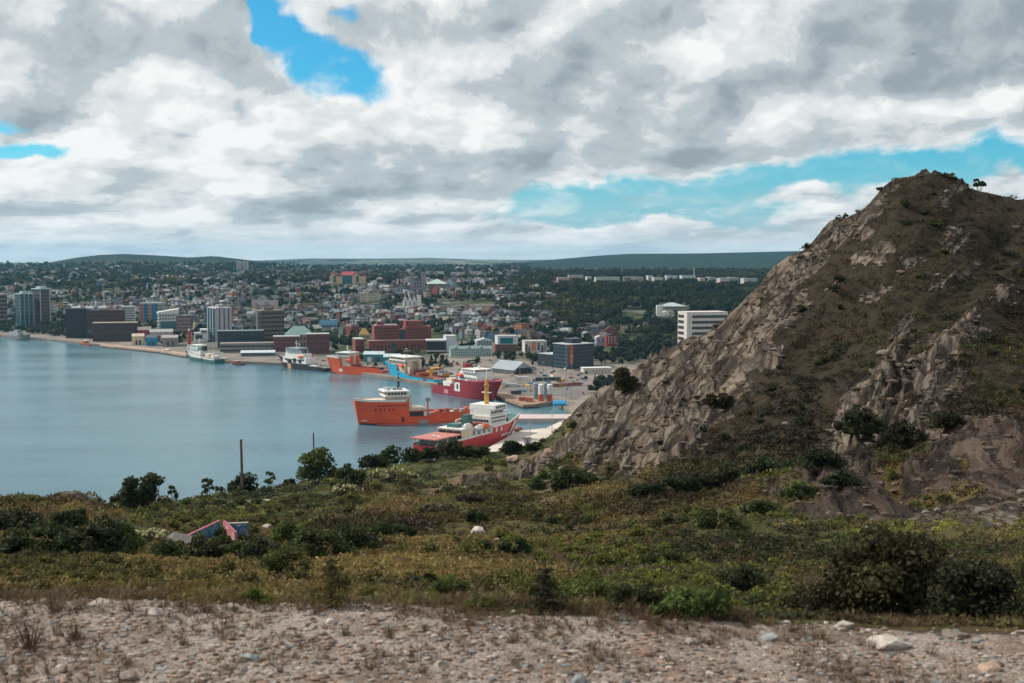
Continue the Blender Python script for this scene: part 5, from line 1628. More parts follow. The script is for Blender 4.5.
def build_ships():
    K = paints()
    # --- the big orange supply ship in the middle of the harbour, bow to the left
    s = Ship('supply_ship', 'big orange supply ship with a tall slab bow and white bridge in mid harbour', gp(476, 419.5), gp(358.5, 424.5), 17,
             [(0, 5.0), (0.36, 5.2), (0.44, 5.2), (0.4401, 8.4), (0.60, 8.4), (0.6001, 14.6), (0.9, 15.2), (1.0, 16.0)], K['orange'], K['deck'], bow_rake=3.0, stern_w=0.95)
    s.rail(0.602, 1.0, 15, WHITE, h=1.3)
    s.rail(0.02, 0.43, 5, K['orange2'], 'cargo_rail', 1.8)
    s.part('foredeck', MB().prism([(0.63 * s.L, -7.4), (0.86 * s.L, -6.2), (0.98 * s.L, -1.6), (0.98 * s.L, 1.6), (0.86 * s.L, 6.2), (0.63 * s.L, 7.4)], 15.6, 16.1), K['cream'])
    s.box('deckhouse', 0.60, 0.76, -0.85, 0.85, 14.8, 18.0, K['cream'])
    s.box('bridge', 0.60, 0.80, -1.04, 1.04, 18.003, 19.0, WHITE)
    s.box('wheelhouse', 0.61, 0.79, -0.98, 0.98, 19.003, 21.2, K['cream'])
    s.windows(0.7905, -0.95, 0.95, 19.4, 20.9, 9); s.windows(0.6095, -0.95, 0.95, 19.4, 20.9, 8); s.side_windows(0.62, 0.78, 0.985, 19.4, 20.9, 6)
    s.box('bridge_roof', 0.595, 0.81, -1.08, 1.08, 21.203, 22.0, WHITE)
    for f in (0.64, 0.69, 0.75):
        s.box('roof_gear', f, f + 0.03, -0.4, 0.3, 22.003, 23.6, GREY)
    s.part('radome', MB().tube((0.77 * s.L, 3, 22), (0.77 * s.L, 3, 23.8), 0.9, 0.7, 10), WHITE)
    s.part('radome', MB().tube((0.73 * s.L, -4, 22), (0.73 * s.L, -4, 23.4), 0.8, 0.6, 10), WHITE)
    s.mast(0.665, 0.0, 22.0, 33.0, BLACK, 0.9)
    s.box('side_recess', 0.462, 0.597, 0.9, 1.012, 5.0, 8.1, P('ship_recess_shade', (0.035, 0.018, 0.014)))  # dark box on the hull, painted as the shade in an open recess
    s.box('recess_door', 0.452, 0.478, 0.92, 1.02, 5.1, 8.0, WHITE)
    s.box('winch_house', 0.46, 0.598, -0.8, 0.78, 8.5, 10.2, K['cream'])
    s.box('funnel', 0.575, 0.598, -0.9, -0.6, 8.5, 19, K['orange']); s.box('funnel', 0.575, 0.598, 0.6, 0.9, 8.5, 19, K['cream'])
    c = s.part('deck_crane', MB().tube((0.43 * s.L, 4, 5), (0.43 * s.L, 4, 14), 0.7, 0.5, 8), K['orange2']); s.part('crane_head', MB().box(0.41 * s.L, 0.45 * s.L, 3, 5, 14, 16.5), GREY, c)
    for k in range(9):
        f = 0.03 + 0.043 * k
        s.box('deck_cargo', f, f + 0.03, -0.55 + 0.25 * (k % 3), 0.0 + 0.25 * (k % 3), 5.3, 6.6 + 0.7 * ((k * 7) % 4), (RUST, K['orange2'], GREY, WOOD, WHITE, K['reddeck'])[k % 6])
    s.side_windows(0.62, 0.86, 1.004, 12.2, 12.9, 9)
    s.side_strip('bow_mark', 0.93, 0.97, 2.2, 3.0, WHITE); s.side_strip('hull_band', 0.44, 0.52, 0.1, 2.6, P('ship_scuffed_grey', (0.30, 0.27, 0.26)))
    # illegible row of dark letters on the side
    for i in range(5):
        f = 0.865 - 0.033 * i
        s.side_strip('hull_letter', f - 0.006, f + 0.006, 9.0, 10.6, P('ship_letter_brown', (0.16, 0.02, 0.012)))
    s.side_strip('hull_vent', 0.64, 0.665, 1.5, 5, P('ship_letter_brown', (0.16, 0.02, 0.012)))
    s.boat(0.62, -0.9, 15.2, K['orange2'])

    # --- orange anchor handler at the quay
    s = Ship('anchor_handler', 'orange anchor handling ship with a cream bridge moored left of the cyan ship', gp(386.5, 375.5), gp(331.5, 372.5), 16,
             [(0, 5.0), (0.50, 5.4), (0.5001, 7.5), (0.74, 7.5), (0.7401, 14.5), (1.0, 15.5)], K['orange2'], K['deck'], bow_rake=3.0, stern_w=0.95)
    s.rail(0.742, 1.0, 15, WHITE, h=1.2); s.rail(0.02, 0.5, 5, K['orange2'], 'cargo_rail', 1.8)
    s.box('deckhouse', 0.58, 0.80, -0.8, 0.8, 7.5, 16.5, K['cream']); s.box('bridge', 0.57, 0.84, -0.95, 0.95, 16.503, 17.4, WHITE); s.box('wheelhouse', 0.59, 0.82, -0.9, 0.9, 17.403, 19.5, K['cream'])
    s.windows(0.8205, -0.86, 0.86, 17.8, 19.2, 8); s.side_windows(0.6, 0.81, 0.905, 17.8, 19.2, 6); s.box('bridge_roof', 0.575, 0.835, -0.98, 0.98, 19.503, 20.3, WHITE)
    s.mast(0.7, 0, 20.3, 27, WHITE); s.part('radome', MB().tube((0.64 * s.L, 2, 20.3), (0.64 * s.L, 2, 22.4), 1.0, 0.7, 10), WHITE)
    s.box('funnel', 0.55, 0.60, 0.45, 0.75, 7.5, 17.5, K['orange']); s.box('funnel', 0.55, 0.60, -0.75, -0.45, 7.5, 17.5, K['orange'])
    s.box('winch', 0.50, 0.57, -0.6, 0.6, 5.5, 9.5, RUST); s.side_strip('hull_mark', 0.70, 0.78, 2.2, 5.0, WHITE); s.box('deck_cargo', 0.25, 0.45, -0.5, 0.5, 5.5, 7.5, K['reddeck']); s.box('deck_cargo', 0.08, 0.18, -0.4, 0.4, 5.3, 7.2, BLACK)
    s.boat(0.6, 0.92, 12, K['orange']); s.boat(0.6, -0.92, 12, K['orange'])

    # --- cyan anchor handler
    s = Ship('cyan_supply_ship', 'bright cyan supply ship with a cream bridge and red brown winch deck', gp(442.5, 384.5), gp(390.5, 377), 18,
             [(0, 4.4), (0.45, 4.8), (0.58, 7.0), (0.70, 8.2), (0.7001, 11.5), (1.0, 14.0)], K['blue'], K['reddeck'], bow_rake=4.0, stern_w=0.95)
    s.rail(0.02, 0.5, 5, P('ship_deck_brown', (0.13, 0.045, 0.035)), 'cargo_rail', 1.6); s.rail(0.702, 1.0, 13, K['blue'], h=1.1)
    s.box('deckhouse', 0.56, 0.84, -0.82, 0.82, 7.2, 17.0, K['cream']); s.box('bridge', 0.54, 0.86, -1.0, 1.0, 17.003, 18.0, WHITE); s.box('wheelhouse', 0.56, 0.85, -0.92, 0.92, 18.003, 20.2, K['cream'])
    s.windows(0.8505, -0.9, 0.9, 18.4, 19.8, 8); s.side_windows(0.57, 0.84, 0.925, 18.4, 19.8, 7); s.side_windows(0.58, 0.82, 0.825, 12, 13.4, 6); s.box('bridge_roof', 0.54, 0.87, -1.02, 1.02, 20.203, 21.0, WHITE)
    s.mast(0.68, 0, 21, 29, DKGREY); s.box('funnel', 0.50, 0.55, 0.4, 0.7, 6, 18, K['cream']); s.box('funnel', 0.50, 0.55, -0.7, -0.4, 6, 18, K['cream'])
    s.box('winch', 0.42, 0.53, -0.7, 0.7, 5.2, 10, P('ship_deck_brown', (0.13, 0.045, 0.035))); s.box('winch', 0.34, 0.41, -0.6, 0.6, 5.2, 8, RUST)
    c = s.part('deck_crane', MB().tube((0.28 * s.L, -4, 5), (0.28 * s.L, -4, 12), 1.2, 1.0, 8), YELLOW); s.part('crane_boom', MB().tube((0.28 * s.L, -4, 12), (0.12 * s.L, -4, 13.5), 0.8, 0.4, 6), YELLOW, c)
    s.side_strip('dark_panel', 0.13, 0.20, 0.8, 4.2, P('ship_deck_brown', (0.13, 0.045, 0.035)))
    s.boat(0.62, 0.95, 12, K['orange']); s.boat(0.62, -0.95, 12, K['orange'])

    # --- crimson ship
    s = Ship('crimson_ship', 'crimson ship with a white bridge and a white square on its side', gp(439.5, 391.5), gp(494, 401), 17,
             [(0, 5.5), (0.38, 6.2), (0.3801, 9.5), (0.46, 9.5), (0.4601, 13.5), (0.8, 13.5), (1.0, 15.5)], K['maroon'], K['deck'], bow_rake=6.0, stern_w=0.9)
    s.rail(0.02, 0.38, 6, K['maroon'], 'cargo_rail', 1.3); s.rail(0.68, 1.0, 14, P('ship_rose_rim', (0.42, 0.07, 0.10)), h=1.2)
    s.box('deckhouse', 0.50, 0.84, -0.85, 0.85, 13.6, 17.5, WHITE); s.box('upper_house', 0.52, 0.82, -0.8, 0.8, 17.503, 20.5, WHITE); s.box('wheelhouse', 0.58, 0.82, -0.98, 0.98, 20.503, 23.0, WHITE, 0.3)
    s.windows(0.818, -0.9, 0.9, 21.0, 22.5, 8); s.side_windows(0.6, 0.8, 0.965, 21.0, 22.5, 6); s.side_windows(0.52, 0.83, 0.855, 15, 16.2, 9)
    s.mast(0.62, 0, 23, 31, DKGREY); s.box('funnel', 0.50, 0.56, -0.3, 0.3, 20.5, 26, K['maroon']); s.part('radome', MB().tube((0.7 * s.L, 2, 23), (0.7 * s.L, 2, 25), 1.1, 0.8, 10), WHITE)
    s.side_strip('hull_square', 0.46, 0.56, 4.5, 11.5, WHITE, -1); s.side_strip('square_emblem', 0.50, 0.53, 6.2, 10.0, BLACK, -1, 0.12); s.side_strip('hull_mark', 0.27, 0.34, 1.2, 4.6, P('ship_pink_mark', (0.50, 0.22, 0.24)), -1)
    s.box('after_house', 0.20, 0.36, -0.75, 0.6, 6.2, 10.5, WHITE); s.box('after_house_top', 0.24, 0.34, -0.6, 0.4, 10.503, 13, K['cream'])
    c = s.part('deck_crane', MB().tube((0.40 * s.L, -3, 9.5), (0.40 * s.L, -3, 17), 0.7, 0.6, 8), GREY); s.part('crane_boom', MB().tube((0.40 * s.L, -3, 17), (0.2 * s.L, -2, 19), 0.5, 0.3, 6), GREY, c)
    s.box('deck_cargo', 0.05, 0.14, -0.5, 0.5, 5.7, 8.2, BLACK)
    s.boat(0.56, 0.95, 16.5, K['orange']); s.boat(0.56, -0.95, 16.5, K['orange'])

    # --- red and white icebreaker alongside the apron
    s = Ship('icebreaker', 'red and white icebreaker with a helicopter deck and yellow mast at the pale apron', gp(424.5, 456.5), gp(510.5, 436.5), 17.5,
             [(0, 6.0), (0.17, 6.0), (0.1701, 6.3), (0.62, 7.2), (0.6201, 10.0), (0.84, 10.5), (1.0, 13.0)], K['cg'], K['greendeck'], bow_rake=5.0, stern_w=0.88)
    s.box('flight_deck', -0.02, 0.27, -1.0, 1.0, 9.4, 10.0, P('flight_deck_red', (0.42, 0.16, 0.13), rough=0.8))
    for f in (0.02, 0.12, 0.22):
        for w in (-0.9, 0.9):
            s.part('flight_deck_post', MB().tube((f * s.L, w * s.B / 2, 6), (f * s.L, w * s.B / 2, 9.397), 0.3, 0.3, 6), CREAM)
    s.box('stern_house', 0.04, 0.24, -0.7, 0.7, 6.1, 9.39, P('ship_dull_grey', (0.2, 0.19, 0.18)))  # stern house in plain dull grey
    s.box('deck_marking', 0.11, 0.14, -0.3, 0.3, 10.003, 10.03, WHITE); s.box('deck_marking', 0.08, 0.17, -0.05, 0.05, 10.035, 10.06, DKGREY)
    h = s.box('hangar', 0.275, 0.40, -0.92, 0.92, 6.2, 12.0, K['cream'])
    for w in (-0.6, 0.0, 0.6):
        s.box('hangar_door', 0.268, 0.2745, w - 0.25, w + 0.25, 7, 11.4, BLACK, parent=h)
    s.box('hangar_roof', 0.27, 0.405, -0.96, 0.96, 12.003, 12.6, WHITE)
    s.box('after_house', 0.405, 0.60, -0.8, 0.8, 6.4, 10.0, WHITE); s.box('boat_deck', 0.405, 0.60, -0.98, 0.98, 10.003, 10.5, GREY)
    s.part('funnel', MB().box(0.43 * s.L, 0.50 * s.L, -2.2, 2.2, 10.5, 18.5, 0.4), P('funnel_teal', (0.04, 0.11, 0.11)))
    s.box('main_house', 0.605, 0.80, -0.9, 0.9, 7.4, 16.5, WHITE); s.box('upper_house', 0.62, 0.79, -0.8, 0.8, 16.503, 20, WHITE); s.box('wheelhouse', 0.64, 0.795, -1.0, 1.0, 20.003, 22.6, WHITE, 0.2)
    s.windows(0.7935, -0.92, 0.92, 20.5, 22.0, 10); s.windows(0.6435, -0.9, 0.9, 20.5, 22.0, 8); s.side_windows(0.66, 0.78, 0.995, 20.5, 22.0, 5); s.side_windows(0.62, 0.79, 0.905, 12.5, 13.8, 8); s.side_windows(0.62, 0.79, 0.905, 9.0, 10.2, 8)
    s.side_windows(0.63, 0.78, 0.805, 17.6, 18.8, 7); s.side_windows(0.62, 0.79, 0.905, 14.6, 15.7, 9); s.windows(0.6035, -0.8, 0.8, 13.2, 14.4, 7); s.box('bridge_wing_rail', 0.63, 0.80, -1.05, 1.05, 19.6, 20.0, GREY)
    for k in range(7):
        f = 0.42 + 0.026 * k
        s.box('deck_locker', f, f + 0.014, -0.75 + 0.2 * (k % 4), -0.45 + 0.2 * (k % 4), 10.6, 12.0 + 0.5 * (k % 3), (WHITE, K['orange2'], GREY, K['cream'])[k % 4])
    s.box('red_house_mark', 0.655, 0.685, 0.5, 0.9, 16.6, 19, K['cg'])
    m = s.part('mast', MB().tube((0.70 * s.L, 0, 22.6), (0.70 * s.L, 0, 37), 1.5, 0.9, 10), YELLOW)
    s.part('crow_nest', MB().tube((0.70 * s.L, 0, 32), (0.70 * s.L, 0, 34), 1.4, 1.8, 10), P('mast_ochre', (0.42, 0.22, 0.05)), m); s.part('aerial', MB().tube((0.70 * s.L, 0, 37), (0.70 * s.L, 0, 43), 0.4, 0.15, 6), WHITE, m); s.part('radar', MB().box(0.69 * s.L, 0.71 * s.L, -3, 3, 29, 29.6), WHITE, m)
    s.side_strip('white_slash', 0.865, 0.905, 0.3, 11.0, WHITE, -1, slant=3.2)
    for k in range(5):
        f = 0.74 + 0.018 * k
        s.side_strip('hull_letter', f - 0.006, f + 0.006, 3.4, 4.8, WHITE, -1)
    s.rail(0.62, 1.0, 12, WHITE, h=1.0); s.rail(0.0, 0.61, 7, WHITE, 'deck_rail', 1.0)
    for k in range(6):
        s.box('bulwark_frame', 0.42 + 0.06 * k, 0.435 + 0.06 * k, -1.02, -0.9, 7.0, 9.6, WHITE)
    s.boat(0.47, -0.9, 10.6, WHITE); s.boat(0.55, -0.9, 10.6, K['orange2']); s.boat(0.50, 0.9, 10.6, WHITE); s.boat(0.36, -0.75, 12.7, WHITE)
    c = s.part('deck_crane', MB().tube((0.41 * s.L, 4, 10.5), (0.41 * s.L, 4, 15.5), 0.8, 0.6, 8), K['cream']); s.part('crane_boom', MB().tube((0.41 * s.L, 4, 15.2), (0.58 * s.L, 2, 17.2), 0.7, 0.45, 6), K['cream'], c)
    c = s.part('deck_crane', MB().tube((0.85 * s.L, 0, 10.5), (0.85 * s.L, 0, 16), 0.7, 0.6, 8), WHITE); s.part('crane_boom', MB().tube((0.85 * s.L, 0, 16), (0.97 * s.L, 0, 17), 0.5, 0.3, 6), WHITE, c)
    s.box('deck_gear', 0.31, 0.38, -0.3, 0.5, 12.603, 14.5, P('gear_teal_green', (0.05, 0.14, 0.13))); s.box('deck_gear', 0.52, 0.58, -0.3, 0.6, 10.6, 13, RUST); s.box('deck_gear', 0.88, 0.92, -0.3, 0.3, 11.5, 13, RUST)

    # --- black and white ship
    s = Ship('patrol_ship', 'black hulled ship with a stepped white superstructure near the dark brick warehouse', gp(329, 371.5), gp(283.5, 367), 14,
             [(0, 3.4), (0.36, 3.8), (0.3601, 5.5), (0.7, 6.0), (0.7001, 9.0), (1.0, 11.5)], BLACK, K['deck'], bow_rake=4.0)
    s.box('deckhouse', 0.38, 0.90, -0.92, 0.92, 5.8, 11.5, WHITE, 0.4); s.box('upper_house', 0.46, 0.86, -0.8, 0.8, 11.503, 15.5, WHITE, 0.4); s.box('bridge_house', 0.54, 0.84, -0.75, 0.75, 15.503, 18, WHITE); s.box('wheelhouse', 0.56, 0.83, -0.95, 0.95, 18.003, 20.5, P('blue_grey_bridge', (0.22, 0.29, 0.32)), 0.2)
    s.windows(0.828, -0.85, 0.85, 18.6, 20.0, 7); s.side_windows(0.58, 0.82, 0.93, 18.6, 20.0, 6); s.side_windows(0.42, 0.86, 0.90, 8.5, 9.7, 8)
    s.mast(0.70, 0, 20.5, 28, WHITE); s.mast(0.60, 0.3, 20.5, 27, WHITE, 0.35, 1); s.box('funnel', 0.50, 0.57, -0.3, 0.3, 15.5, 20, DKGREY)
    s.side_strip('orange_panel', 0.70, 0.80, 0.2, 5.0, P('peach_panel', (0.55, 0.30, 0.18))); s.side_strip('bow_stripe', 0.90, 0.97, 1.0, 9.0, K['maroon'], slant=1.5)
    s.box('dark_recess', 0.48, 0.54, 0.9, 0.95, 6.5, 9.5, BLACK); s.box('dark_recess', 0.60, 0.66, 0.9, 0.95, 6.5, 10.5, BLACK); s.box('white_crate', 0.16, 0.30, 0.3, 0.9, 3.9, 5.4, WHITE); s.rail(0.02, 0.36, 4, DKGREY, 'deck_rail', 0.8)
    s.boat(0.5, 0.9, 11.6, K['orange']); s.boat(0.5, -0.9, 11.6, K['orange'])

    # --- green and white ship
    s = Ship('research_ship', 'green hulled ship with white upperworks moored behind two small boats', gp(220, 363.5), gp(190, 358.5), 13,
             [(0, 4.5), (0.3, 4.8), (0.45, 6.0), (0.7, 7.5), (1.0, 11)], K['green'], K['deck'], bow_rake=4.0)
    s.side_strip('white_upper_hull', 0.02, 0.98, 3.4, 11.5, WHITE); s.side_strip('white_upper_hull', 0.02, 0.98, 3.4, 11.5, WHITE, -1)
    s.box('deckhouse', 0.48, 0.85, -0.8, 0.8, 6.5, 11, WHITE); s.box('bridge_house', 0.55, 0.82, -0.9, 0.9, 11.003, 14, P('bridge_pale_teal', (0.40, 0.48, 0.48))); s.box('wheelhouse', 0.58, 0.80, -0.85, 0.85, 14.003, 16.5, WHITE)
    s.windows(0.8005, -0.8, 0.8, 14.6, 16, 6); s.side_windows(0.6, 0.79, 0.855, 14.6, 16, 5); s.mast(0.66, 0, 16.5, 24, WHITE); s.box('funnel', 0.46, 0.53, -0.3, 0.3, 11, 16, BLACK)
    s.part('gantry', MB().tube((0.05 * s.L, 5, 4.5), (0.05 * s.L, 5, 11), 0.5, 0.5, 6).tube((0.05 * s.L, -5, 4.5), (0.05 * s.L, -5, 11), 0.5, 0.5, 6).tube((0.05 * s.L, -5, 11), (0.05 * s.L, 5, 11), 0.5, 0.5, 6), WHITE)
    s.box('winch', 0.24, 0.36, -0.6, 0.6, 5, 9, CREAM); s.box('deck_cargo', 0.10, 0.2, -0.5, 0.5, 4.9, 7.5, WHITE); s.box('side_recess', 0.38, 0.42, 0.9, 1.02, 0.5, 4.8, BLACK)

    # --- grey naval ship far left
    s = Ship('naval_ship', 'small grey naval ship at the quay below the glass tower', gp(6, 337.5), gp(28, 340), 10, [(0, 3.5), (0.6, 4.5), (1.0, 7.5)], P('naval_grey', (0.17, 0.18, 0.18)), DKGREY)
    s.box('deckhouse', 0.25, 0.7, -0.7, 0.7, 4, 9, GREY, 0.5); s.box('wheelhouse', 0.45, 0.62, -0.55, 0.55, 9, 12, GREY, 0.2); s.mast(0.5, 0, 12, 23, DKGREY); s.mast(0.35, 0, 9, 18, DKGREY); s.windows(0.622, -0.5, 0.5, 10, 11, 5)

    # --- small boats
    def small(name, label, stern, bow, B, hull, house, h0=1.6, h1=2.6, hh=2.4):
        s = Ship(name, label, stern, bow, B, [(0, h0), (0.6, h0), (1.0, h1)], hull, WOOD, 'boat', bow_rake=1.2, n=24)
        s.box('wheelhouse', 0.45, 0.7, -0.6, 0.6, h0, h0 + hh, house); s.box('roof', 0.43, 0.73, -0.68, 0.68, h0 + hh + 0.003, h0 + hh + 0.25, WHITE)
        s.side_windows(0.47, 0.68, 0.615, h0 + hh * 0.5, h0 + hh * 0.85, 3); s.windows(0.7035, -0.5, 0.5, h0 + hh * 0.5, h0 + hh * 0.85, 3); s.mast(0.5, 0, h0 + hh, h0 + hh + 4, GREY, 0.15, 1)
        s.rail(0.0, 1.0, h0, house, h=0.5)
        return s
    small('fishing_boat', 'cream and tan fishing boat just right of the green ship', gp(231, 362.5), gp(220.5, 361.5), 5, P('boat_tan', (0.30, 0.14, 0.06)), CREAM)
    small('workboat', 'red cabined workboat with a black hull beside the waterside shed', gp(243.5, 365), gp(233, 364.2), 5, BLACK, RUST)
    small('pilot_boat', 'dark hulled pilot boat with a rosy deck left of the green ship', gp(177, 354.4), gp(160, 352.2), 6, BLACK, P('rosy_cabin', (0.45, 0.25, 0.2)))
    small('tug', 'small orange tug at the quay below the convention hall', gp(92.5, 345.6), gp(81, 344.2), 7, RUST, P('tug_orange', (0.42, 0.12, 0.05)), 1.8, 3, 3.4)


build_ships()

# ------------------------------------------------------------------ the town: row houses, trees, cars
def wall_material():
    m = bpy.data.materials.new('house_wall')
    m.use_nodes = True
    t = NT(m.node_tree)
    b = t.n['Principled BSDF']
    c = t.mix(1.0, t.attr('col').outputs['Color'], t.node('ShaderNodeObjectInfo').outputs['Color'], 'MULTIPLY')
    u = t.m('FRACT', t.m('DIVIDE', t.attr('wu').outputs['Fac'], 2.5))
    v = t.m('FRACT', t.m('DIVIDE', t.attr('wv').outputs['Fac'], 3.0))
    k = t.m('MULTIPLY', t.m('MULTIPLY', t.m('GREATER_THAN', u, 0.28), t.m('LESS_THAN', u, 0.72)), t.m('MULTIPLY', t.m('GREATER_THAN', v, 0.32), t.m('LESS_THAN', v, 0.76)))
    t.l.new(t.mix(k, c, (0.03, 0.035, 0.04)), b.inputs['Base Color'])
    b.inputs['Roughness'].default_value = 0.7
    b.inputs['Specular IOR Level'].default_value = 0.25
    return m


WALL = wall_material()
ROOFM = col_mat('house_roof', 0.85, 0.15, 0.0, 'obj')


def house_template(w, d, h, kind):
    """separate triangles: walls (with wall coordinates) and roof"""
    V = []; Fc = []; wu = []; wv = []
    per = [(0, 0), (w, 0), (w, d), (0, d)]
    run = 0.0
    for i in range(4):
        a, b = per[i], per[(i + 1) % 4]
        L = math.hypot(b[0] - a[0], b[1] - a[1])
        k = len(V)
        V += [(a[0], a[1], -3), (b[0], b[1], -3), (b[0], b[1], h), (a[0], a[1], h)]
        wu += [0, L, L, 0]; wv += [-3, -3, h, h]
        Fc += [(k, k + 1, k + 2), (k, k + 2, k + 3)]
    Rv = []; Rf = []
    o = 0.25
    if kind == 'flat':
        Rv = [(-o, -o, h + .01), (w + o, -o, h + .01), (w + o, d + o, h + .01), (-o, d + o, h + .01), (-o, -o, h + .6), (w + o, -o, h + .6), (w + o, d + o, h + .6), (-o, d + o, h + .6)]
        q = [(4, 5, 6, 7), (0, 1, 5, 4), (1, 2, 6, 5), (2, 3, 7, 6), (3, 0, 4, 7), (3, 2, 1, 0)]
    elif kind == 'mansard':
        i = 1.3
        Rv = [(-o, -o, h + .01), (w + o, -o, h + .01), (w + o, d + o, h + .01), (-o, d + o, h + .01), (i, i, h + 2.8), (w - i, i, h + 2.8), (w - i, d - i, h + 2.8), (i, d - i, h + 2.8)]
        q = [(4, 5, 6, 7), (0, 1, 5, 4), (1, 2, 6, 5), (2, 3, 7, 6), (3, 0, 4, 7), (3, 2, 1, 0)]
    else:
        rise = 0.36 * w
        k = len(V)
        V += [(0, 0, h), (w, 0, h), (w / 2, 0, h + rise), (0, d, h), (w, d, h), (w / 2, d, h + rise)]
        wu += [0.0] * 6; wv += [0.0] * 6
        Fc += [(k, k + 1, k + 2), (k + 4, k + 3, k + 5)]
        Rv = [(-o, -o, h - .1), (-o, d + o, h - .1), (w / 2, -o, h + rise + .12), (w / 2, d + o, h + rise + .12), (w + o, -o, h - .1), (w + o, d + o, h - .1)]
        q = [(0, 2, 3, 1), (2, 4, 5, 3)]
    for f in q:
        Rf += [(f[0], f[1], f[2]), (f[0], f[2], f[3])]
    return dict(V=np.array(V, float), F=np.array(Fc), wu=np.array(wu, float), wv=np.array(wv, float), RV=np.array(Rv, float), RF=np.array(Rf), w=w, d=d, h=h, kind=kind)


COLOURS = [('white', (0.50, 0.50, 0.50), 34), ('cream', (0.50, 0.43, 0.31), 10), ('pale grey', (0.32, 0.34, 0.35), 20), ('slate grey', (0.14, 0.16, 0.18), 16), ('pale blue', (0.28, 0.38, 0.44), 9), ('deep blue', (0.05, 0.10, 0.16), 3),
           ('dull red', (0.24, 0.06, 0.05), 8), ('brown', (0.16, 0.10, 0.08), 9), ('rose', (0.42, 0.26, 0.25), 7), ('sage green', (0.18, 0.24, 0.18), 6), ('teal', (0.08, 0.19, 0.20), 3), ('mustard', (0.36, 0.25, 0.10), 1.5), ('orange', (0.36, 0.15, 0.08), 0.8)]
ROOFS = [(0.055, 0.055, 0.06), (0.10, 0.10, 0.11), (0.17, 0.165, 0.16), (0.12, 0.075, 0.06), (0.34, 0.34, 0.34)]
ORD = ['first', 'second', 'third', 'fourth', 'fifth', 'sixth', 'seventh', 'eighth', 'ninth', 'tenth', 'eleventh', 'twelfth', 'thirteenth', 'fourteenth', 'fifteenth', 'sixteenth', 'seventeenth', 'eighteenth', 'nineteenth', 'twentieth']


def ordinal(i):
    if i < 20: return ORD[i]
    n = i + 1
    if n % 10 == 0: return {30: 'thirtieth', 40: 'fortieth', 50: 'fiftieth'}.get(n, 'far')
    return {2: 'twenty', 3: 'thirty', 4: 'forty', 5: 'fifty'}.get(n // 10, 'sixty') + ' ' + ORD[n % 10 - 1]


def near_landmark(p):
    """words that say which landmark a thing stands by"""
    px, py = pix(p)
    best = None
    for l in LAND:
        if l['Y'] > 3000: continue
        ly = (l['y0'] + l['y1']) / 2
        d = math.hypot(max(0, abs(px - l['px']) - (l['x1'] - l['x0']) / 2), (py - ly) * 1.2)
        if best is None or d < best[0]:
            best = (d, l)
    l = best[1]
    half = (l['x1'] - l['x0']) / 2
    if px < l['px'] - half - 2: side = 'left of'
    elif px > l['px'] + half + 2: side = 'right of'
    else: side = ''
    deep = 'uphill' if p[1] > l['Y'] + 120 else ('downhill' if p[1] < l['Y'] - 120 else '')
    if side: rel = (deep + ' ' if deep else '') + side
    else: rel = 'behind' if p[1] > l['Y'] else 'in front of'
    return rel, l['name']


def occludes(px, ptop, Y, half=4.0, share=0.85):
    for l in LAND:
        if l['Y'] > Y and l['x0'] - half < px < l['x1'] + half and l['Y'] < 4500:
            if ptop < l['y0'] + (share if l['name'] != 'pale far row' else 0.25) * (l['y1'] - l['y0']):
                return True
    return False


def on_landmark(X, Y, m):
    for l in LAND:
        dx, dy = X - l['C'][0], Y - l['C'][1]
        u = dx * l['ux'].x + dy * l['ux'].y
        v = dx * l['uy'].x + dy * l['uy'].y
        if -m < u < l['b'] + m and -m - 6 < v < l['a'] + m:
            return True
    return False


TAKEN = {}


def taken(X, Y, r):
    i, j = int(X // 12), int(Y // 12)
    for a in (-1, 0, 1):
        for b in (-1, 0, 1):
            for (x, y, q) in TAKEN.get((i + a, j + b), ()):
                if (x - X) ** 2 + (y - Y) ** 2 < (r + q) ** 2:
                    return True
    return False


def take(X, Y, r):
    TAKEN.setdefault((int(X // 12), int(Y // 12)), []).append((X, Y, r))


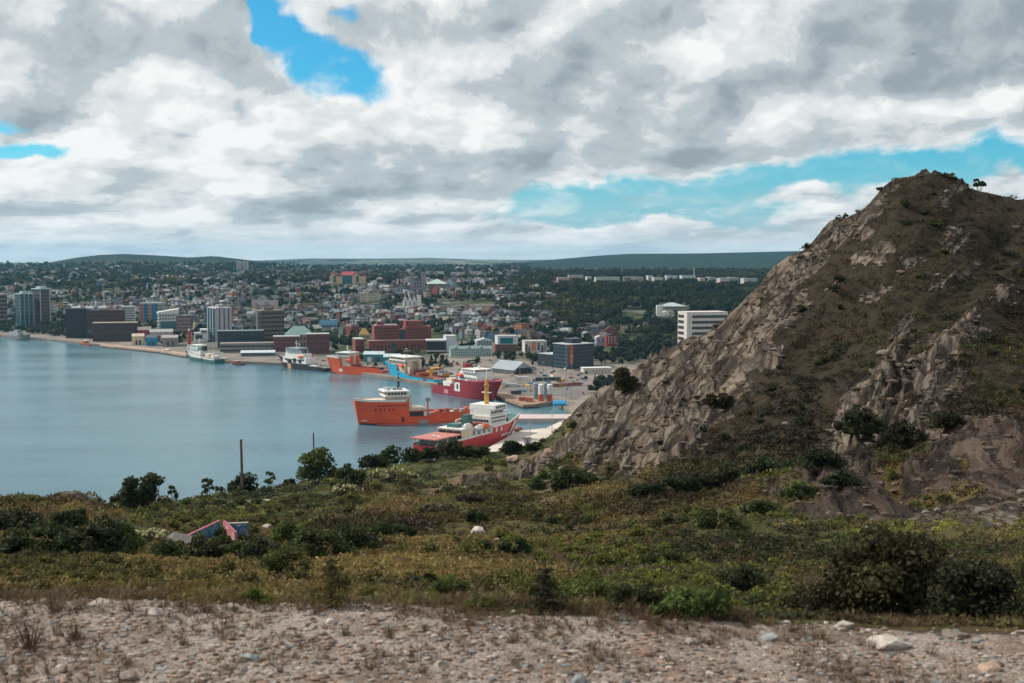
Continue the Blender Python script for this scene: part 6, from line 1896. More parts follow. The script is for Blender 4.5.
def plan_houses():
    out = []
    s = 120.0
    while s < 2600:
        px = -70.0
        while px < 770:
            Y = float(shore_soft(px)) + s + rnd.uniform(-4, 4)
            w = rnd.choice((5.5, 5.5, 6.5, 6.5, 8, 12))
            X = (px - 512) / F * Y
            step = (w + 0.4) / Y * F
            # how built up the place is
            dens = 0.88 if 150 < px < 615 else (0.55 if px <= 150 else 0.28)
            if s > 700: dens *= 0.66
            if s > 1300: dens *= 0.55
            if px > 555: dens *= 1.0 if s < 560 else 0.35
            clump = float(vnoise(X / 70.0, Y / 45.0, 5))
            if clump < 1 - dens or rnd.random() > 0.93:
                px += step * rnd.uniform(0.6, 1.6); continue
            p2 = (X, Y, cz(X, Y))
            h = rnd.choice((5.5, 6, 8, 8.5, 9, 10))
            if w > 9: h = rnd.choice((6, 6, 9, 11))
            d = 10 if w < 9 else 13
            pxx, ptop = pix((X, Y, p2[2] + h))
            if pix(p2)[1] > np.interp(px, [-80, 100, 190, 215, 300, 345, 352, 440, 450, 530, 545, 600, 640, 780], [318, 316, 328, 332, 333, 338, 328, 328, 346, 352, 345, 350, 356, 356]):
                px += step; continue
            if occludes(pxx, ptop, Y) or on_landmark(X + w / 2, Y + 5, 9) or taken(X + w / 2, Y + 5, w * 0.4):
                px += step * 0.7; continue
            a = (float(shore_soft(px + 6)) + s, float(shore_soft(px - 6)) + s)
            xa, xb = (px + 6 - 512) / F * a[0], (px - 6 - 512) / F * a[1]
            rot = math.atan2(a[0] - a[1], xa - xb)
            rot = max(-0.75, min(0.75, rot)) + rnd.uniform(-0.05, 0.05)
            kind = rnd.choices(('flat', 'gable', 'mansard'), (5, 3.2, 2.4))[0]
            r = rnd.random() * sum(c[2] for c in COLOURS)
            for cn, cc, wt in COLOURS:
                r -= wt
                if r <= 0: break
            out.append(dict(X=X, Y=Y, z=p2[2], w=w, d=d, h=h, kind=kind, cn=cn, cc=cc, rot=rot, roof=rnd.choice(ROOFS), px=pxx, top=ptop))
            take(X + w / 2, Y + 5, w * 0.5 + 1)
            px += step * (1.0 if rnd.random() < 0.8 else 1.6)
        s += rnd.choice((30, 34, 42)) * (1 + s / 2600)
    return out


def hill_hides(px, top):
    """behind the rocky hill"""
    return top > np.interp(T(px, top)[0], sk[:, 0], sk[:, 1]) - 0


def build_houses():
    hs = plan_houses()
    vis = [h for h in hs if -5 < h['px'] < 1030 and not hill_hides(h['px'], h['top'] + 2)]
    vis.sort(key=lambda h: h['Y'])
    near, ids = vis[:300], set()
    for h in near: ids.add(id(h))
    rest = [h for h in hs if id(h) not in ids]
    tpl = {}; mesh = {}
    def get(h):
        k = (h['w'], h['d'], h['h'], h['kind'])
        if k not in tpl: tpl[k] = house_template(*k)
        return k, tpl[k]
    labels = {}
    for h in near:
        rel, nm = near_landmark((h['X'], h['Y'], h['z'] + 4))
        kd = {'flat': 'flat', 'gable': 'gabled', 'mansard': 'mansard'}[h['kind']]
        h['key'] = (h['cn'], kd, rel, nm)
        labels.setdefault(h['key'], []).append(h)
    for key, l in labels.items():
        l.sort(key=lambda h: h['px'])
        cn, kd, rel, nm = key
        for i, h in enumerate(l):
            h['label'] = ('%s %s house %s the %s' % (cn, kd, rel, nm)) if len(l) == 1 else '%s from left of %s %s houses %s the %s' % (ordinal(i), cn, kd, rel, nm)
    for h in near:
        k, t = get(h)
        if k not in mesh:
            wm = np_mesh('house', t['V'], t['F'], 3, [WALL], np.ones((len(t['V']), 3)), attrs={'wu': t['wu'], 'wv': t['wv']})
            rm = np_mesh('roof', t['RV'], t['RF'], 3, [ROOFM], np.ones((len(t['RV']), 3)))
            mesh[k] = (wm, rm)
        o = link('row_house', mesh[k][0], None, (h['X'], h['Y'], h['z']), h['rot'])
        v = rnd.uniform(0.8, 1.1)
        o.color = (*[c * v for c in h['cc']], 1)
        tag(o, h['label'], 'house', 'houses on the slope above the harbour')
        r = link('roof', mesh[k][1], o)
        r.color = (*h['roof'], 1)
    # everything farther off
    Vs, Fs, Cs, U, W, MI = [], [], [], [], [], []
    n = 0
    def bake(V, Fx, col, wu, wv, mi):
        nonlocal n
        Vs.append(V); Fs.append(Fx + n); Cs.append(np.repeat(np.array(col)[None, :], len(V), 0)); U.append(wu); W.append(wv); MI.append(np.full(len(Fx), mi)); n += len(V)
    def put(V, h, sc_=1.0):
        c, s_ = math.cos(h['rot']), math.sin(h['rot'])
        return np.stack([(V[:, 0] * c - V[:, 1] * s_) * sc_ + h['X'], (V[:, 0] * s_ + V[:, 1] * c) * sc_ + h['Y'], V[:, 2] * sc_ + h['z']], -1)
    for q in range(800):      # suburbs out to the hills
        px = rnd.uniform(-80, 780)
        row = rnd.uniform(266, 284)
        if rnd.random() > 0.35 + 0.65 * float(vnoise(px / 40.0, row / 3.0, 77)) : continue
        if px > 515: continue
        Y = None
        ys = np.arange(2400, 5200, 60.0)
        rows = HOR - F * (city_z(np.full(ys.shape, px), ys) - CAMZ) / ys
        ok = np.where(rows <= row)[0]
        if len(ok) == 0: continue
        Y = ys[ok[0]] + rnd.uniform(-30, 30)
        X = (px - 512) / F * Y
        if on_landmark(X, Y, 12): continue
        cn, cc, _ = rnd.choice(COLOURS[:6])
        rest.append(dict(X=X, Y=Y, z=cz(X, Y), w=rnd.choice((10, 13, 13)), d=10, h=6, kind=rnd.choice(('gable', 'flat')), cn=cn, cc=cc, rot=rnd.uniform(-0.3, 0.3), roof=rnd.choice(ROOFS), sc=rnd.uniform(1.0, 1.7)))
    for h in rest:
        k, t = get(h)
        v = rnd.uniform(0.8, 1.1)
        bake(put(t['V'], h, h.get('sc', 1)), t['F'], [c * v for c in h['cc']], t['wu'], t['wv'], 0)
        bake(put(t['RV'], h, h.get('sc', 1)), t['RF'], h['roof'], np.zeros(len(t['RV'])), np.zeros(len(t['RV'])), 1)
    me = np_mesh('far_houses', np.concatenate(Vs), np.concatenate(Fs), 3, [WALL, ROOFM], np.concatenate(Cs), np.concatenate(MI), attrs={'wu': np.concatenate(U), 'wv': np.concatenate(W)})
    tag(link('far_houses', me), kind='stuff')
    return len(hs), len(near)


NH = build_houses()


# ------------------------------------------------------------------ foliage shapes
def ico(sub=1):
    bm = bmesh.new()
    bmesh.ops.create_icosphere(bm, subdivisions=sub, radius=1.0)
    v = np.array([p.co[:] for p in bm.verts]); f = np.array([[q.index for q in x.verts] for x in bm.faces])
    bm.free()
    return v, f


ICO1, ICO2 = ico(1), ico(2)


def cards(P, size, g, up=0.0):
    """one ragged leaf spray (two crossed triangles' worth) at each point"""
    n = len(P)
    a = g.normal(size=(n, 3)); a /= np.linalg.norm(a, axis=1)[:, None]
    b = g.normal(size=(n, 3)); b -= (b * a).sum(1)[:, None] * a; b /= np.linalg.norm(b, axis=1)[:, None]
    s = np.asarray(size) * g.uniform(0.6, 1.4, n)
    s = s[:, None]
    v = np.stack([P - a * s, P + b * s * 0.62, P + a * s, P - b * s * 0.62], 1)
    f = np.arange(n * 4).reshape(n, 4)
    tri = np.concatenate([f[:, [0, 1, 2]], f[:, [0, 2, 3]]])
    return v.reshape(-1, 3), tri


def crown(g, lobes, ncard, csize, core=0.72, tone=(0.75, 1.3)):
    """lobes: (x,y,z,rx,rz).  a lumpy core with leaf sprays through and around it; returns verts, tris, tone"""
    Vs, Fs, Ts = [], [], []
    n = 0
    tot = sum(l[3] ** 2 for l in lobes)
    for (x, y, z, rx, rz) in lobes:
        lt = g.uniform(*tone)
        if core > 0:
            v, f = ICO1
            d = 1 + g.uniform(-0.22, 0.22, len(v))
            V = v * d[:, None] * core * np.array([rx, rx, rz]) + np.array([x, y, z])
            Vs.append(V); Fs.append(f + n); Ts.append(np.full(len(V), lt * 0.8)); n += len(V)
        k = max(6, int(ncard * rx * rx / tot))
        u = g.normal(size=(k, 3)); u /= np.linalg.norm(u, axis=1)[:, None]
        u[:, 2] = np.where(u[:, 2] < -0.5, -u[:, 2], u[:, 2])
        r = g.uniform(0.55, 1.12, k) ** 0.7
        Pp = u * r[:, None] * np.array([rx, rx, rz]) + np.array([x, y, z])
        V, f = cards(Pp, csize, g)
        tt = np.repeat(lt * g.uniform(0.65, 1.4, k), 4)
        Vs.append(V); Fs.append(f + n); Ts.append(tt); n += len(V)
    return np.concatenate(Vs), np.concatenate(Fs), np.concatenate(Ts)


def lobes_round(g, R0, H0, n=5):
    L = [(0, 0, H0, R0 * 0.75, R0 * 0.8)]
    for i in range(n):
        a = g.uniform(0, 6.28); q = R0 * g.uniform(0.35, 0.65)
        L.append((q * math.cos(a), q * math.sin(a), H0 + R0 * g.uniform(-0.4, 0.55), R0 * g.uniform(0.35, 0.55), R0 * g.uniform(0.35, 0.55)))
    return L


def lobes_spire(g, R0, H):
    return [(g.uniform(-.1, .1) * R0, g.uniform(-.1, .1) * R0, H * (0.2 + 0.78 * i / 6), R0 * (1.0 - 0.85 * i / 6), H * 0.11) for i in range(7)]


def trunk_np(h, r):
    an = np.arange(5) * 2 * math.pi / 5
    a = np.stack([np.cos(an) * r, np.sin(an) * r, np.full(5, -1.0)], 1); b = np.stack([np.cos(an) * r * .6, np.sin(an) * r * .6, np.full(5, h)], 1)
    f = []
    for i in range(5):
        j = (i + 1) % 5
        f += [(i, j, 5 + j), (i, 5 + j, 5 + i)]
    return np.concatenate([a, b]), np.array(f)


def tree_templates():
    g = np.random.default_rng(3)
    T_ = []
    for i in range(6):
        Hc = g.uniform(4.6, 5.6)
        v, f, t = crown(g, lobes_round(g, g.uniform(3.4, 4.4), Hc, 6), 150, 0.62)
        T_.append(('round', v, f, t, Hc - 1))
    for i in range(3):
        v, f, t = crown(g, lobes_spire(g, 2.3, 10.5), 150, 0.55)
        T_.append(('spire', v, f, t, 3))
    return T_


TT_ = tree_templates()
GREENS = {'dark green': (0.021, 0.032, 0.015), 'mid green': (0.034, 0.046, 0.018), 'yellow green': (0.075, 0.085, 0.022), 'olive': (0.048, 0.050, 0.020)}


def build_town_trees():
    pts = []
    def add(px, Y, sc_, green=None, force=False):
        X = (px - 512) / F * Y
        z = cz(X, Y)
        pxx, ptop = pix((X, Y, z + 9 * sc_))
        if not force and (occludes(pxx, ptop, Y, 5.0, 0.8) or on_landmark(X, Y, 3.5 * sc_) or taken(X, Y, 2.0 * sc_)): return
        take(X, Y, 1.6 * sc_)
        n = float(vnoise(X / 60, Y / 60, 15)) + rnd.uniform(-0.25, 0.25)
        gname = green or ('dark green' if n < 0.5 else 'mid green' if n < 0.68 else 'olive' if n < 0.85 else 'yellow green')
        pts.append(dict(X=X, Y=Y, z=z, s=sc_, g=gname, k=rnd.choice((0, 1, 2, 3, 4, 5, 0, 1, 2, 3, 6, 7, 8) if rnd.random() < 0.5 else (0, 1, 2, 3, 4, 5)), px=pxx, top=ptop))
    # trees one can tell: groves seen in the town
    for cx, row, wpx, n, gr in ((305, 338, 40, 30, None), (346, 344, 18, 14, 'dark green'), (310, 306, 22, 34, 'yellow green'), (340, 292, 60, 46, 'dark green'), (455, 326, 40, 46, 'dark green'), (430, 322, 22, 14, 'dark green'),
                                (628, 352, 22, 44, 'dark green'), (612, 358, 30, 30, 'dark green'), (575, 335, 14, 18, 'dark green'), (650, 345, 30, 40, 'dark green'), (236, 322, 14, 12, 'olive'), (270, 300, 30, 20, 'mid green'), (470, 362, 8, 3, 'dark green'), (440, 362, 8, 5, 'dark green'),
                                (510, 352, 10, 4, 'olive'), (530, 358, 16, 8, 'olive'), (420, 306, 30, 20, 'dark green'), (490, 303, 22, 24, 'dark green'), (275, 353, 5, 3, 'dark green')):
        for i in range(n):
            px = cx + rnd.gauss(0, 0.5) * wpx
            r = row + rnd.gauss(0, 2.4)
            ys = np.arange(1000, 2600, 12.0)
            rows = HOR - F * (city_z(np.full(ys.shape, T(px, r)[0]), ys) + 4 - CAMZ) / ys
            ok = np.where(rows <= T(px, r)[1])[0]
            if len(ok): add(px, ys[ok[0]] + rnd.uniform(-6, 6), rnd.uniform(0.75, 1.25), gr if rnd.random() < 0.8 else None)
    # between the houses and beyond
    for i in range(24000):
        px = rnd.uniform(-80, 790) if i < 17000 else rnd.uniform(500, 790)
        t = rnd.random()
        s = 75 + 2300 * t ** 1.5
        Y = float(shore_soft(px)) + s
        X = (px - 512) / F * Y
        d = float(fbm(X / 120, Y / 90, 3, 33))
        lim = 0.40 if 150 < px < 540 else 0.30
        if px > 550: lim = 0.10 if s > 560 else 0.38
        if s < 260 and 180 < px: lim = 0.60
        if s > 700: lim -= 0.12
        if d < lim: continue
        add(px, Y, rnd.uniform(0.6, 1.15) * (1 + s / 5000) * (1.35 if px > 540 and s > 300 else 1.0))
    # the far wooded belt
    for i in range(9000):
        px = rnd.uniform(-80, 800)
        row = rnd.uniform(263.5, 286) if px < 530 else rnd.uniform(270, 292)
        Y = 1200.0
        ys = np.arange(2300, 5600, 40.0)
        rows = HOR - F * (city_z(np.full(ys.shape, px), ys) + 5 - CAMZ) / ys
        ok = np.where(rows <= row)[0]
        if len(ok) == 0: continue
        add(px, ys[ok[0]] + rnd.uniform(-20, 20), rnd.uniform(1.0, 2.0))
    vis = [p for p in pts if -5 < p['px'] < 1030 and not hill_hides(p['px'], p['top'] + 3)]
    vis.sort(key=lambda p: p['Y'] / p['s'])
    near = vis[:300]
    ids = {id(p) for p in near}
    rest = [p for p in pts if id(p) not in ids]
    lab = {}
    for p in near:
        rel, nm = near_landmark((p['X'], p['Y'], p['z'] + 4))
        p['key'] = (p['g'], 'pointed' if p['k'] >= 6 else 'round', rel, nm)
        lab.setdefault(p['key'], []).append(p)
    for (g_, sh, rel, nm), l in lab.items():
        l.sort(key=lambda p: p['px'])
        for i, p in enumerate(l):
            p['label'] = '%s %s tree %s the %s' % (g_, sh, rel, nm) if len(l) == 1 else '%s from left of %s %s trees %s the %s' % (ordinal(i), g_, sh, rel, nm)
    meshes = []
    for kd, v, f, t, th in TT_:
        tv, tf = trunk_np(th, 0.35)
        cols = np.concatenate([np.repeat(t[:, None], 3, 1), np.full((len(tv), 3), 2.0)])
        meshes.append(np_mesh('tree', np.concatenate([v, tv]), np.concatenate([f, tf + len(v)]), 3, [LEAF_OBJ], cols))
    for p in near:
        o = link('spruce_tree' if p['k'] >= 6 else 'broadleaf_tree', meshes[p['k']], None, (p['X'], p['Y'], p['z']), rnd.uniform(0, 6.28))
        o.scale = (p['s'],) * 3
        v = rnd.uniform(0.8, 1.2)
        o.color = (*[c * v for c in GREENS[p['g']]], 1)
        tag(o, p['label'], 'tree', 'trees among the town houses')
    # the rest reads as one mass of woodland
    Vs, Fs, Cs = [], [], []
    n = 0
    for p in rest:
        kd, v, f, t, th = TT_[p['k']]
        if p['Y'] > 1900:
            f = f[: 80 * 3] if p['Y'] > 2600 else f[::1]
            used = int(f.max()) + 1
            v = v[:used]; t = t[:used]
        a = rnd.uniform(0, 6.28); c, s_ = math.cos(a), math.sin(a)
        V = np.stack([(v[:, 0] * c - v[:, 1] * s_) * p['s'] + p['X'], (v[:, 0] * s_ + v[:, 1] * c) * p['s'] + p['Y'], v[:, 2] * p['s'] + p['z'] - 1.0], -1)
        Vs.append(V.astype(np.float32)); Fs.append(f + n); n += len(V)
        q = rnd.uniform(0.75, 1.25)
        Cs.append((t[:, None] * q * np.array(GREENS[p['g']])[None, :]).astype(np.float32))
    me = np_mesh('town_woodland', np.concatenate(Vs), np.concatenate(Fs), 3, [LEAF], np.concatenate(Cs))
    tag(link('town_woodland', me), kind='stuff')
    return len(pts), len(rest)


NTREE = build_town_trees()
print('houses', NH, 'trees', NTREE)


# ------------------------------------------------------------------ parked cars
def build_cars():
    mb = MB()
    mb.cur = 0
    mb.add([(-2.2, -.9, .35), (2.2, -.9, .35), (2.2, .9, .35), (-2.2, .9, .35), (-2.2, -.9, .85), (2.2, -.85, .8), (2.2, .85, .8), (-2.2, .9, .85)], [(0, 3, 2, 1), (4, 5, 6, 7), (0, 1, 5, 4), (1, 2, 6, 5), (2, 3, 7, 6), (3, 0, 4, 7)])
    mb.box(-1.2, .5, -.62, .62, 1.42, 1.5)
    mb.cur = 1
    mb.add([(-1.75, -.85, .85), (1.15, -.82, .82), (1.15, .82, .82), (-1.75, .85, .85), (-1.25, -.64, 1.42), (.5, -.64, 1.42), (.5, .64, 1.42), (-1.25, .64, 1.42)], [(0, 3, 2, 1), (4, 5, 6, 7), (0, 1, 5, 4), (1, 2, 6, 5), (2, 3, 7, 6), (3, 0, 4, 7)])
    mb.cur = 2
    for x in (-1.35, 1.4):
        for y in (-.85, .65):
            mb.tube((x, y, .32), (x, y + .2, .32), .32, .32, 10)
    cm = bpy.data.materials.new('car_paint')
    cm.use_nodes = True
    t = NT(cm.node_tree)
    t.l.new(t.node('ShaderNodeObjectInfo').outputs['Color'], t.n['Principled BSDF'].inputs['Base Color'])
    t.n['Principled BSDF'].inputs['Roughness'].default_value = 0.35
    me = mb.mesh('car', [cm, GLASS, BLACK])
    cols = [('white', (0.6, 0.6, 0.6)), ('silver', (0.35, 0.36, 0.37)), ('black', (0.02, 0.02, 0.022)), ('red', (0.32, 0.03, 0.03)), ('blue', (0.03, 0.07, 0.2)), ('grey', (0.14, 0.145, 0.15))]
    zones = [('in the asphalt yard behind the silos', 545, 588, 379, 388, 2.68, 16), ('on the quay left of the grey parking deck', 176, 214, 350.5, 352.5, 2.6, 6), ('on the quay road behind the black hulled ship', 277, 326, 359.5, 363, 2.6, 12),
             ('on the street below the teal gabled row', 446, 492, 364, 369, 2.6, 14), ('beside the grey gabled shed', 532, 556, 370, 376, 2.6, 10), ('in front of the teal dock sheds', 362, 398, 363.5, 366, 2.6, 8)]
    for where, x0, x1, y0, y1, z, n in zones:
        per = {}
        done = []
        for i in range(n):
            for _ in range(30):
                p = gp(rnd.uniform(x0, x1), rnd.uniform(y0, y1), z)
                if all((p - q).length > 6 for q in done) and not on_landmark(p.x, p.y, 3): break
            else:
                continue
            p.z = max(z, cz(p.x, p.y) + 0.03)
            done.append(p)
            cn, c = rnd.choice(cols)
            o = link('parked_car', me, None, p, rnd.choice((0.3, 1.87)) + rnd.uniform(-.1, .1))
            o.color = (*c, 1)
            tag(o, 'x', 'car', 'parked cars around the harbour')
            per.setdefault(cn, []).append((pix(p)[0], o))
        for cn, l in per.items():
            l.sort(key=lambda q: q[0])
            for i, (_, o) in enumerate(l):
                o['label'] = '%s car parked %s' % (cn, where) if len(l) == 1 else '%s from left of %s cars %s' % (ordinal(i), cn, where)


build_cars()

# ------------------------------------------------------------------ the near hillside's plants and stones
g6 = np.random.default_rng(21)


def in_frame_samples(n, y0, y1, power=1.0, px0=-140, px1=1170):
    """random places on the near hillside between two distances"""
    px = g6.uniform(px0, px1, n)
    u = g6.uniform(0, 1, n) ** power
    Y = y0 * (y1 / y0) ** u
    X = (px - 512) / F * Y
    ys = np.interp(px, PXC, YS)
    ok = Y < ys * 1.0
    return px[ok], X[ok], Y[ok]


def scatter_mesh(name, tpls, X, Y, Z, S, C, mat, squash=None):
    Vs, Fs, Cs = [], [], []
    n = 0
    k = g6.integers(0, len(tpls), len(X))
    ang = g6.uniform(0, 6.283, len(X))
    for i, (v, f, t) in enumerate(tpls):
        idx = np.where(k == i)[0]
        if len(idx) == 0: continue
        c = np.cos(ang[idx])[:, None]; s = np.sin(ang[idx])[:, None]
        sc_ = S[idx][:, None]
        q = np.ones_like(sc_) if squash is None else squash[idx][:, None]
        vx = (v[None, :, 0] * c - v[None, :, 1] * s) * sc_ + X[idx][:, None]
        vy = (v[None, :, 0] * s + v[None, :, 1] * c) * sc_ + Y[idx][:, None]
        vz = v[None, :, 2] * sc_ * q + Z[idx][:, None]
        V = np.stack([vx, vy, vz], -1).reshape(-1, 3)
        Ff = (f[None] + (np.arange(len(idx)) * len(v))[:, None, None]).reshape(-1, 3) + n
        Cc = (t[None, :, None] * C[idx][:, None, :]).reshape(-1, 3)
        n += len(V)
        Vs.append(V.astype(np.float32)); Fs.append(Ff); Cs.append(Cc.astype(np.float32))
    me = np_mesh(name, np.concatenate(Vs), np.concatenate(Fs), 3, [mat], np.concatenate(Cs))
    return tag(link(name, me), kind='stuff')


def dome_tpl(g, n=30, size=0.24, flat=0.6):
    u = g.normal(size=(n, 3)); u /= np.linalg.norm(u, axis=1)[:, None]; u[:, 2] = np.abs(u[:, 2])
    r = g.uniform(0.3, 1.0, n) ** 0.6
    Pp = u * r[:, None] * np.array([1, 1, flat])
    v, f = cards(Pp, size, g)
    return v, f, np.repeat(g.uniform(0.75, 1.25, n), 4)


def blade_tpl(g, n=18, h=1.0, spread=0.5, w=0.03):
    V, Fx, Tn = [], [], []
    for i in range(n):
        a = g.uniform(0, 6.28); r = g.uniform(0, 0.25); l = g.uniform(0.5, 1.0) * h; q = g.uniform(0.1, spread)
        p = np.array([math.cos(a) * r, math.sin(a) * r, -0.05]); d = np.array([math.cos(a) * q, math.sin(a) * q, l])
        sd_ = np.array([-math.sin(a), math.cos(a), 0]) * w
        k = len(V)
        m = p + d * 0.55 + np.array([0, 0, 0.06])
        V += [p - sd_, p + sd_, m + sd_ * .7, m - sd_ * .7, p + d]
        Fx += [(k, k + 1, k + 2), (k, k + 2, k + 3), (k + 3, k + 2, k + 4)]
        Tn += [g.uniform(0.6, 1.4)] * 5
    return np.array(V), np.array(Fx), np.array(Tn)


HEATH = np.array([(0.072, 0.050, 0.023), (0.085, 0.074, 0.025), (0.100, 0.066, 0.026), (0.042, 0.050, 0.018), (0.105, 0.105, 0.026), (0.048, 0.037, 0.022)])
HILL_SHADE_COLS = np.array([(0.034, 0.025, 0.014), (0.042, 0.035, 0.015), (0.048, 0.032, 0.015), (0.024, 0.028, 0.012), (0.040, 0.042, 0.014), (0.022, 0.018, 0.012)]) * 0.85  # dark heath colours for the hill, cloud shadow painted in


def heath_colour(X, Y, px):
    gr = near_m(GREEN, X, Y); dt = near_m(DIRT, X, Y)
    n = fbm(X / 7.0, Y / 7.0, 3, 200) + g6.uniform(-0.12, 0.12, len(X))
    idx = np.where(n < 0.36, 5, np.where(n < 0.47, 0, np.where(n < 0.58, 1, 2)))
    gr = gr * (1 - 0.6 * sst(Y, 70, 38) * sst(px, 560, 480))
    u = g6.uniform(0, 1, len(X))
    idx = np.where(u < gr * 0.95, np.where(fbm(X / 9, Y / 9, 2, 210) + g6.uniform(-.08, .08, len(X)) > 0.58, 4, 3), idx)
    hm = near_m(HILL_SHADE, X, Y)[:, None]
    c = (HEATH[idx] * (1 - hm) + HILL_SHADE_COLS[idx] * hm) * g6.uniform(0.85, 1.18, len(X))[:, None]
    wm = near_m(WARM, X, Y)[:, None] * 0.75 * (g6.uniform(0, 1, len(X)) < 0.85)[:, None]
    c = c * (1 - wm) + wm * np.array([(0.125, 0.082, 0.030), (0.105, 0.080, 0.028), (0.130, 0.110, 0.030)])[g6.integers(0, 3, len(X))]
    patch = 0.48 + 1.2 * sst(fbm(X / 11.0, Y / 14.0, 4, 230), 0.34, 0.66)
    return c * patch[:, None] * 1.12


def build_heath():
    tp = [dome_tpl(g6, 44, 0.155, 0.65) for _ in range(5)]
    tp2 = [blade_tpl(g6, 14, 1.3, 0.7, 0.07) for _ in range(3)]
    Xs, Ys, Ss, Cs = [], [], [], []
    for n, y0, y1, s0, s1, pw in ((12000, 14.2, 42, 0.07, 0.30, 0.9), (12000, 38, 100, 0.20, 0.60, 1.0), (17000, 90, 235, 0.35, 1.1, 1.0)):
        px, X, Y = in_frame_samples(n, y0, y1, pw)
        rk = near_m(ROCK, X, Y); gv = near_m(GRAV, X, Y); dt = near_m(DIRT, X, Y)
        keep = g6.uniform(0, 1, len(X)) > np.clip(rk * 0.80 + gv * 1.2 + dt * 0.85, 0, 0.985)
        X, Y, px = X[keep], Y[keep], px[keep]
        Xs.append(X); Ys.append(Y); Ss.append(g6.uniform(s0, s1, len(X)) * np.where(near_m(ROCK, X, Y) > 0.4, 0.6, 1.0)); Cs.append(heath_colour(X, Y, px))
    X = np.concatenate(Xs); Y = np.concatenate(Ys); S = np.concatenate(Ss); C = np.concatenate(Cs)
    scatter_mesh('heath_plants', tp, X, Y, near_z(X, Y) - 0.02, S, C, LEAF, g6.uniform(0.55, 1.1, len(X)))
    # dwarf scrub: taller leafy lumps gathered in drifts
    tq = []
    for _ in range(5):
        v, f, t = crown(g6, lobes_round(g6, 0.5, 0.32, 4), 130, 0.075, 0.6, (0.65, 1.4))
        tq.append((v, f, t))
    px, X, Y = in_frame_samples(5200, 17, 228, 0.9)
    drift = fbm(X / 15, Y / 19, 4, 260)
    lim = 0.55 + 0.10 * sst(Y, 70, 35) * sst(px, 560, 480) + 0.09 * near_m(WARM, X, Y)
    keep = (drift + g6.uniform(-0.08, 0.08, len(X)) > lim) & (near_m(ROCK, X, Y) < 0.35) & (near_m(DIRT, X, Y) < 0.6)
    X, Y, px = X[keep], Y[keep], px[keep]
    hm = near_m(HILL_SHADE, X, Y)[:, None]
    gi = np.clip(((fbm(X / 20, Y / 20, 3, 270) + g6.uniform(-.1, .1, len(X)) - 0.3) * 10).astype(int), 0, 3)
    C = np.array([(0.034, 0.045, 0.016), (0.055, 0.070, 0.021), (0.080, 0.080, 0.023), (0.115, 0.125, 0.028)])[gi]
    C = C * (1 - 0.45 * hm)  # hill scrub takes the same painted cloud shadow
    brn = (sst(Y, 75, 40) * sst(px, 560, 470))[:, None]
    C = C * (1 - 0.7 * brn) + np.array((0.075, 0.058, 0.022)) * 0.7 * brn
    scatter_mesh('dwarf_scrub', tq, X, Y, near_z(X, Y) - 0.05, (0.25 + 0.0105 * Y) * g6.uniform(0.5, 1.25, len(X)), C, LEAF, g6.uniform(0.6, 1.0, len(X)))
    # wispy dry grass between them
    px, X, Y = in_frame_samples(5200, 14.6, 130, 0.75)
    keep = (near_m(GRAV, X, Y) < 0.4) & (near_m(ROCK, X, Y) < 0.5)
    X, Y = X[keep], Y[keep]
    c = np.array([(0.12, 0.085, 0.04), (0.075, 0.05, 0.025), (0.09, 0.085, 0.03)])[g6.integers(0, 3, len(X))]
    scatter_mesh('dry_grass', tp2, X, Y, near_z(X, Y), (0.06 + 0.0040 * Y) * g6.uniform(0.4, 1.25, len(X)), c, LEAF)


build_heath()


def stone_tpl(g, hi=False):
    v, f = ICO2 if hi else ICO1
    s = g.uniform(0.6, 1.2, 3); s[2] *= 0.55
    d = 1 + g.uniform(-0.22, 0.22, len(v))
    w = v * d[:, None]
    # chop a few flat faces
    for _ in range(5 if hi else 2):
        n = g.normal(size=3); n /= np.linalg.norm(n)
        q = w @ n
        lim = g.uniform(0.55, 0.8)
        w = w - np.maximum(q - lim, 0)[:, None] * n[None, :]
    return w * s, f, np.ones(len(v))


STONE = np.array([(0.42, 0.38, 0.34), (0.30, 0.21, 0.16), (0.36, 0.26, 0.21), (0.20, 0.17, 0.15), (0.28, 0.31, 0.32), (0.14, 0.09, 0.07), (0.50, 0.46, 0.42)])
STM = None


def stone_material():
    m = bpy.data.materials.new('stone')
    m.use_nodes = True
    t = NT(m.node_tree)
    b = t.n['Principled BSDF']
    geo = t.node('ShaderNodeNewGeometry')
    n = t.noise(geo.outputs['Position'], 9.0, 8.0, 0.7)
    n2 = t.noise(geo.outputs['Position'], 40.0, 5.0, 0.7)
    c = t.mix(1.0, t.attr('col').outputs['Color'], t.mix(t.ss(n, 0.3, 0.7), (0.6, 0.58, 0.56), (1.15, 1.12, 1.1)), 'MULTIPLY')
    c = t.mix(t.m('MULTIPLY', t.ss(n2, 0.55, 0.7), 0.5), c, (0.07, 0.055, 0.04))
    t.l.new(c, b.inputs['Base Color'])
    b.inputs['Roughness'].default_value = 0.85
    b.inputs['Specular IOR Level'].default_value = 0.2
    bp = t.node('ShaderNodeBump')
    bp.inputs['Strength'].default_value = 0.6
    bp.inputs['Distance'].default_value = 0.05
    t.l.new(n2, bp.inputs['Height'])
    t.l.new(bp.outputs[0], b.inputs['Normal'])
    return m


STM = stone_material()


